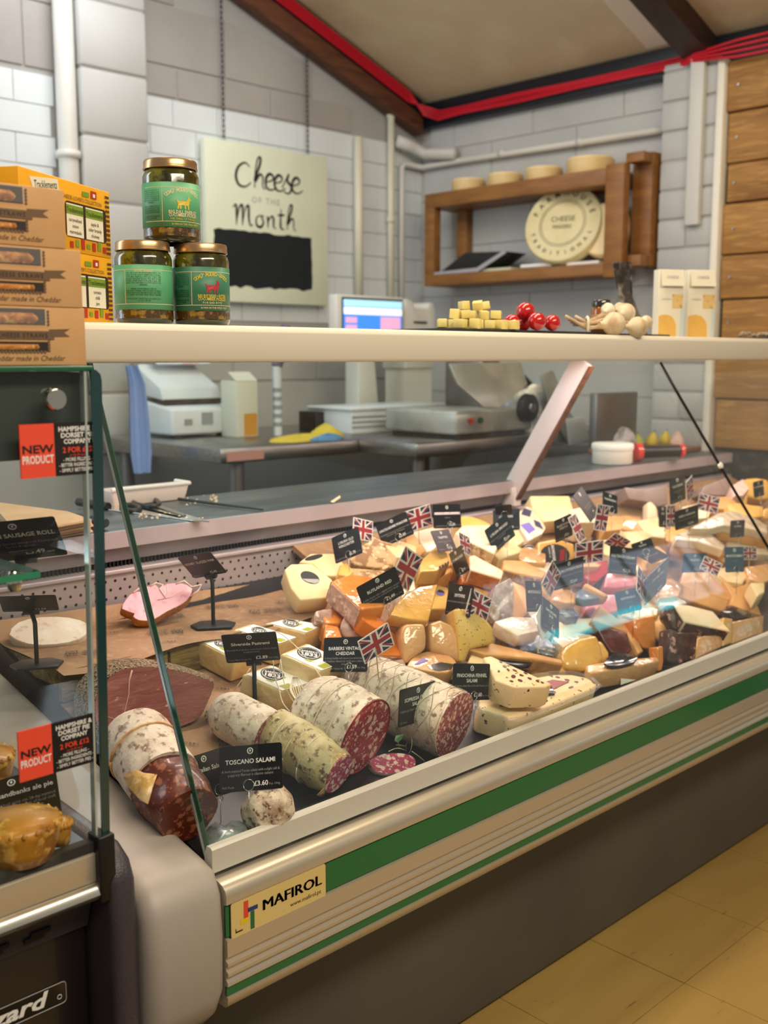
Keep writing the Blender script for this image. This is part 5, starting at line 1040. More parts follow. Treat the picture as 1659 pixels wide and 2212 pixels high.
# further pieces that close up the pile
ch('filler_a', '#dfb877', '#cfa35f', True); 
for lb, rg, pts, h, t, m_ in [
  ('yellow wedge tucked below the old winchester slab', ZA, [(880, 800), (960, 900), (900, 960), (780, 930), (800, 830)], .07, .05, 'yellow'),
  ('cream slab tucked behind the lincolnshire card', ZA, [(1290, 590), (1500, 560), (1659, 620), (1659, 760), (1440, 740)], .085, .06, 'cream'),
  ('tan slab under the plum coloured card', ZB, [(330, 700), (560, 640), (700, 700), (720, 800), (560, 840), (400, 760)], .06, .05, 'tan'),
  ('brown rinded slab under the narrow flag', ZB, [(600, 560), (800, 560), (1090, 720), (1080, 800), (820, 720), (640, 660)], .055, .05, 'rind_mottled'),
  ('cream slab under the gruyere card', ZB, [(1000, 440), (1350, 440), (1420, 560), (1300, 640), (1120, 560)], .075, .06, 'cream'),
  ('tan slab right of the lyburn smoked card', ZB, [(1300, 640), (1500, 620), (1659, 700), (1659, 820), (1420, 800), (1320, 740)], .065, .055, 'tan_w'),
  ('pale slab under the round black label truckle', ZC, [(120, 1040), (330, 1000), (480, 1060), (440, 1160), (260, 1180), (120, 1130)], .055, .05, 'pale_w'),
  ('tan slab under the big flag', ZC, [(600, 900), (760, 840), (960, 860), (1060, 960), (900, 1060), (680, 1060)], .065, .06, 'tan'),
  ('cream slab behind the red pack', ZC, [(860, 760), (1100, 740), (1180, 840), (1040, 940), (900, 900)], .085, .06, 'cream'),
  ('tan wrapped slab right of the red pack', ZC, [(1000, 980), (1200, 940), (1400, 980), (1480, 1080), (1300, 1130), (1080, 1120)], .06, .055, 'tan_w'),
  ('yellow slab below the truffle card', ZC, [(1330, 880), (1560, 820), (1659, 900), (1659, 1010), (1440, 1010)], .075, .055, 'yellow'),
  ('pale slab at the rear beside the big pale yellow block', ZC, [(560, 420), (740, 380), (900, 460), (880, 560), (700, 560), (600, 520)], .095, .06, 'pale'),
  ('tan slab in front of the rear cards', ZC, [(880, 520), (1060, 480), (1200, 520), (1150, 640), (960, 660)], .08, .06, 'tan'),
  ('cream slab at the rear right of the wrapped wedge', ZC, [(1330, 540), (1560, 500), (1659, 580), (1659, 740), (1480, 720), (1400, 640)], .085, .06, 'cream'),
  ('golden slab behind the grey card', ZD, [(260, 900), (420, 820), (640, 860), (620, 980), (400, 1010), (280, 980)], .075, .06, 'yellow'),
  ('pale slab between tall dark card and tilted flag', ZD, [(560, 560), (760, 520), (940, 580), (900, 700), (700, 720), (580, 680)], .085, .06, 'pale'),
  ('tan slab at the rear right below the grey box', ZD, [(900, 430), (1140, 430), (1260, 500), (1160, 600), (980, 580)], .095, .06, 'tan'),
  ('tan wrapped slab under the blue cards', ZI, [(560, 420), (740, 380), (860, 450), (820, 560), (640, 580), (540, 520)], .055, .05, 'tan_w'),
  ('yellow slab under the narrow faded flag', ZI, [(260, 620), (480, 600), (640, 660), (620, 740), (420, 780), (280, 740)], .045, .04, 'yellow_w'),
  ('pale slab under the steep slate blue card', ZI, [(620, 560), (800, 560), (900, 620), (760, 660), (640, 640)], .045, .04, 'pale_w'),
  ('cream slab below the large slate blue card', ZI, [(1080, 300), (1290, 280), (1480, 340), (1420, 440), (1240, 420)], .055, .05, 'cream'),
  ('tan slab at the right edge of the counter', ZI, [(1440, 280), (1659, 250), (1700, 400), (1600, 440), (1480, 400)], .065, .05, 'tan_w'),
  ('pale slab beside the montagnolo card', ZH, [(760, 560), (960, 560), (1120, 640), (1060, 760), (880, 740)], .055, .05, 'pale_w'),
  ('tan slab under the stoneycross card', ZH, [(900, 300), (1080, 280), (1180, 380), (1060, 480), (920, 440)], .06, .055, 'tan'),
  ('tan slab behind the spitfire flag', ZH, [(150, 330), (380, 330), (440, 420), (380, 480), (200, 460)], .06, .05, 'tan'),
  ('pale wrapped slab under the white soft cheese', ZH, [(1040, 860), (1260, 800), (1480, 840), (1440, 960), (1180, 980)], .045, .04, 'pale_w'),
  ('tan slab between moulded cheese and dark wedge', ZI, [(100, 800), (300, 760), (420, 820), (380, 920), (200, 900)], .04, .035, 'tan'),
  ('yellow slab between the orange block and brown rind', ZI, [(560, 760), (740, 700), (860, 780), (800, 860), (640, 880)], .035, .03, 'yellow'),
  ('golden slab behind the brown rind block', ZI, [(1000, 860), (1240, 800), (1340, 860), (1240, 960), (1060, 940)], .035, .03, 'yellow'),
  ('orange slab under the film wrapped yellow wedge', ZG, [(760, 440), (920, 400), (1200, 400), (1180, 470), (940, 500)], .06, .05, 'yellow'),
  ('orange slab left of the domed half wheel', ZG, [(60, 300), (200, 250), (330, 340), (260, 420), (120, 420)], .05, .045, 'orange_w'),
  ('cream slab at the far right rear corner', ZD, [(1180, 300), (1340, 200), (1420, 330), (1340, 420), (1220, 420)], .11, .06, 'soft_pink')]:
    cheese('cheese_slab', lb, rg, pts, h, t, m_)

# ================================================================== CHEESE PRICE CARDS AND FLAGS
def pc(label, reg, corners, title, desc=(), price=None, foot='Cows Milk P British VG', drop=24, h=.06, L=.055, wire=.05, **k):
    px = zz(reg, corners); b = ((px[2][0] + px[3][0])/2, max(px[2][1], px[3][1]) + drop)
    return price_card(label, reg, corners, depth(place(b, 'board', h)), title, desc, price, foot, wire=wire, L=L, **k)
def fl(label, reg, corners, drop=24, h=.06, **k):
    px = zz(reg, corners); b = (mid(px)[0], max(p[1] for p in px) + drop)
    return flag(label, reg, corners, depth(place(b, 'board', h)) - .012, **k)
pc('lyburn old winchester price card at the rear left', ZA, [(705, 525), (1000, 405), (1055, 690), (750, 825)], ['LYBURN OLD', 'WINCHESTER'], [], '£2.78')
fl('flag above the old winchester card', ZA, [(955, 295), (1170, 345), (1163, 575), (938, 530)])
pc('lincolnshire poacher price card', ZA, [(1205, 375), (1530, 240), (1640, 470), (1275, 648)], ['LINCOLNSHIRE POACHER'], ['A handmade unpasteurised cheese made', 'from the milk of Holstein'], '£3.55')
fl('flag beside the lincolnshire poacher card', ZB, [(62, 240), (350, 145), (395, 380), (100, 475)])
pc('rutland red price card in front of the orange wedge', ZA, [(985, 1080), (1420, 850), (1525, 1150), (1090, 1405)], ['RUTLAND RED'], ['A flaky cheese with a slightly sweet caramel', 'flavour from the red Leicester family'], '£1.49', h=.07)
fl('large flag leaning right of the rutland red card', Z1, [(875, 1180), (916, 1205), (881, 1280), (843, 1254)], h=.08)
pc('black card with a pale stripe at the back', ZB, [(388, 155), (698, 150), (705, 412), (400, 425)], [], ['Smoked'], '£2.95', band='stripe_pink', h=.09)
mat('stripe_pink', '#e9d3d8', .5, noise=(60, '#9fb0d0', .48, .56, 1))
pc('plum coloured card left of a small flag', ZB, [(360, 440), (570, 440), (655, 650), (460, 700)], ['TAUNTON'], ['Traditional farmhouse cheese', 'creamy'], '£2.25', m='card_plum', h=.09)
fl('small narrow flag right of the plum coloured card', ZB, [(680, 455), (795, 520), (820, 735), (695, 680)], h=.09)
pc('small dark tilted card in front of the narrow flag', ZB, [(565, 700), (700, 620), (800, 880), (665, 990)], ['LYN MANCHEGO'], [], '£2.99', asp=1.2, h=.09)
pc('gruyere price card behind the lyburn smoked card', ZB, [(1060, 225), (1360, 190), (1360, 440), (1065, 450)], ['LE GRUYERE'], [], '£3.20', h=.10, wire=None)
pc('blank backed black card peeping over the gruyere card', ZB, [(1085, 170), (1275, 150), (1275, 260), (1090, 270)], [], back=True, h=.11, drop=60)
pc('lyburn smoked slate coloured price card', ZB, [(965, 445), (1210, 255), (1315, 495), (1080, 700)], ['LYBURN SMOKED'], ['Subtly smoked over oak chips for a mild', 'smokey flavour'], '£2.59', m='card_slate', h=.08)
pc('spitfire price card on a wire pin', ZB, [(570, 1030), (850, 1075), (800, 1420), (525, 1390)], ['SPITFIRE'], ['Smoked cheddar with jalapeno chilli and'], '£2.65', h=.07, asp=1.25)
fl('flag in front of the spitfire card', ZH, [(190, 345), (408, 460), (345, 710), (118, 600)], h=.07)
pc('stoneycross price card with a price in white', ZH, [(1075, 85), (1350, 15), (1385, 262), (1040, 385)], ['LYBURN STONEYCROSS'], ['A semi hard cheese with a creamy flavour'], '£2.50', h=.09)
fl('narrow flag overlapping the stoneycross card', ZH, [(1045, 45), (1130, 200), (1020, 440), (920, 310)], h=.09, asp=1.4)
pc('montagnolo price card below the narrow flag', ZH, [(765, 265), (928, 275), (938, 592), (768, 595)], ['MONTAGNOLO'], ['Soft blue'], None, asp=1.3, h=.09)
pc('pale reflecting slate card next to a blank pennant', ZH, [(935, 435), (1110, 560), (1112, 885), (940, 740)], ['SHROPSHIRE', 'BLUE'], ['A rich tangy', 'blue cheese'], '£2.65', m='card_slate', asp=1.2, h=.07)
fl('blank backed white pennant beside the slate card', ZH, [(925, 490), (985, 790), (945, 890), (865, 660)], plain=True, h=.07)
pc('kaltbach creamy price card', ZC, [(1035, 825), (1325, 855), (1320, 1170), (1010, 1120)], ['KALTBACH CREAMY'], ['A cave aged Swiss cheese with cream'], '£2.95', h=.10)
pc('truffle card behind the kaltbach card', ZC, [(1240, 805), (1500, 735), (1520, 870), (1330, 960)], ['TRUFFLE'], [], None, h=.11)
pc('dark card between kaltbach and the blue cards', ZI, [(420, 175), (590, 115), (735, 180), (560, 260)], ['ROSARY GOAT'], ['Soft goats cheese'], None, h=.10, asp=1.3)
fl('big flag above the red pack', ZC, [(640, 800), (960, 755), (945, 1000), (630, 1040)], h=.10)
pc('small black card left of a tilted flag', ZC, [(400, 545), (590, 465), (610, 700), (420, 795)], ['BLACK BOMBER', 'CHEDDAR'], [], '£2.85', asp=1.3, h=.11)
fl('slim flag right of the small black card', ZC, [(555, 515), (640, 450), (760, 740), (680, 800)], h=.11)
fl('upright flag at the back of the pile', ZC, [(880, 355), (1045, 375), (960, 670), (850, 640)], h=.12, asp=.75)
fl('partly hidden flag behind the truffle card', ZC, [(1080, 640), (1270, 810), (1120, 850), (960, 830)], h=.11)
pc('black card turned sideways at the back', ZC, [(600, 270), (710, 165), (900, 430), (820, 560)], [], ['Winslade soft cow cheese', 'with a spruce band'], None, h=.13, foot=None)
pc('narrow black card behind the upright flag', ZC, [(945, 215), (1110, 265), (1105, 470), (945, 420)], ['TUNWORTH'], [], None, h=.13, asp=1.0)
pc('grey card in front of the layered slices', ZD, [(470, 610), (760, 545), (770, 760), (465, 885)], ['KEENS CHEDDAR'], ['Unpasteurised farmhouse cheddar'], '£2.99', h=.12)
fl('tilted flag on the layered slices at right', ZD, [(790, 385), (1045, 450), (1010, 660), (730, 590)], h=.12)
pc('narrow dark card left of a pinkish flag', ZD, [(250, 575), (360, 540), (365, 850), (262, 800)], ['BRIE'], [], '£1.99', asp=.8, h=.12)
fl('pinkish narrow flag at the rear right', ZD, [(370, 520), (460, 560), (470, 800), (340, 850)], h=.12, asp=.7)
pc('tall dark card against the rear panel', ZD, [(390, 230), (590, 130), (600, 480), (410, 520)], ['VACHERIN'], ['Seasonal washed', 'rind'], None, h=.14, asp=1.0)
fl('pink backed flag beside the tall dark card', ZD, [(600, 240), (690, 170), (700, 390), (630, 520)], h=.14, asp=.8)
pc('slate blue card with rainbow glare left of a narrow flag', ZI, [(220, 520), (420, 475), (480, 680), (235, 745)], ['PAXTON BLUE'], ['A smooth blue'], None, m='card_blue', h=.08)
mat('card_blue', '#3d5f7c', .3)
fl('narrow faded flag in front of the slate blue cards', ZI, [(415, 245), (515, 390), (500, 640), (430, 520)], h=.09, asp=.8)
pc('steep slate blue card right of the narrow faded flag', ZI, [(515, 370), (730, 190), (690, 445), (505, 650)], ['STICHELTON'], ['Organic raw milk blue'], '£3.20', m='card_blue', h=.09)
pc('slate blue card with white flag edge at right', ZI, [(860, 150), (1085, 155), (1060, 330), (845, 340)], ['TALEGGIO'], [], '£2.45', m='card_blue', h=.10)
fl('faded blue flag right of the slate blue card', ZI, [(1060, 170), (1230, 260), (1180, 370), (1010, 300)], h=.10)
pc('large slate blue card at the far right', ZI, [(1255, 95), (1430, 92), (1430, 330), (1255, 335)], ['MONTGOMERY'], ['Cheddar'], None, m='card_blue', h=.10, asp=1.0)
fl('faded flag next to the large slate blue card', ZI, [(1425, 92), (1550, 90), (1550, 215), (1425, 215)], h=.10)
pc('pale translucent card on the right hand slices', ZD, [(1180, 740), (1365, 730), (1350, 950), (1170, 960)], ['GOUDA'], [], None, m='card_plum', h=.12, asp=1.0)
pc('dark card with small flag on the golden half wheel', ZD, [(1470, 250), (1600, 215), (1610, 420), (1480, 450)], ['OLD AMSTERDAM'], [], None, h=.15, asp=1.0)

# ================================================================== ON THE SHELF: BOXES, JARS, BOARD
def at_depth(px, d): return CAM + ray(*px) * (d / FPX)
mat('kraft_box', '#d0a472', .6, noise=(8, '#c89a68', .4, .7)); mat('kraft_side', '#5e2f22', .5); mat('ribbon_brown', '#6d5339', .6); mat('print_brown', '#5a3d22', .6)
mat('pastry', '#c78442', .55, noise=[(60, '#8f5320', .45, .62), (90, '#e2ad6a', .55, .65)], bump=(90, .8)); mat('box_dark', '#2a1d14', .5)
def straw_box(label, xr, z0, dark):
    W_, D_, H_ = .26, .078, .0655; yf = 1.150
    t = thing('cheese_straw_box', label, 'box', (xr - W_/2, yf + D_/2, z0), 'stacked cheese straw boxes')
    mk('carton', box(xr - W_, xr, yf, yf + D_, z0, z0 + H_), 'kraft_box', t, bevel=.001)
    mk('dark_end', box(xr + .0002, xr + .0008, yf + .004, yf + D_ - .002, z0 + .001, z0 + H_ - .001), 'kraft_side', t)
    def rc(x0, x1, z0_, z1_, y=.0006): return box(xr - x1, xr - x0, yf - y, yf + .001, z0 + z0_, z0 + z1_)
    w = mk('upper_window', rc(.050, W_ - .02, .0455, .0632), 'box_dark', t)
    mk('pastry_straw', lathe([(.004, 0), (.0075, .004), (.0078, .16), (.004, .168)], (xr - .225, yf + .004, z0 + .0525), (1, 0, 0), 12), 'pastry', w, smooth=True)
    w2 = mk('lower_window', rc(.048, W_ - .02, .0155, .0265), 'box_dark', t)
    mk('pastry_straw', lathe([(.003, 0), (.0052, .003), (.0052, .165), (.003, .168)], (xr - .225, yf + .0035, z0 + .0205), (1, 0, 0), 10), 'pastry', w2, smooth=True)
    mk('window_film', flat([(xr - W_ + .02, yf - .0052, z0 + .0455), (xr - .050, yf - .0052, z0 + .0455), (xr - .050, yf - .0052, z0 + .0632), (xr - W_ + .02, yf - .0052, z0 + .0632)]), 'film', t)
    sc_ = [flat(disc((xr - .0465, yf - .0008, z0 + .0165 + k*.0035), (1, 0, 0), (0, 0, 1), .0016, n=8)) for k in range(4)] + [flat(disc((xr - .052 - k*.0042, yf - .0008, z0 + .0150), (1, 0, 0), (0, 0, 1), .0019, n=8)) for k in range(38)] + [flat(disc((xr - .0465, yf - .0008, z0 + .046 + k*.0036), (1, 0, 0), (0, 0, 1), .0017, n=8)) for k in range(5)]
    mk('scalloped_print', comb(*sc_), 'ribbon_brown', t, kind='stuff')
    rb = mk('ribbon', comb(rc(.040, W_ - .015, .0290, .0385, .0010), prism([(xr - .046, yf - .0004, z0 + .0318), (xr - .020, yf - .0004, z0 + .0325), (xr - .027, yf - .0004, z0 + .0370), (xr - .0195, yf - .0004, z0 + .0415), (xr - .046, yf - .0004, z0 + .0405)], (0, .001, 0))), 'ribbon_brown', t)
    mk('lettering', text_geo('CHEESE STRAWS', (xr - .048, yf - .0013, z0 + .0312), (1, 0, 0), (0, 0, 1), .0072, 'RIGHT', bold=.01, space=1.15), 'print_dark', rb)
    mk('slogan', text_geo('Cheddar made in Cheddar', (xr - .028, yf - .0006, z0 + .0052), (1, 0, 0), (0, 0, 1), .0085, 'RIGHT', shear=.25), 'print_brown', t)
mat('print_dark', '#382818', .6)
straw_box('bottom cheese straws carton of the stack of three', .634, 1.2400, 0)
straw_box('middle cheese straws carton of the stack of three', .632, 1.3060, 1)
straw_box('top cheese straws carton of the stack, set furthest left', .614, 1.3720, 2)
# yellow chutney gift cartons
mat('carton_yellow', '#f0ae1a', .45, noise=(12, '#e9a414', .4, .7)); mat('carton_red', '#b5301f', .5); mat('jar_label', '#efe9d2', .5); mat('leaf_green', '#7c9a2e', .5); mat('window_dark', '#3a2410', .4)
def chutney_box(label, P1, P2, z0, hh, words):
    P1, P2 = V((P1.x, P1.y, z0)), V((P2.x, P2.y, z0)); e = (P2 - P1); Ln = e.length; u = e.normalized(); n = V((u.y, -u.x, 0)); v = V((0, 0, 1))
    if n.dot(CAM - P1) < 0: n = -n
    t = thing('chutney_gift_box', label, 'box', (P1 + P2)/2 - n*.05, 'yellow chutney gift boxes')
    mk('carton', prism([P1, P2, P2 - n*.105, P1 - n*.105], v*hh), 'carton_yellow', t, bevel=.0012)
    def q(a0, a1, b0, b1, k=.0006): return flat([P1 + u*a0*Ln + v*b0*hh + n*k, P1 + u*a1*Ln + v*b0*hh + n*k, P1 + u*a1*Ln + v*b1*hh + n*k, P1 + u*a0*Ln + v*b1*hh + n*k])
    w = mk('window', prism(rrect(P1 + u*.70*Ln + v*.46*hh + n*.0004, u, v, .48*Ln, .50*hh, .006), n*.0003), 'window_dark', t)
    for a0, a1, l1, l2, l3 in ((.47, .66, *words[0]), (.69, .90, *words[1])):
        lb = mk('jar_label', q(a0, a1, .22, .68, .0010), 'jar_label', w)
        c = P1 + u*(a0 + a1)/2*Ln + n*.0014
        mk('green_band', q(a0, a1, .53, .66, .0012), 'leaf_green', lb)
        mk('lettering', comb(text_geo('Tracklements', c + v*.56*hh, u, v, .009, maxw=(a1-a0)*Ln*.95), text_geo(l1, c + v*.43*hh, u, v, .007, maxw=(a1-a0)*Ln*.9), text_geo(l2, c + v*.345*hh, u, v, .007, maxw=(a1-a0)*Ln*.9), text_geo(l3, c + v*.26*hh, u, v, .007, maxw=(a1-a0)*Ln*.9)), 'ink', lb)
    mk('lettering', text_geo("CHEESE-LOVER'S COLLECTION", P1 + u*.66*Ln + v*.74*hh + n*.001, u, v, .0075, maxw=.52*Ln), 'print_brown', t)
    tg = mk('name_tag', prism([P1 + u*.14*Ln + v*.72*hh, P1 + u*.40*Ln + v*.78*hh, P1 + u*.39*Ln + v*.97*hh, P1 + u*.10*Ln + v*.90*hh], n*.0008), 'jar_label', t)
    mk('tag_lettering', text_geo('Tracklements', P1 + u*.26*Ln + v*.80*hh + n*.0012, (u*1 + v*.12).normalized(), v, .014, maxw=.24*Ln), 'ink', tg)
    pr = []
    for k in range(7): pr.append(q(.50 + k*.065, .54 + k*.065, .06 + .02*(k % 2), .15 + .03*(k % 3), .0009))
    mk('border_print', comb(*pr[::2]), 'carton_red', t, kind='stuff'); mk('border_print', comb(*pr[1::2]), 'leaf_green', t, kind='stuff')
    mk('pot_print', comb(q(.76, .83, .83, .94, .0009)), 'carton_red', t); mk('pot_label_print', q(.785, .81, .85, .90, .0012), 'white', t); mk('leaf_print', q(.66, .74, .83, .90, .0009), 'leaf_green', t)
    mk('edge_print', comb(*[q(.935, .985, .05 + k*.07, .085 + k*.07, .0009) for k in range(13)]), 'print_brown', t, kind='stuff')
    # round seal on the near end
    m_ = P1 - n*.07 + v*.72*hh - u*.0008
    if abs(z0 - 1.297) > .02: mk('round_seal', prism(disc(m_, n, v, .022), -u*.0005), 'print_grey', t); mk('seal_ring', ring(m_ - u*.0006, n, v, .0205, .0008, 24, 4), 'ink', t)
Y1, Y2 = at_depth((55, 690), 1.33), at_depth((246, 697), 1.545)
chutney_box('lower yellow chutney gift box behind the cheese straws', Y1, Y2, 1.2972, .0915, [('sweet', 'onion', 'relish'), ('tomato', 'chilli', 'jam')])
chutney_box('upper yellow chutney gift box behind the cheese straws', Y1, Y2, 1.3890, .0925, [('caramelised', 'onion', 'marmalade'), ('apple &', 'cider brandy', 'chutney')])
# pickle jars
mat('pickle_brine', '#35330c', .12, noise=[(38, '#6a6a16', .48, .62), (60, '#1c1606', .5, .65)], coat=1.0, bump=(30, .25)); mat('pickle_seeds', '#4b3512', .2, noise=(90, '#94742c', .5, .6), coat=1.0, bump=(80, .8))
mat('lid_gold', '#c4a076', .28, .85); mat('label_jar_green', '#5aa878', .45); mat('label_jar_deep', '#37795c', .45); mat('print_yellow', '#e3c83c', .5); mat('print_cream', '#e9d9ac', .5); mat('print_red_b', '#c22a34', .5); mat('jar_glass_base', '#2c3a28', .08, coat=1.0)
GOAT = [(-.42, .05), (-.5, .22), (-.44, .2), (-.36, .12), (.12, .12), (.22, .3), (.2, .5), (.27, .38), (.36, .48), (.33, .34), (.46, .22), (.42, .16), (.34, .18), (.33, -.05), (.28, -.12), (.3, -.42), (.22, -.42), (.2, -.16), (.08, -.16), (.1, -.4), (.02, -.4), (0, -.16), (-.18, -.14), (-.2, -.4), (-.28, -.4), (-.28, -.14), (-.36, -.4), (-.44, -.4), (-.38, -.1)]
def jar(label, px, d, z0, turn, brand, green, kind):
    P = at_depth(px, d); P = V((P.x, P.y, z0)); R = .0430; H = .1225
    t = thing('pickle_jar', label, 'jar', P, 'stacked pickle jars')
    mk('glass_body', lathe([(.036, .0), (.0405, .0025), (R, .008), (R, .097), (.0405, .104), (.0375, .1075), (.0370, .112)], P, n=40), 'pickle_brine', t, smooth='auto')
    mk('seed_layer', lathe([(R + .0003, .009), (R + .0003, .0205)], P, n=40), 'pickle_seeds', t, smooth='auto')
    mk('glass_base', lathe([(.0365, -.0000), (.0410, .0022), (R + .0002, .0075)], P, n=40), 'jar_glass_base', t, smooth='auto')
    lid = mk('lid', lathe([(.0385, .1085), (.0405, .1095), (.0405, .1195), (.039, .1222), (.035, .1225)], P, n=40), 'lid_gold', t, smooth='auto')
    mk('lid_rim', lathe([(.0410, .1085), (.0412, .1100), (.0410, .1112)], P, n=40), 'lid_gold', lid, smooth='auto')
    lb = mk('label', lathe([(R + .0004, .0215), (R + .0004, .0865)], P, n=48), green, t, smooth=True)
    toc = (CAM - P); a0 = math.atan2(toc.y, toc.x) + math.radians(turn)
    def wrap(geo, lift=.0009):
        vs, fs = geo
        return [V((P.x + (R + lift)*math.cos(a0 + p.x/R), P.y + (R + lift)*math.sin(a0 + p.x/R), P.z + p.y)) for p in vs], fs
    def T(s, x, y, size, mw=None, al='CENTER', bold=.0): return wrap(text_geo(s, (x, y, 0), (1, 0, 0), (0, 1, 0), size, al, maxw=mw, bold=bold, res=1))
    def strip(x0, x1, y0, y1):
        k = max(1, int(abs(x1-x0)/.006)); vs = []; 
        for i in range(k+1): x = x0 + (x1-x0)*i/k; vs += [V((x, y0, 0)), V((x, y1, 0))]
        return wrap((vs, [(2*i, 2*i+2, 2*i+3, 2*i+1) for i in range(k)]), .0007)
    mk('label_lines', comb(strip(-.06, .06, .0785, .0793), strip(-.06, .06, .0292, .0300), strip(-.0285, -.0277, .03, .0785)), 'print_cream', lb)
    col = {'dill': 'print_cream', 'bread': 'print_yellow', 'back': 'ink'}[kind]; g2 = []
    cx = .004
    if kind != 'back':
        arc = []
        for i, c_ in enumerate('GOAT RODEO GOODS'):
            f_ = (i - 7.5)/7.5
            if c_ != ' ': arc.append(T(c_, cx + f_*.0265, .0655 + .0075*(1 - f_*f_), .0085, bold=.02))
        mk('brand_lettering', comb(*arc), 'print_cream' if kind == 'dill' else 'print_yellow', lb)
        gx, gy, gs = cx + .001, .0565, .026
        mk('goat_print', wrap(([V((gx + a*gs, gy + b*gs*.85, 0)) for a, b in GOAT], [tuple(range(len(GOAT)))])), 'print_yellow' if kind == 'dill' else 'print_red_b', lb)
        ls = [('BIG DILL ENERGY', .0412), ('CUCUMBER PICKLES', .0365)] if kind == 'dill' else [('BAD BOY BREAD + BUTTER', .0412), ('CUCUMBER PICKLES', .0365)]
        mk('lettering', comb(*[T(s, cx, y, .0066, .046, bold=.02) for s, y in ls]), col, lb)
        mk('small_lettering', comb(T('THE THRILL OF THE DILL' if kind == 'dill' else 'FOR BAD BOYZ', cx, .0318, .0045, .042), T('BORN IN THE WILD WEST', cx + .004, .0243, .0042, .045)), 'print_yellow' if kind == 'dill' else 'print_cream', lb)
    xs = -.047 if kind != 'back' else .0; wd_ = .030 if kind != 'back' else .052
    lines = ['THIS ONE IS FOR THE TRUE PICKLE PURISTS. OUR', 'TAKE ON THE CLASSIC AMERICAN SOUR DILL', 'CRISP AND UNAPOLOGETICALLY DILLY. THE', 'BIGGEST BADDEST PICKLE THIS SIDE OF THE', 'PLANET. NOW THATS A PROPER PICKLE. GET', 'READY FOR SOME SERIOUS ATTITUDE IN YOUR', 'SARNIES.', '', 'MAKE A POWERHOUSE OF', 'FLAVOUR COMBINED WITH ROWDY COWBOY', 'SPICES, BIG BOLD BRINED FLAVOURS WITH', 'COOKED VEGGIES AND SPICY NAMES', '', 'YOUR SECRET WEAPONS FOR SERIOUSLY', 'GOOD GRUB']
    mk('small_print', comb(*[T(s, xs, .0735 - i*.0029, .0031, wd_) for i, s in enumerate(lines) if s]), 'ink', lb, kind='stuff')
    if kind == 'back': mk('heading', T('BIG DILL ENERGY', 0, .0760 - .0002, .0034, .03, bold=.02), 'print_cream', lb)
JZ = 1.2972
jar('pickle jar turned to its back label, bottom left of the three', (313, 700), 1.615, JZ, 0, '', 'label_jar_green', 'back')
jar('pickle jar with a red goat, bottom right of the three', (437, 703), 1.655, JZ, 18, '', 'label_jar_deep', 'bread')
jar('pickle jar with a yellow goat, balanced on top of the other two', (372, 525), 1.632, JZ + .1228, 20, '', 'label_jar_green', 'dill')
# slate board with cubes and tomatoes
mat('slate', '#17181a', .6, noise=(20, '#232426', .4, .7)); mat('tomato', '#c2161a', .15, noise=(6, '#a80f12', .4, .7), coat=.8); mat('cube_cheese', '#ead98a', .45, noise=(30, '#e0c86f', .4, .7)); mat('calyx', '#4f5a24', .6)
a_, b_ = onY((912, 716), 1.44), onY((1395, 722), 1.44)
BZ = 1.2972
tag(mk('slate_board', box(1.50, 2.02, 1.375, 1.535, BZ, BZ + .006), 'slate', bevel=.0015), 'black slate serving board under the cheese cubes and tomatoes', 'board')
tag(mk('slate_board', box(2.035, 2.33, 1.39, 1.56, BZ, BZ + .005), 'slate', bevel=.0015), 'black slate board under the garlic bulbs', 'board')
def cube(px, d, k, lay):
    P = at_depth(px, d); s = .0098; z = BZ + .0065 + lay*.019; a = RND.uniform(0, 1.5)
    tl = Matrix.Rotation(RND.uniform(-.35, .35)*(1 if lay else .15), 3, V((math.cos(a*3), math.sin(a*3), 0))); u = tl @ V((math.cos(a), math.sin(a), 0)); v = tl @ V((-math.sin(a), math.cos(a), 0)); w = u.cross(v)
    P = P + V((RND.uniform(-.008, .008), RND.uniform(-.008, .008), 0))
    o = mk('cheese_cube', obox((P.x, P.y, z + s*.95), u*s, v*s*RND.uniform(.8, 1.2), w*s*RND.uniform(.8, 1.0)), 'cube_cheese', bevel=.0012)
    tag(o, CUBEL[lay], 'cheese cube', ['cubes lying on the slate', 'cubes piled in the second layer', 'cubes on top of the heap'][lay])
CUBEL = ['yellow cheese cube lying on the slate board', 'yellow cheese cube piled in the second layer on the slate', 'yellow cheese cube on top of the heap on the slate']
for px, d, lay in [((955, 712), 2.06, 0), ((976, 712), 2.09, 0), ((997, 713), 2.07, 0), ((1020, 714), 2.08, 0), ((1043, 713), 2.10, 0), ((1066, 713), 2.12, 0), ((1087, 713), 2.13, 0), ((1106, 713), 2.15, 0), ((968, 708), 2.14, 0), ((990, 708), 2.16, 0), ((1012, 708), 2.16, 0), ((1034, 708), 2.18, 0), ((1058, 708), 2.19, 0), ((1080, 708), 2.2, 0),
        ((986, 697), 2.11, 1), ((1006, 697), 2.12, 1), ((1027, 697), 2.13, 1), ((1047, 697), 2.14, 1), ((1070, 697), 2.16, 1), ((996, 696), 2.18, 1), ((1020, 696), 2.19, 1), ((1003, 685), 2.14, 2), ((1026, 686), 2.15, 2), ((1044, 688), 2.17, 2)]: cube(px, d, 0, lay)
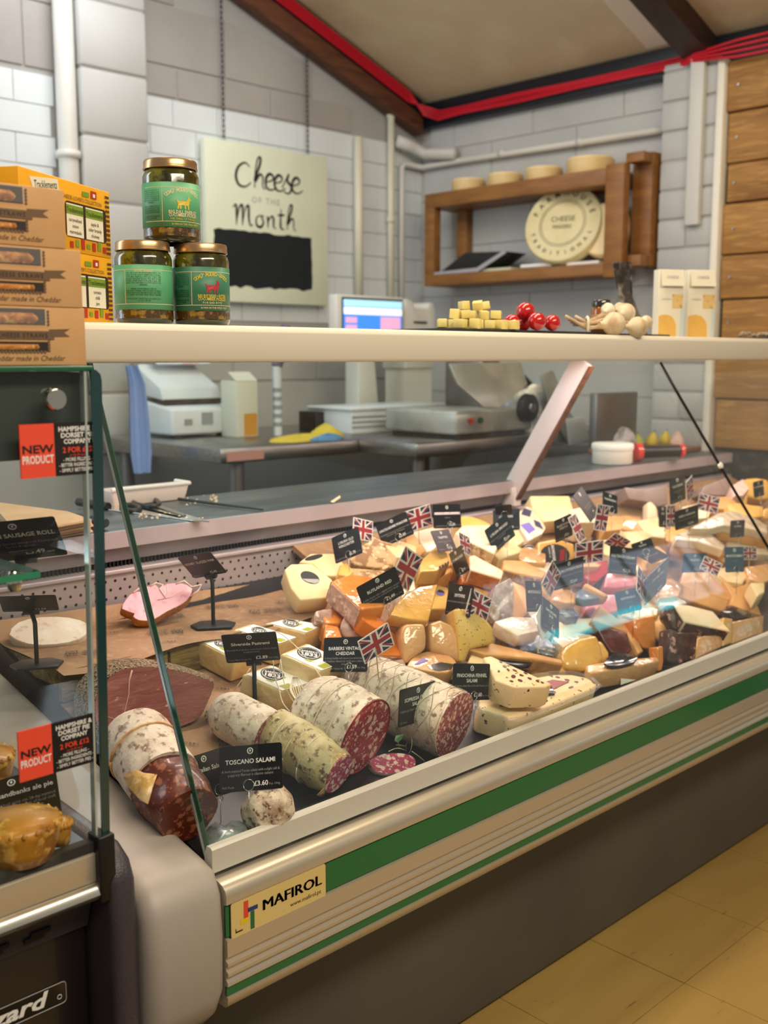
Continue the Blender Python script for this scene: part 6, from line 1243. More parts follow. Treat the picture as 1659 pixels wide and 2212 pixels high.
for px, r_, d, lb in [((1078, 681), 15, 2.28, 'cherry tomato at the left, half hidden behind its neighbour'), ((1106, 691), 18, 2.21, 'cherry tomato second from the left in front'), ((1135, 673), 21, 2.24, 'topmost cherry tomato resting on the others'), ((1131, 701), 14, 2.27, 'cherry tomato wedged low behind the front ones'), ((1160, 697), 20, 2.20, 'front middle cherry tomato with a bright glint'), ((1193, 696), 18, 2.24, 'rightmost cherry tomato beside the garlic stalks')]:
    P = at_depth(px, d); rr = r_*d/FPX
    if r_ != 21: P.z = BZ + .0062 + rr*.96
    t = thing('cherry_tomato', lb, 'tomato', (P.x, P.y, P.z - rr*.96), 'cherry tomatoes on the slate')
    mk('fruit', lathe([(rr*math.sin(a)*(1 if a < 2.6 else .97), -rr*.96*math.cos(a)) for a in [math.pi*i/14 for i in range(15)]], P, n=20), 'tomato', t, smooth=True)
    mk('stalk_scar', lathe([(rr*.12, rr*.93), (rr*.08, rr*.985)], P, n=8), 'calyx', t)
# garlic bunch
mat('garlic_skin', '#dccaa8', .6, noise=[(30, '#c2a67e', .45, .65), (12, '#efe3cc', .5, .7)], stretch=(2, 2, .5), bump=(60, .4)); mat('garlic_stalk', '#cdb493', .7, noise=(30, '#b0926c', .4, .7))
G0 = at_depth((1345, 715), 2.40)
ga = thing('garlic_bunch', 'tied bunch of dried garlic bulbs with stalks on the shelf', 'garlic', (G0.x, G0.y, BZ))
KN = at_depth((1268, 698), 2.33); KN.z = BZ + .022
for k, (px, r_, d) in enumerate([((1325, 700), 25, 2.36), ((1376, 707), 22, 2.38), ((1313, 670), 15, 2.44), ((1352, 676), 20, 2.46), ((1395, 696), 14, 2.45), ((1338, 668), 14, 2.50)]):
    P = at_depth(px, d); rr = r_*d/FPX; ax = (KN - P).normalized(); n_ = 20
    vs, fs = [], []
    prof = [(.05, -1.0), (.35, -.96), (.75, -.72), (1.0, -.2), (.98, .15), (.8, .55), (.5, .85), (.28, 1.1), (.2, 1.45)]
    u0, w0 = frame_of(ax)
    for r1, h1 in prof:
        for j in range(n_):
            a = 2*math.pi*j/n_; q = 1 + .05*abs(math.sin(a*3.5)) * min(1, r1)
            vs.append(P + ax*h1*rr + (u0*math.cos(a) + w0*math.sin(a))*rr*r1*q)
    for i in range(len(prof)-1):
        for j in range(n_): a, b = i*n_+j, i*n_+(j+1) % n_; fs.append((a, b, b+n_, a+n_))
    fs += [tuple(range(n_-1, -1, -1))]
    mk('bulb', (vs, fs), 'garlic_skin', ga, smooth=True)
    E_ = at_depth((1222 + 5*k, 683 + 6*(k % 4)), 2.30 + .01*k); mid_ = KN + V((0, 0, .003*(k - 3)))
    E_.z = max(E_.z, BZ + .0075)
    mk('stalk', tube([P + ax*rr*1.3, P.lerp(mid_, .6), mid_, mid_.lerp(E_, .5), E_], [rr*.2, .0045, .004, .0042, .0035], 8), 'garlic_stalk', ga, smooth=True)
mk('tie', ring(KN, C_FWD, V((0, 0, 1)), .016, .003, 14, 6), 'twine', ga, smooth=True)
# honey jar, photo card, cheese cracker packs
P = at_depth((1297, 712), 2.52); P.z = BZ
t = thing('honey_jar', 'small amber honey jar behind the garlic', 'jar', P)
mat('honey', '#7a3c0a', .08, noise=(14, '#a85f14', .4, .7), coat=1.0); mat('dark_glass', '#2a2a26', .08, coat=1.0)
mk('jar_body', lathe([(.020, 0), (.0235, .004), (.0235, .060), (.021, .066), (.020, .069)], P, n=28), 'honey', t, smooth='auto')
mk('lid', lathe([(.0225, .069), (.023, .0705), (.023, .083), (.021, .085)], P, n=28), 'dark_glass', t, smooth='auto')
mk('paper_label', lathe([(.0239, .014), (.0239, .05)], P, n=28), 'honey_label', t, smooth=True); mat('honey_label', '#8a5a1e', .5, noise=(60, '#d9a64a', .55, .65))
mat('bw_photo', '#23201f', .35, noise=[(18, '#8c8580', .52, .62), (55, '#4a4542', .5, .7)], coat=.4)
q = [at_depth(p, d) for p, d in (((1322, 566), 2.58), ((1364, 566), 2.62), ((1366, 640), 2.60), ((1402, 712), 2.62), ((1378, 724), 2.55), ((1335, 640), 2.55))]
for p_ in q[3:5]: p_.z = BZ + .001
tag(mk('photo_card', prism(q, -C_FWD*.002), 'bw_photo'), 'dark bent photo card leaning behind the garlic', 'card')
mat('pack_cream', '#e2dbc6', .5); mat('pack_cheese', '#e0b25a', .4, noise=(20, '#d3a248', .4, .7)); mat('pack_biscuit', '#d9b877', .5, noise=(80, '#b98f4b', .55, .65)); mat('pack_blue', '#b9c9cc', .5)
for k, (x0_, x1_, lb) in enumerate([(1419, 1473, 'left of two cream cheese cracker packs on the shelf'), (1482, 1541, 'right of two cream cheese cracker packs on the shelf')]):
    d = 2.74 + .05*k; A = at_depth((x0_, 727), d); B = at_depth((x1_, 728), d + .015); A.z = B.z = BZ; u = (B - A).normalized(); w = (B - A).length; v = V((0, 0, 1)); n = V((u.y, -u.x, 0)); n = -n if n.dot(CAM - A) < 0 else n; H_ = 145*d/FPX
    t = thing('cracker_pack', lb, 'packet', (A + B)/2, 'cream cheese cracker packs')
    mk('carton', prism([A, B, B - n*.03, A - n*.03], v*H_), 'pack_cream', t, bevel=.001)
    def qq(a0, a1, b0, b1, k_=.0008): return prism([A + u*w*a0 + v*H_*b0 + n*k_, A + u*w*a1 + v*H_*b0 + n*k_, A + u*w*a1 + v*H_*b1 + n*k_, A + u*w*a0 + v*H_*b1 + n*k_], n*-.0007)
    mk('top_flap', prism([A + u*w*.06 + v*H_*.76 + n*.010, A + u*w*.96 + v*H_*.76 + n*.010, A + u*w*.96 + v*H_*.99 + n*.001, A + u*w*.06 + v*H_*.99 + n*.001], n*-.001), 'pack_cream', t)
    mk('cheese_picture', prism([A + u*w*(.02 + .72*(.5 - .5*math.cos(math.pi*i/12)) if False else .03) + v*0 for i in range(0)] or [A + n*.0008 + u*w*(.04 + .70*x) + v*H_*y for x, y in ((0, .02), (1, .02), (1, .18), (.9, .26), (.7, .325), (.4, .345), (.15, .335), (0, .32))], n*-.0007), 'pack_cheese', t)
    mk('biscuit_picture', qq(.56, .98, .44, .64), 'pack_biscuit', t); mk('blue_edge', qq(.90, 1.0, .0, .42), 'pack_blue', t)
    mk('lettering', comb(text_geo('CHEESE', A + u*w*.5 + v*H_*.87 + n*.0072, u, v, .010, maxw=w*.6), text_geo('crackers', A + u*w*.32 + v*H_*.56 + n*.0012, u, v, .008, maxw=w*.4)), 'print_grey', t)
tag(mk('slate_board', box(2.80, 3.15, 1.36, 1.50, BZ, BZ + .005), 'slate', bevel=.0015), 'dark slate board at the far right of the shelf', 'board')
mat('nut', '#b8aa94', .6, noise=(60, '#8e7f69', .4, .6), bump=(60, .6))
nut_ = lathe([(.001, -.005), (.0065, -.002), (.0068, .002), (.001, .005)], (0, 0, 0), n=8)
nuts = []
for k in range(70):
    o_ = V((RND.uniform(2.83, 3.12), RND.uniform(1.375, 1.48), BZ + .010 + RND.uniform(0, .008))); nuts.append(([p + o_ for p in nut_[0]], nut_[1]))
tag(mk('nut_pieces', comb(*nuts), 'nut', kind='stuff', smooth=True), 'heap of small pale nuts on the far slate board', 'nuts')

# ================================================================== BEHIND THE COUNTER
# hanging sign
mat('sign_board', '#dbe0c8', .6, noise=(4, '#d2d8be', .4, .7)); mat('sign_side', '#c9cfb4', .6); mat('chalk_black', '#0b131a', .7); mat('chain_metal', '#3d3e46', .4, .6)
sx0, sx1, sz0, sz1, sy = 2.425, 3.035, 1.462, 2.066, WY - .055
sg = thing('hanging_sign', 'square pale cheese of the month sign hung on two chains', 'sign', ((sx0+sx1)/2, sy, sz0))
mk('board', box(sx0, sx1, sy, sy + .035, sz0, sz1), 'sign_board', sg, bevel=.002)
r = random.Random(3); rough = []
for i in range(25): rough.append((2.505 + .485*i/24, 1.862 - .015 - .006*i/24 + r.uniform(-.004, .004)))
bx0, bx1, bz0, bz1 = 2.455, 2.945, 1.520, 1.735
pts = [(bx0 + (bx1-bx0)*i/20, bz1 + r.uniform(-.004, .004)) for i in range(21)] + [(bx1 + r.uniform(-.004, .004), bz1 - (bz1-bz0)*i/8) for i in range(1, 8)] + [(bx1 - (bx1-bx0)*i/20, bz0 + r.uniform(-.006, .006)) for i in range(21)] + [(bx0 + r.uniform(-.004, .004), bz0 + (bz1-bz0)*i/8) for i in range(1, 8)]
mk('black_panel', prism([(a, sy - .0006, b) for a, b in pts], (0, .0005, 0)), 'chalk_black', sg)
STROKE = {'C': [[(.8, .85), (.55, 1), (.2, .8), (.05, .4), (.2, .05), (.55, 0), (.85, .2)]], 'h': [[(.15, 0), (.2, .7), (.35, 1.25), (.5, 1.3), (.45, 1.0), (.2, .45), (.2, .3), (.45, .6), (.6, .5), (.6, .1), (.75, 0)]], 'e': [[(.05, .3), (.45, .42), (.5, .6), (.3, .68), (.1, .45), (.12, .1), (.4, 0), (.7, .15)]], 's': [[(.0, .15), (.4, .8), (.3, .5), (.55, .25), (.4, -.05), (.1, 0)]],
          'M': [[(-.1, .85), (.1, 1), (.12, .5), (.1, 0)], [(.1, .1), (.3, .85), (.5, 1), (.5, .5), (.48, 0)], [(.5, .15), (.7, .85), (.9, 1), (.9, .4), (1.0, .02), (1.15, .1)]], 'o': [[(.35, .6), (.1, .45), (.1, .1), (.35, 0), (.55, .25), (.4, .58), (.6, .55)]], 'n': [[(.05, .55), (.12, .5), (.12, 0)], [(.12, .3), (.35, .6), (.5, .5), (.5, .1), (.65, 0)]], 't': [[(.3, 1.05), (.25, .4), (.28, .05), (.5, 0)], [(.05, .7), (.55, .75)]]}
def brush(word, x, z, s, adv, name):
    pr = []
    for c_, dx in zip(word, adv):
        for st in STROKE[c_]:
            p2_ = smooth_open([(a, b) for a, b in st], 4); K = len(p2_)
            pr.append(tube([(x + a*s, sy - .0015, z + b*s) for a, b in p2_], [s*(.03 + .045*math.sin(math.pi*i/(K-1))**2) for i in range(K)], 6))
        x += dx*s
    vs, fs = comb(*pr); mk(name, ([V((p.x, sy - .001 + (p.y - sy)*.12, p.z)) for p in vs], fs), 'chalk_black', sg)
brush('Cheese', 2.560, 1.905, .090, [.90, .68, .5, .5, .5, .5], 'lettering_cheese')
brush('Month', 2.555, 1.757, .076, [1.3, .72, .72, .55, .7], 'lettering_month')
mk('lettering_of_the', text_geo('OF THE', ((sx0+sx1)/2 - .02, sy - .001, 1.848), (1, 0, 0), (0, 0, 1), .034, space=1.3), 'print_grey', sg, kind='stuff')
lk_vs, lk_fs = ring((0, 0, 0), (1, 0, 0), (0, 0, 1.0), .008, .0018, 12, 5); lk_vs = [V((p.x*.75, p.y, p.z*1.5)) for p in lk_vs]
for x in (2.525, 2.945):
    z = sz1 + .008; k = 0; cl_ = ceil_z(x) - .12; proto = None
    while z < cl_:
        vs = [V((p.y, p.x, p.z)) if k % 2 else V(p) for p in lk_vs]
        mk('chain_link', ([p + V((x, sy + .017, z)) for p in vs], lk_fs), 'chain_metal', sg, smooth=True)
        z += .0195; k += 1
# till
mat('till_plastic', '#d4d4cc', .5); mat('screen_blue', '#3d7fd6', .3, emit=('#3f86e6', .9)); mat('screen_cyan', '#9fd3ea', .3, emit=('#a5dbf0', .9)); mat('screen_pink', '#d9a3c8', .3, emit=('#d9a3c8', .8)); mat('screen_red', '#d6453c', .3, emit=('#d6453c', .8)); mat('screen_white', '#eef2f8', .3, emit=('#e8eef8', .9))
ty = 3.10; a = onY((727, 635), ty); b = onY((872, 720), ty)
ti = thing('till', 'cream touch screen till with a blue lit display', 'till', ((a.x+b.x)/2, ty, .962))
mk('screen_housing', box(a.x, b.x, ty, ty + .05, 1.30, a.z), 'till_plastic', ti, bevel=.006)
sa, sb_ = onY((740, 646), ty), onY((866, 716), ty)
bz_ = mk('bezel', box(sa.x - .006, sb_.x + .006, ty - .004, ty, 1.315, sa.z + .008), 'black_plastic', ti, bevel=.002)
sc = mk('display', box(sa.x, sb_.x, ty - .0055, ty - .004, 1.32, sa.z), 'screen_blue', ti)
def sq(x0, x1, z0, z1, m_, nm): mk(nm, flat([(sa.x + (sb_.x-sa.x)*x0, ty - .0062, 1.32 + (sa.z-1.32)*z0), (sa.x + (sb_.x-sa.x)*x1, ty - .0062, 1.32 + (sa.z-1.32)*z0), (sa.x + (sb_.x-sa.x)*x1, ty - .0062, 1.32 + (sa.z-1.32)*z1), (sa.x + (sb_.x-sa.x)*x0, ty - .0062, 1.32 + (sa.z-1.32)*z1)]), m_, sc)
sq(0, 1, .62, .80, 'screen_white', 'menu_band'); sq(0, 1, .82, 1, 'screen_cyan', 'header_band'); sq(.03, .22, .40, .55, 'screen_pink', 'key'); sq(.03, .22, .20, .35, 'screen_pink', 'key'); sq(.62, .97, .20, .58, 'screen_pink', 'key_panel'); sq(.32, .52, .12, .24, 'screen_red', 'key')
mk('stand', prism([((a.x+b.x)/2 - .06, ty + .01, .962), ((a.x+b.x)/2 + .06, ty + .01, .962), ((a.x+b.x)/2 + .04, ty + .03, 1.31), ((a.x+b.x)/2 - .04, ty + .03, 1.31)], (0, .08, 0)), 'till_plastic', ti, bevel=.004)
a = onY((877, 645), 3.12); b = onY((940, 720), 3.12)
pt = thing('receipt_printer', 'grey white receipt printer right of the till screen', 'printer', ((a.x+b.x)/2, 3.2, .962))
mk('printer_body', prism([(a.x, 3.12, 1.2), (b.x, 3.12, 1.2), (b.x, 3.12, a.z - .05), (b.x - .01, 3.12, a.z - .012), (b.x - .04, 3.12, a.z - .012), (b.x - .045, 3.12, a.z - .035), (a.x + .05, 3.12, a.z - .035), (a.x + .045, 3.12, a.z - .012), (a.x, 3.12, a.z)], (0, .14, 0)), 'till_plastic', pt, bevel=.004)
mk('printer_stand', box(a.x + .01, b.x - .01, 3.13, 3.25, .962, 1.2), 'till_plastic', pt)
mk('paper_slot', box(a.x + .045, b.x - .05, 3.119, 3.125, a.z - .10, a.z - .09), 'rubber', pt)
# wooden wall shelf with cheeses
ws = thing('wooden_wall_shelf', 'open pine wall shelf high on the right hand wall', 'shelf', (3.55, 2.82, 1.55))
fx = 3.46
mk('top_board', box(fx, WX - .008, 2.36, 3.29, 1.885, 1.945), 'pine', ws, bevel=.002)
mk('bottom_board', box(fx, WX - .008, 2.36, 3.29, 1.555, 1.60), 'pine', ws, bevel=.002)
mk('left_side', box(fx, fx + .045, 3.235, 3.29, 1.60, 1.885), 'pine', ws, bevel=.002)
mk('rear_post', box(WX - .05, WX - .008, 3.18, 3.235, 1.60, 1.885), 'pine', ws, bevel=.002)
mk('right_post', box(fx, fx + .04, 2.28, 2.36, 1.545, 1.955), 'pine', ws, bevel=.002)
a, b = onX((1368, 345), 3.56), onX((1402, 575), 3.56)
mk('end_post', box(3.56, WX - .008, b.y, a.y, b.z, a.z + .02), 'pine', ws, bevel=.002)
mk('end_rail', box(3.50, 3.56, b.y, 2.30, a.z - .02, a.z + .015), 'pine', ws, bevel=.002); mk('end_rail', box(3.50, 3.56, b.y, 2.30, b.z, b.z + .04), 'pine', ws, bevel=.002)
mat('cheese_box_wood', '#d9bd84', .55, noise=(10, '#c9a76a', .4, .7)); mat('parmesan', '#dccf9f', .5, noise=(10, '#cfc08c', .4, .7)); mat('stencil', '#4b4632', .6)
for k, (px0, px1, lb) in enumerate([(960, 1030, 'leftmost small round cheese on top of the wall shelf'), (1036, 1112, 'second small round cheese on top of the wall shelf'), (1117, 1198, 'third small round cheese on top of the wall shelf'), (1204, 1312, 'rightmost and largest round cheese on top of the wall shelf')]):
    ya, yb = onX((px0, 400), 3.50).y, onX((px1, 380), 3.50).y; rr = abs(ya - yb)/2*.80
    c = V((3.555, (ya+yb)/2, 1.945)); t = thing('round_cheese', lb, 'cheese', c, 'small round cheeses on the wall shelf')
    mk('side_band', lathe([(rr*.98, 0), (rr, .004), (rr, .042 + .008*(k == 3)), (rr*.98, .046 + .008*(k == 3))], c, n=28), 'cheese_box_wood', t, smooth='auto')
    mk('top_disc', lathe([(rr*.97, .046 + .008*(k == 3)), (rr*.95, .052 + .008*(k == 3)), (.002, .053 + .008*(k == 3))], c, n=28), 'cream', t, smooth='auto')
cw_ = onX((1215, 482), 3.50); nrm = V((-.88, -.22, .30)).normalized()
pw = thing('cheese_show_round', 'large stamped cheese round leaning inside the wall shelf', 'cheese', (cw_.x + .05, cw_.y, 1.60))
RW = .160
mk('round_body', lathe([(RW*.97, .0), (RW, -.006), (RW*1.02, -.025), (RW, -.044), (RW*.97, -.05)], cw_, nrm, n=40), 'parmesan', pw, smooth='auto')
uu, vv_ = frame_of(nrm); vv_ = V((0, 0, 1)); vv_ = (vv_ - nrm*vv_.dot(nrm)).normalized(); uu = vv_.cross(nrm)
fc = cw_ + nrm*.001
mk('stamped_rings', comb(*[ring(fc, uu, vv_, q_, .0010, 36, 4) for q_ in (RW*.55, RW*.60)]), 'stencil', pw)
cl = []
for word, ra, s_, a0, a1 in (('FARMHOUSE', RW*.78, .030, 160, 20), ('TRADITIONAL', RW*.78, .022, 200, 340)):
    for i, c_ in enumerate(word):
        a = math.radians(a0 + (a1 - a0)*i/(len(word)-1)); up_ = 1 if a1 < a0 else -1
        P = fc + (uu*math.cos(a) + vv_*math.sin(a))*(ra - (.010 if up_ > 0 else -.008)); rd = (uu*math.cos(a) + vv_*math.sin(a))*up_
        cl.append(text_geo(c_, P + nrm*.0006, rd.cross(nrm), rd, s_, bold=.02))
mk('stamped_lettering', comb(*cl), 'stencil', pw)
mk('stamped_lettering', comb(text_geo('CHEESE', fc + nrm*.0006 + vv_*.008, uu, vv_, .030, maxw=.12), text_geo('MAKERS', fc + nrm*.0006 - vv_*.022, uu, vv_, .022, maxw=.10)), 'stencil', pw)
bh = onX((1330, 500), 3.56); tag(mk('round_cheese', lathe([(.10, 0), (.105, .01), (.105, .05), (.10, .06)], bh + V((.04, .06, -.0)), (-.9, -.2, .2), n=32), 'cream', smooth='auto'), 'pale cheese round half hidden behind the shelf post', 'cheese')
mat('book_black', '#1a1a1c', .4); mat('book_grey', '#a7a3ac', .5)
q0 = [onX(p, 3.49) for p in ((930, 585), (1030, 578), (1093, 525), (1000, 535))]
bk = thing('lever_file', 'black and grey folder lying slanted in the wall shelf', 'folder', (3.52, 3.15, 1.60))
mk('cover', prism([V((3.47, 3.22, 1.604)), V((3.47, 2.98, 1.604)), V((3.47, 2.84, 1.675)), V((3.47, 3.06, 1.685))], (.14, 0, 0)), 'book_black', bk, bevel=.002)
mk('page_block', prism([V((3.464, 3.24, 1.6015)), V((3.464, 2.985, 1.6015)), V((3.464, 2.835, 1.668)), V((3.464, 2.845, 1.680)), V((3.464, 2.99, 1.618)), V((3.464, 3.24, 1.612))], (.005, 0, 0)), 'book_grey', bk)
pa_ = onX((1125, 578), 3.47); pb = onX((1200, 570), 3.47)
mkp = thing('marker_pen', 'white marker pen with green cap lying on the wall shelf', 'pen', (3.47, pa_.y, 1.60))
mk('barrel', tube([(3.475, pa_.y, 1.609), (3.475, pb.y + .02, 1.609)], .008, 10), 'white', mkp, smooth='auto'); mk('cap', tube([(3.475, pb.y + .02, 1.609), (3.475, pb.y - .02, 1.609)], .0085, 10), 'green_stripe', mkp, smooth='auto')
for k, (p0, p1, m_, lb) in enumerate([((1040, 575), (1110, 560), 'sign_side', 'pale leaflet on the wall shelf behind the folder'), ((1230, 572), (1300, 562), 'paper_white', 'white card lying at the right of the wall shelf')]):
    ya, yb = onX(p0, 3.50).y, onX(p1, 3.50).y; tag(mk('leaflet', box(3.48, 3.60, min(ya, yb), max(ya, yb), 1.6005, 1.612), m_), lb, 'leaflet')
# steel work table
tx0, tx1, ty0, ty1, tz = 1.862, 3.58, 2.60, 3.36, .976
tb = thing('steel_work_table', 'stainless steel work table along the back wall', 'table', ((tx0+tx1)/2, (ty0+ty1)/2, 0))
mk('table_top', box(tx0, tx1, ty0, ty1, tz - .045, tz), 'steel', tb, bevel=.004)
for x in (tx0 + .10, tx1 - .10):
    for y in (ty0 + .06, ty1 - .06): mk('leg', tube([(x, y, .0), (x, y, tz - .045)], .024, 12), 'steel_dull', tb, smooth='auto')
mk('undershelf', box(tx0 + .05, tx1 - .05, ty0 + .05, ty1 - .02, .30, .33), 'steel_dull', tb)
mk('maker_plate', box(tx0 + .02, tx0 + .16, ty0 - .001, ty0, tz - .038, tz - .010), 'plate_red', tb); mat('plate_red', '#b5857c', .4)
# vacuum packer
mat('machine_white', '#cfd6da', .4, noise=(5, '#bcc5ca', .4, .7)); mat('machine_grey', '#8a9094', .4)
_m0 = onZ((372, 949), tz); _my = _m0.y; mx0 = _m0.x; mx1 = onY((508, 945), _my).x; _mo = _my - 2.74
vp = thing('vacuum_packer', 'white vacuum packing machine on the steel table', 'machine', ((mx0+mx1)/2, (3.0 + _mo), tz))
mk('lower_housing', prism([(mx0, (2.74 + _mo), tz+.012), (mx0, (_my + .22), tz+.012), (mx0, (_my + .22), tz + .13), (mx0, (2.74 + _mo), tz + .10)], (mx1 - mx0, 0, 0)), 'machine_white', vp, bevel=.010)
mk('lid', prism([(mx0 + .01, (2.80 + _mo), tz + .125), (mx0 + .01, (_my + .22), tz + .145), (mx0 + .01, (_my + .22), tz + .25), (mx0 + .01, (2.95 + _mo), tz + .235), (mx0 + .01, (2.82 + _mo), tz + .17)], (mx1 - mx0 - .02, 0, 0)), 'machine_white', vp, bevel=.010)
mk('lid_gap', box(mx0 + .012, mx1 - .012, (2.80 + _mo), (_my + .20), tz + .112, tz + .130), 'rubber', vp)
for x in (.05, .12, .22): mk('control', box(mx0 + x, mx0 + x + (.03 if x != .12 else .045), (2.736 + _mo), (2.742 + _mo), tz + .045, tz + (.065 if x != .12 else .085)), 'machine_grey', vp)
for x in (.03, .22): mk('foot', box(mx0 + x, mx0 + x + .03, (2.76 + _mo), (2.80 + _mo), tz, tz + .013), 'rubber', vp)
mk('notice', prism([(mx0 + .05, (2.90 + _mo), tz + .245), (mx0 + .27, (2.90 + _mo), tz + .245), (mx0 + .27, (3.02 + _mo), tz + .36), (mx0 + .05, (3.02 + _mo), tz + .36)], (0, -.004, .004)), 'notice_paper', vp); mat('notice_paper', '#ccd3e0', .5, noise=(26, '#d8a7ac', .56, .62, 2))
# things standing along the table
def onT(px, Y): return onY(px, Y)
def crate_box(name, lab, cat, px0, px1, Y, dy, m_, z0=tz, bev=.003, extra=None):
    a, b = onY(px0, Y), onY(px1, Y); t = thing(name, lab, cat, ((a.x+b.x)/2, Y + dy/2, z0))
    mk('body', box(min(a.x, b.x), max(a.x, b.x), Y, Y + dy, z0, max(a.z, b.z)), m_, t, bevel=bev)
    if extra: extra(t, min(a.x, b.x), max(a.x, b.x), Y, z0, max(a.z, b.z))
    return t
mat('carton_white', '#c9cbbd', .5); mat('carton_amber', '#c08a35', .5)
crate_box('milk_carton', 'pale carton with an amber panel beside the vacuum packer', 'carton', (510, 823), (558, 930), 2.95, .09, 'carton_white', extra=lambda t, x0, x1, Y, z0, z1: (mk('amber_panel', box(x0 + .03, x1 - .005, Y - .0008, Y, z0 + .005, z0 + .08), 'carton_amber', t), mk('gable', prism([(x0, Y, z1), (x1, Y, z1), (x1, Y + .045, z1 + .03), (x0, Y + .045, z1 + .03)], (0, .004, 0)), 'carton_white', t)))
st = thing('sharpening_steel', 'upright white handled rod with dark top on the steel table', 'tool', onY((600, 930), 2.95)); P = V(st.location); P.z = tz; st.location = P
mk('rod', tube([P, P + V((0, 0, .24))], .016, 10), 'machine_white', st, smooth='auto'); mk('marks', comb(*[tube([P + V((0, 0, .03 + .03*k)), P + V((0, 0, .045 + .03*k))], .0165, 10) for k in range(5)]), 'machine_grey', st)
mk('handle', tube([P + V((0, 0, .24)), P + V((.02, 0, .30)), P + V((.045, 0, .38))], [.02, .026, .018], 10), 'grip_purple', st, smooth='auto'); mat('grip_purple', '#5b5570', .5)
crate_box('black_tin', 'small black tin behind the yellow cloth', 'tin', (683, 890), (727, 926), 2.95, .10, 'black_plastic')
def lid_(t, x0, x1, Y, z0, z1): mk('lid', box(x0 - .008, x1 + .008, Y - .008, Y + .24, z1, z1 + .012), 'machine_white', t, bevel=.004); mk('ribs', comb(*[box(x0, x1, Y - .003, Y, z0 + .02 + .018*k, z0 + .026 + .018*k) for k in range(3)]), 'machine_grey', t)
crate_box('white_tray_stack', 'wide white plastic tray box on the steel table', 'tray', (760, 888), (975, 930), 2.80, .24, 'machine_white', extra=lid_)
def blob(name, lab, cat, c, rx, ry, rz, m_, seed, col2=None):
    r = random.Random(seed); vs, fs = [], []; n_, m2 = 22, 9
    for i in range(m2+1):
        a = math.pi/2*i/m2
        for j in range(n_):
            b = 2*math.pi*j/n_; k = 1 + .16*math.sin(3*b + seed) + .10*math.sin(5*b + seed*2) + r.uniform(-.05, .05)
            vs.append(V(c) + V((rx*k*math.cos(a)*math.cos(b), ry*k*math.cos(a)*math.sin(b), rz*math.sin(a)*(1 + .25*math.sin(2*b + seed)))))
    for i in range(m2):
        for j in range(n_): a, b = i*n_+j, i*n_+(j+1) % n_; fs.append((a, b, b+n_, a+n_))
    fs.append(tuple(range(n_-1, -1, -1)))
    return tag(mk(name, (vs, fs), m_, smooth=True), lab, cat)
mat('cloth_yellow', '#c2ad3a', .8, bump=(30, .8)); mat('cloth_blue', '#4f7fae', .8, bump=(30, .8))
c = onY((650, 935), 2.70); blob('cleaning_cloth', 'folded yellow cleaning cloth on the steel table', 'cloth', (c.x, 2.70, tz), .14, .05, .018, 'cloth_yellow', 2)
c = onY((720, 932), 2.68); blob('cleaning_cloth', 'crumpled yellow cloth by the white tray box', 'cloth', (c.x, 2.72, tz), .07, .05, .04, 'cloth_yellow', 5)
c = onY((705, 942), 2.64); blob('cleaning_cloth', 'blue cleaning cloth at the table edge', 'cloth', (c.x, 2.635, tz), .06, .025, .02, 'cloth_blue', 7)
# blue apron hanging against the pier
mat('apron_blue', '#7f9fdc', .8, bump=(20, .5)); 
ap = [(285, 790), (297, 830), (302, 900), (306, 980), (308, 1022)]
P_ = [onY(p, 2.86) for p in ap]; vs = []
for i, p in enumerate(P_):
    w = [.02, .028, .034, .038, .030][i]
    for k in range(9): vs.append(p + V((w*(k/4 - 1), .010*math.sin(k*1.6), 0)))
for i in range(5):
    for k in range(9): vs.append(vs[i*9 + k] + V((0, .004, 0)))
fs = [(i*9+k, i*9+k+1, (i+1)*9+k+1, (i+1)*9+k) for i in range(4) for k in range(8)]; fs += [tuple(45 + q for q in reversed(f)) for f in fs]
aq = thing('apron', 'blue apron hanging beside the brick pier', 'apron', (P_[-1].x, 2.86, P_[-1].z)); mk('cloth', (vs, fs), 'apron_blue', aq, smooth=True)
mk('hook', tube([V((1.95, 3.41, P_[0].z + .06)), P_[0] + V((0, .0, .05)), P_[0]], .004, 6), 'steel', aq)
side = thing('steel_side_table', 'short steel table section under the meat slicer', 'table', (3.05, 2.46, 0))
mk('table_top', box(2.42, 3.58, 2.33, 2.597, tz - .045, tz), 'steel', side, bevel=.004)
for x in (2.50, 3.50): mk('leg', tube([(x, 2.40, 0), (x, 2.40, tz - .045)], .022, 12), 'steel_dull', side, smooth='auto')
# meat slicer
sl0 = onY((985, 958), 2.360); sl1 = onY((1150, 958), 2.360)
sl = thing('meat_slicer', 'steel meat slicer on the work table behind the shelf support', 'slicer', ((sl0.x+sl1.x)/2, 2.500, tz))
bx0, bx1 = sl0.x, sl1.x
mk('base', box(bx0, bx1, 2.360, 2.700, tz + .015, tz + .095), 'plate_bright', sl, bevel=.012)
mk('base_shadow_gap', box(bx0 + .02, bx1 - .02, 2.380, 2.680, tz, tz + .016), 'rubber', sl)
for x, m_ in ((.07, 'print_red'), (.12, 'green_stripe')): mk('button', lathe([(.010, 0), (.010, .008)], (bx0 + x, 2.360, tz + .06), (0, -1, 0), 12), m_, sl)
kn_ = mk('dial', lathe([(.045, 0), (.05, .006), (.048, .03), (.03, .036)], (bx0 + .36, 2.360, tz + .095), (0, -1, 0), 24), 'black_plastic', sl, smooth='auto'); mk('dial_cap', lathe([(.018, .036), (.016, .042)], (bx0 + .36, 2.360, tz + .095), (0, -1, 0), 16), 'steel', kn_, smooth='auto')
q4 = [(972, 786), (1125, 782), (1140, 830), (1080, 880), (1045, 880), (990, 830)]
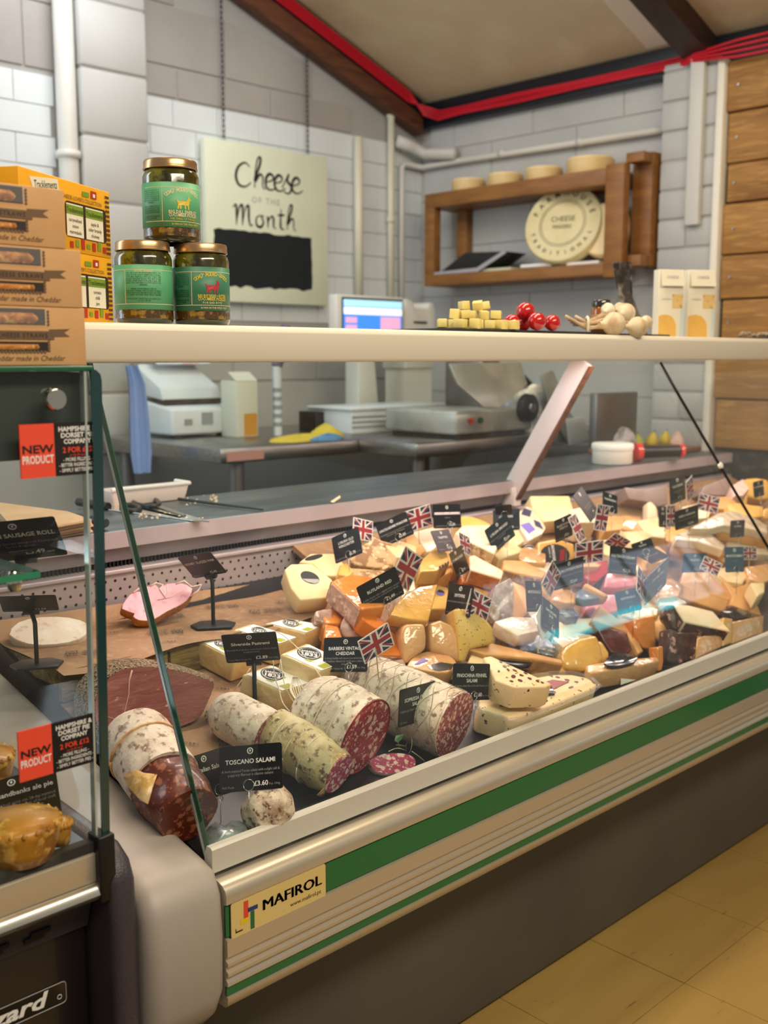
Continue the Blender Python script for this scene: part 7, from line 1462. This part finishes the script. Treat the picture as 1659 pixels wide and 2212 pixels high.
fp_ = [onY(p, 2.460) for p in q4]; fp_ = [V((p.x, p.y + .12*(1 - (p.z - .9)/.4), p.z)) for p in fp_]
mk('carriage_plate', prism([onp(p, (0, 2.480, 1.1), V((-.1, -1, .35))) for p in q4], (0, .01, 0)), 'plate_bright', sl, bevel=.002); mat('plate_bright', '#b9bab5', .3, .35, noise=(6, '#93958f', .4, .6))
mk('carriage_arm', tube([onY((1095, 790), 2.420), onY((1130, 815), 2.420), onY((1150, 835), 2.440)], [.010, .012, .010], 8), 'black_plastic', sl, smooth='auto')
bl_c = onY((1150, 900), 2.420)
mk('blade', lathe([(.005, .012), (.115, .004), (.120, 0), (.115, -.004), (.005, -.012)], bl_c, (-.75, -.65, 0), 40), 'steel', sl, smooth='auto')
mk('blade_guard', prism([onY(p, 2.320) for p in ((1195, 800), (1232, 890), (1272, 950), (1232, 962), (1190, 890), (1170, 810))], (0, .012, 0)), 'plate_bright', sl, bevel=.002)
mk('thickness_plate', prism([onY(p, 2.305) for p in ((1225, 905), (1262, 900), (1275, 950), (1232, 962))], (0, .01, 0)), 'machine_white', sl, bevel=.002)
mk('rear_block', box(bx1 - .12, bx1 - .01, 2.500, 2.680, tz + .09, tz + .26), 'steel_dull', sl, bevel=.01)
crate_box('steel_screen', 'flat grey steel screen standing behind the lemons', 'screen', (1290, 850), (1375, 940), 2.095, .03, 'steel_dull', z0=.9195)
# things on the rear worktop
WT = .9195
wcr = onZ((1352, 1004), WT)
ct = thing('white_tub', 'white lidded tub on the rear worktop at right', 'tub', (wcr.x, wcr.y + .05, WT))
mat('tub_white', '#ece6d8', .4); mk('tub_body', lathe([(.058, 0), (.062, .004), (.062, .045)], ct.location, n=36), 'tub_white', ct, smooth='auto'); mk('tub_lid', lathe([(.064, .045), (.065, .050), (.065, .060), (.062, .064)], ct.location, n=36), 'white', ct, smooth='auto')
P = onZ((1410, 1000), WT) + V((0, .06, .03)); d_ = V((.86, -.5, 0)).normalized()
tk_ = thing('red_ring_torch', 'black handled torch with red end rings by the tub', 'tool', P - V((0, 0, .03)))
mk('red_ring', lathe([(.022, -.008), (.030, -.006), (.030, .012), (.022, .014)], P, d_, 20), 'wax_red', tk_, smooth='auto'); mk('barrel', lathe([(.018, .014), (.020, .02), (.018, .15)], P, d_, 16), 'black_plastic', tk_, smooth='auto'); mk('end_ring', lathe([(.018, .15), (.022, .152), (.022, .162), (.012, .164)], P, d_, 16), 'wax_red', tk_, smooth='auto')
mat('lemon', '#d8c23c', .4, bump=(90, .3)); mat('pear', '#a9b04a', .4); mat('bag_clear', '#c9c6cc', .15, coat=1, noise=(30, '#8d8a92', .45, .6), bump=(30, 1.0))
for k, (px, rr, m_, lb) in enumerate([((1378, 955), .020, 'pear', 'green pear on the rear worktop'), ((1408, 945), .022, 'lemon', 'lemon left in the fruit group on the worktop'), ((1436, 952), .021, 'lemon', 'lemon right in the fruit group on the worktop')]):
    P = onY(px, 2.06); P.z = WT + .030 + .0*k
    ax = V((RND.uniform(-.3, .3), RND.uniform(-.3, .3), 1)).normalized()
    t = thing('lemon' if 'lemon' in lb else 'pear', lb, 'fruit', (P.x, P.y, WT)); mk('fruit', lathe([(.002, -1.3*rr), (rr*.5, -1.1*rr), (rr*.95, -.5*rr), (rr, 0), (rr*.85, .6*rr), (rr*.45, 1.15*rr), (rr*.15, 1.5*rr), (.001, 1.6*rr)], P, ax, 18), m_, t, smooth=True); mk('stalk', tube([P + ax*rr*1.5, P + ax*rr*2.0], .002, 6), 'calyx', t)
P = onY((1345, 950), 2.08); blob('plastic_bag', 'crumpled clear bag behind the white tub', 'bag', (P.x, 2.08, WT), .06, .04, .07, 'bag_clear', 3)
P = onY((1462, 958), 2.05); blob('garlic_bag', 'pale pink bag beside the lemons', 'bag', (P.x, 2.05, WT), .035, .03, .05, 'soft_pink', 6)
pa = onX((1540, 870), 3.32)
qx = [onY(p, 1.98) for p in ((1540, 870), (1640, 868), (1690, 872), (1690, 960), (1650, 962), (1648, 920), (1540, 912))]
mat('paper_pinkish', '#e6d3da', .5)
dc = thing('price_list', 'white price list papers standing at the right of the worktop', 'paper', (qx[4].x, 1.98, WT)); 
mk('front_sheet', prism(qx, (0, .003, 0)), 'paper_pinkish', dc); 
qz = [onY(p, 2.0) for p in ((1535, 905), (1600, 905), (1622, 960), (1555, 940))]; mk('rear_sheet', prism(qz, (0, .003, 0)), 'paper_white', dc)
mk('holder_base', box(qx[0].x, qx[4].x, 1.97, 2.02, WT, WT + .01), 'wood_board', dc)
gl_ = []
for k in range(4): gl_.append(text_geo('Price list cheese and meats', onY((1548, 885 + 8*k), 1.979), (1, 0, 0), (0, 0, 1), .008, 'LEFT', maxw=.09, res=1))
mk('lettering', comb(*gl_), 'print_grey', dc, kind='stuff')
mat('wood_board', '#8a6248', .5, noise=(8, '#6f4b35', .4, .7), stretch=(1, 8, 1))
tag(mk('chopping_board', box(3.05, 3.42, 1.90, 2.12, WT, WT + .018), 'wood_board', bevel=.004), 'brown wooden board on the worktop at the right end', 'board')
# scissors, knife, board and thin steel at the left end of the worktop
def wt(px, h=.0): return onZ(px, WT + h)
scz = thing('scissors', 'black handled scissors on the rear worktop', 'scissors', wt((320, 1095)))
mk('handle_loop', tube([wt(p, .006) for p in smooth_open([(285, 1083), (300, 1076), (330, 1077), (344, 1088), (330, 1094), (300, 1090), (285, 1083)], 4)], .005, 8), 'black_plastic', scz, smooth=True)
mk('handle_loop', tube([wt(p, .006) for p in smooth_open([(262, 1092), (282, 1090), (302, 1097), (290, 1103), (266, 1101), (262, 1092)], 4)], .005, 8), 'black_plastic', scz, smooth=True)
mk('blade', prism([wt(p, .005) for p in ((330, 1092), (345, 1090), (402, 1111), (396, 1114))], (0, 0, -.003)), 'steel', scz)
mk('blade', prism([wt(p, .003) for p in ((295, 1098), (308, 1096), (395, 1116), (388, 1119))], (0, 0, -.0025)), 'steel', scz)
kn = thing('carving_knife', 'long carving knife lying on the rear worktop', 'knife', wt((360, 1112)))
mk('blade', prism([wt(p, .003) for p in ((238, 1088), (300, 1094), (400, 1110), (452, 1126), (420, 1124), (300, 1108), (234, 1100))], (0, 0, -.002)), 'chrome', kn)
mk('handle', tube([wt((234, 1094), .008), wt((170, 1084), .008)], [.009, .010], 8), 'black_plastic', kn, smooth='auto')
tag(mk('honing_rod', tube([wt((386, 1078), .005), wt((480, 1090), .005), wt((568, 1101), .004)], [.004, .003, .002], 8), 'black_plastic', smooth='auto'), 'thin dark rod lying across the rear worktop', 'tool')
bd = thing('white_tray', 'pale shallow tray at the back of the worktop', 'tray', wt((310, 1062)))
b4 = [onY((236, 1064), 2.11), onY((405, 1064), 2.11)]
mk('tray_body', prism([(b4[0].x, 2.09, WT), (b4[1].x - .02, 2.09, WT), (b4[1].x, 2.10, WT + .035), (b4[0].x, 2.10, WT + .035)], (0, .06, 0)), 'tray_pale', bd, bevel=.004); mat('tray_pale', '#cfc2b8', .4)
mk('tray_rim', tube([(b4[0].x, 2.10, WT + .036), (b4[1].x, 2.10, WT + .036), (b4[1].x, 2.16, WT + .036)], .005, 8), 'white', bd, smooth='auto')
r = random.Random(5); cr = []
for k in range(40):
    c = wt((r.uniform(400, 470), r.uniform(1072, 1092))) if k % 2 else wt((r.uniform(300, 440), r.uniform(1108, 1122))); s = r.uniform(.0008, .003)
    cr.append(obox(c + V((0, 0, s)), V((s, 0, 0)), V((0, s*.8, 0)), V((0, 0, s*.8))))
tag(mk('crumbs', comb(*cr), 'pale', kind='stuff'), 'scattered cheese crumbs on the rear worktop', 'crumbs')
tag(mk('cheese_sliver', prism([wt((714, 1083), .003), wt((734, 1070), .003), wt((736, 1074), .003), wt((720, 1085), .003)], (0, 0, -.002)), 'pale'), 'small pale cheese sliver near the worktop edge', 'cheese')
# kraft sheets seen through the pie cabinet
for k in range(7):
    z = WT + .003 + k*.0052; q4 = [onZ(p, z) for p in ((-20, 1100 - k*3), (150, 1122 - k*3), (198, 1146 - k*4), (40, 1176 - k*4))]
    tag(mk('kraft_sheet', prism([p + V((RND.uniform(-.004, .004), RND.uniform(-.004, .004), 0)) for p in q4], (0, 0, -.003)), 'kraft_light'), ['lowest', 'second', 'third', 'fourth', 'fifth', 'sixth', 'topmost'][k] + ' sheet in the kraft paper stack behind the pie cabinet', 'paper', 'stack of kraft paper sheets')
mat('kraft_light', '#d0ad84', .7, noise=(10, '#c09c72', .4, .7))
wl_ = thing('glove_box', 'dark rounded case with white print behind the pie cabinet glass', 'case', wt((170, 1130), .0)); cA, cB = wt((118, 1118), .014), wt((230, 1130), .014)
mk('case_body', tube([cA, cA.lerp(cB, .1), cA.lerp(cB, .9), cB], [.008, .013, .013, .008], 10), 'card_slate', wl_, smooth='auto')
mk('case_print', text_geo('seasoned maker', cA.lerp(cB, .5) - C_FWD*.0135, C_RIGHT, V((0, 0, 1)), .006, maxw=.05), 'print_white', wl_)

# ================================================================== INSIDE THE PIE CABINET
mat('pie_crust', '#b98228', .4, noise=[(25, '#8a5514', .45, .62), (50, '#dcae52', .55, .66)], bump=(30, .7), coat=.2)
def pie(lab, px, rr, hh, z0=.672):
    P = onZ(px, z0); t = thing('pie', lab, 'pie', P, 'pies in the cabinet')
    pr = [(rr*.80, 0), (rr*.93, hh*.35), (rr, hh*.7), (rr*1.04, hh*.80), (rr*.98, hh*.92), (rr*.6, hh*1.05), (rr*.2, hh*1.12), (.001, hh*1.12)]
    g = lathe(pr, P, n=36); vs = []
    for i, p in enumerate(g[0]):
        ring_i = i // 36; a = 2*math.pi*(i % 36)/36; k = 1 + (.035*math.sin(a*12) if ring_i in (2, 3) else 0); vs.append(V((P.x + (p.x-P.x)*k, P.y + (p.y-P.y)*k, p.z)))
    mk('crust', (vs, g[1]), 'pie_crust', t, smooth=True)
    mk('crimp', comb(*[lathe([(.001, -.004), (.004, 0), (.001, .004)], P + V((rr*1.0*math.cos(a), rr*1.0*math.sin(a), hh*.86)), n=6) for a in [2*math.pi*i/20 for i in range(20)]]), 'pie_crust', t, smooth=True, kind='stuff')
pie('golden pie nearest the glass at the cabinet bottom', (45, 1850), .046, .050, .670)
pie('golden pie cut off by the left picture edge', (-45, 1700), .046, .050, .678)
pie('small golden pastry at the back of the cabinet', (130, 1822), .014, .03, .672)
def cab_card(lab, corners, d, title, desc, price, foot, pole=None, fb=None, left=False):
    root, c, u, v, n, w, h = price_card(lab, Z1, corners, d, title, desc, None, foot, asp=1.5, prior=.10)
    mk('price', comb(text_geo(price, c + n*.0006 - v*h*.36 + u*w*.26, u, v, h*.15, 'RIGHT', bold=.015), text_geo('each', c + n*.0006 - v*h*.36 + u*w*.28, u, v, h*.07, 'LEFT')), 'print_white', root)
    if pole:
        b = c - v*h*.5; f_ = V((b.x, b.y, pole)) + V((0, .012, 0))
        mk('clip', obox(b, u*.014, v*.005, n*.004), 'black_plastic', root, bevel=.001); mk('pole', tube([b, V((f_.x, f_.y, b.z - .012)), f_], .0038, 8), 'black_plastic', root, smooth='auto')
        mk('foot', prism([f_ + V((x*.045, y*.03, .004)) for x, y in ((-1, 0), (-.5, 1), (.5, 1), (1, 0), (.7, -1), (-.7, -1))], (0, 0, -.004)), 'black_plastic', root, bevel=.001)
cab_card('vegan sausage roll card on the glass shelf', [(-68, 1136), (112, 1116), (151, 1198), (-40, 1218)], 1.36, ['VEGAN SAUSAGE ROLL'], ['A puff pastry savoury sausage roll. Packed with', 'herbs & spices'], '£3.49', '', 1.0005)
cab_card('steak and sandbanks ale pie card at the cabinet bottom', [(-80, 1705), (124, 1652), (128, 1752), (-60, 1812)], 1.30, ['steak & sandbanks ale pie'], ['pieces of grass fed beef, rump cut, 28-day matured', 'steak, slow-cooked with lashings of local craft', 'Sandbanks ale in a rich gravy'], '£6.49', 'Cows Milk Sulphites', .676)
root = holder('small price card on the rear step seen through the pie cabinet', Z1, [(-6, 1290), (118, 1286), (130, 1318), (8, 1322)], depth(place((80, 1435), 'step', 0)) - .01, [], [], '£2.59', (80, 1437), 'step', foot='97% Pork', fsz=(.042, .028), fa=-25, asp=1.6)

for me, n_ in PEND: me.materials.append(MT(n_))
for o_ in bpy.data.objects:
    for k_ in ('_q', '_n', '_t'):
        if k_ in o_: del o_[k_]
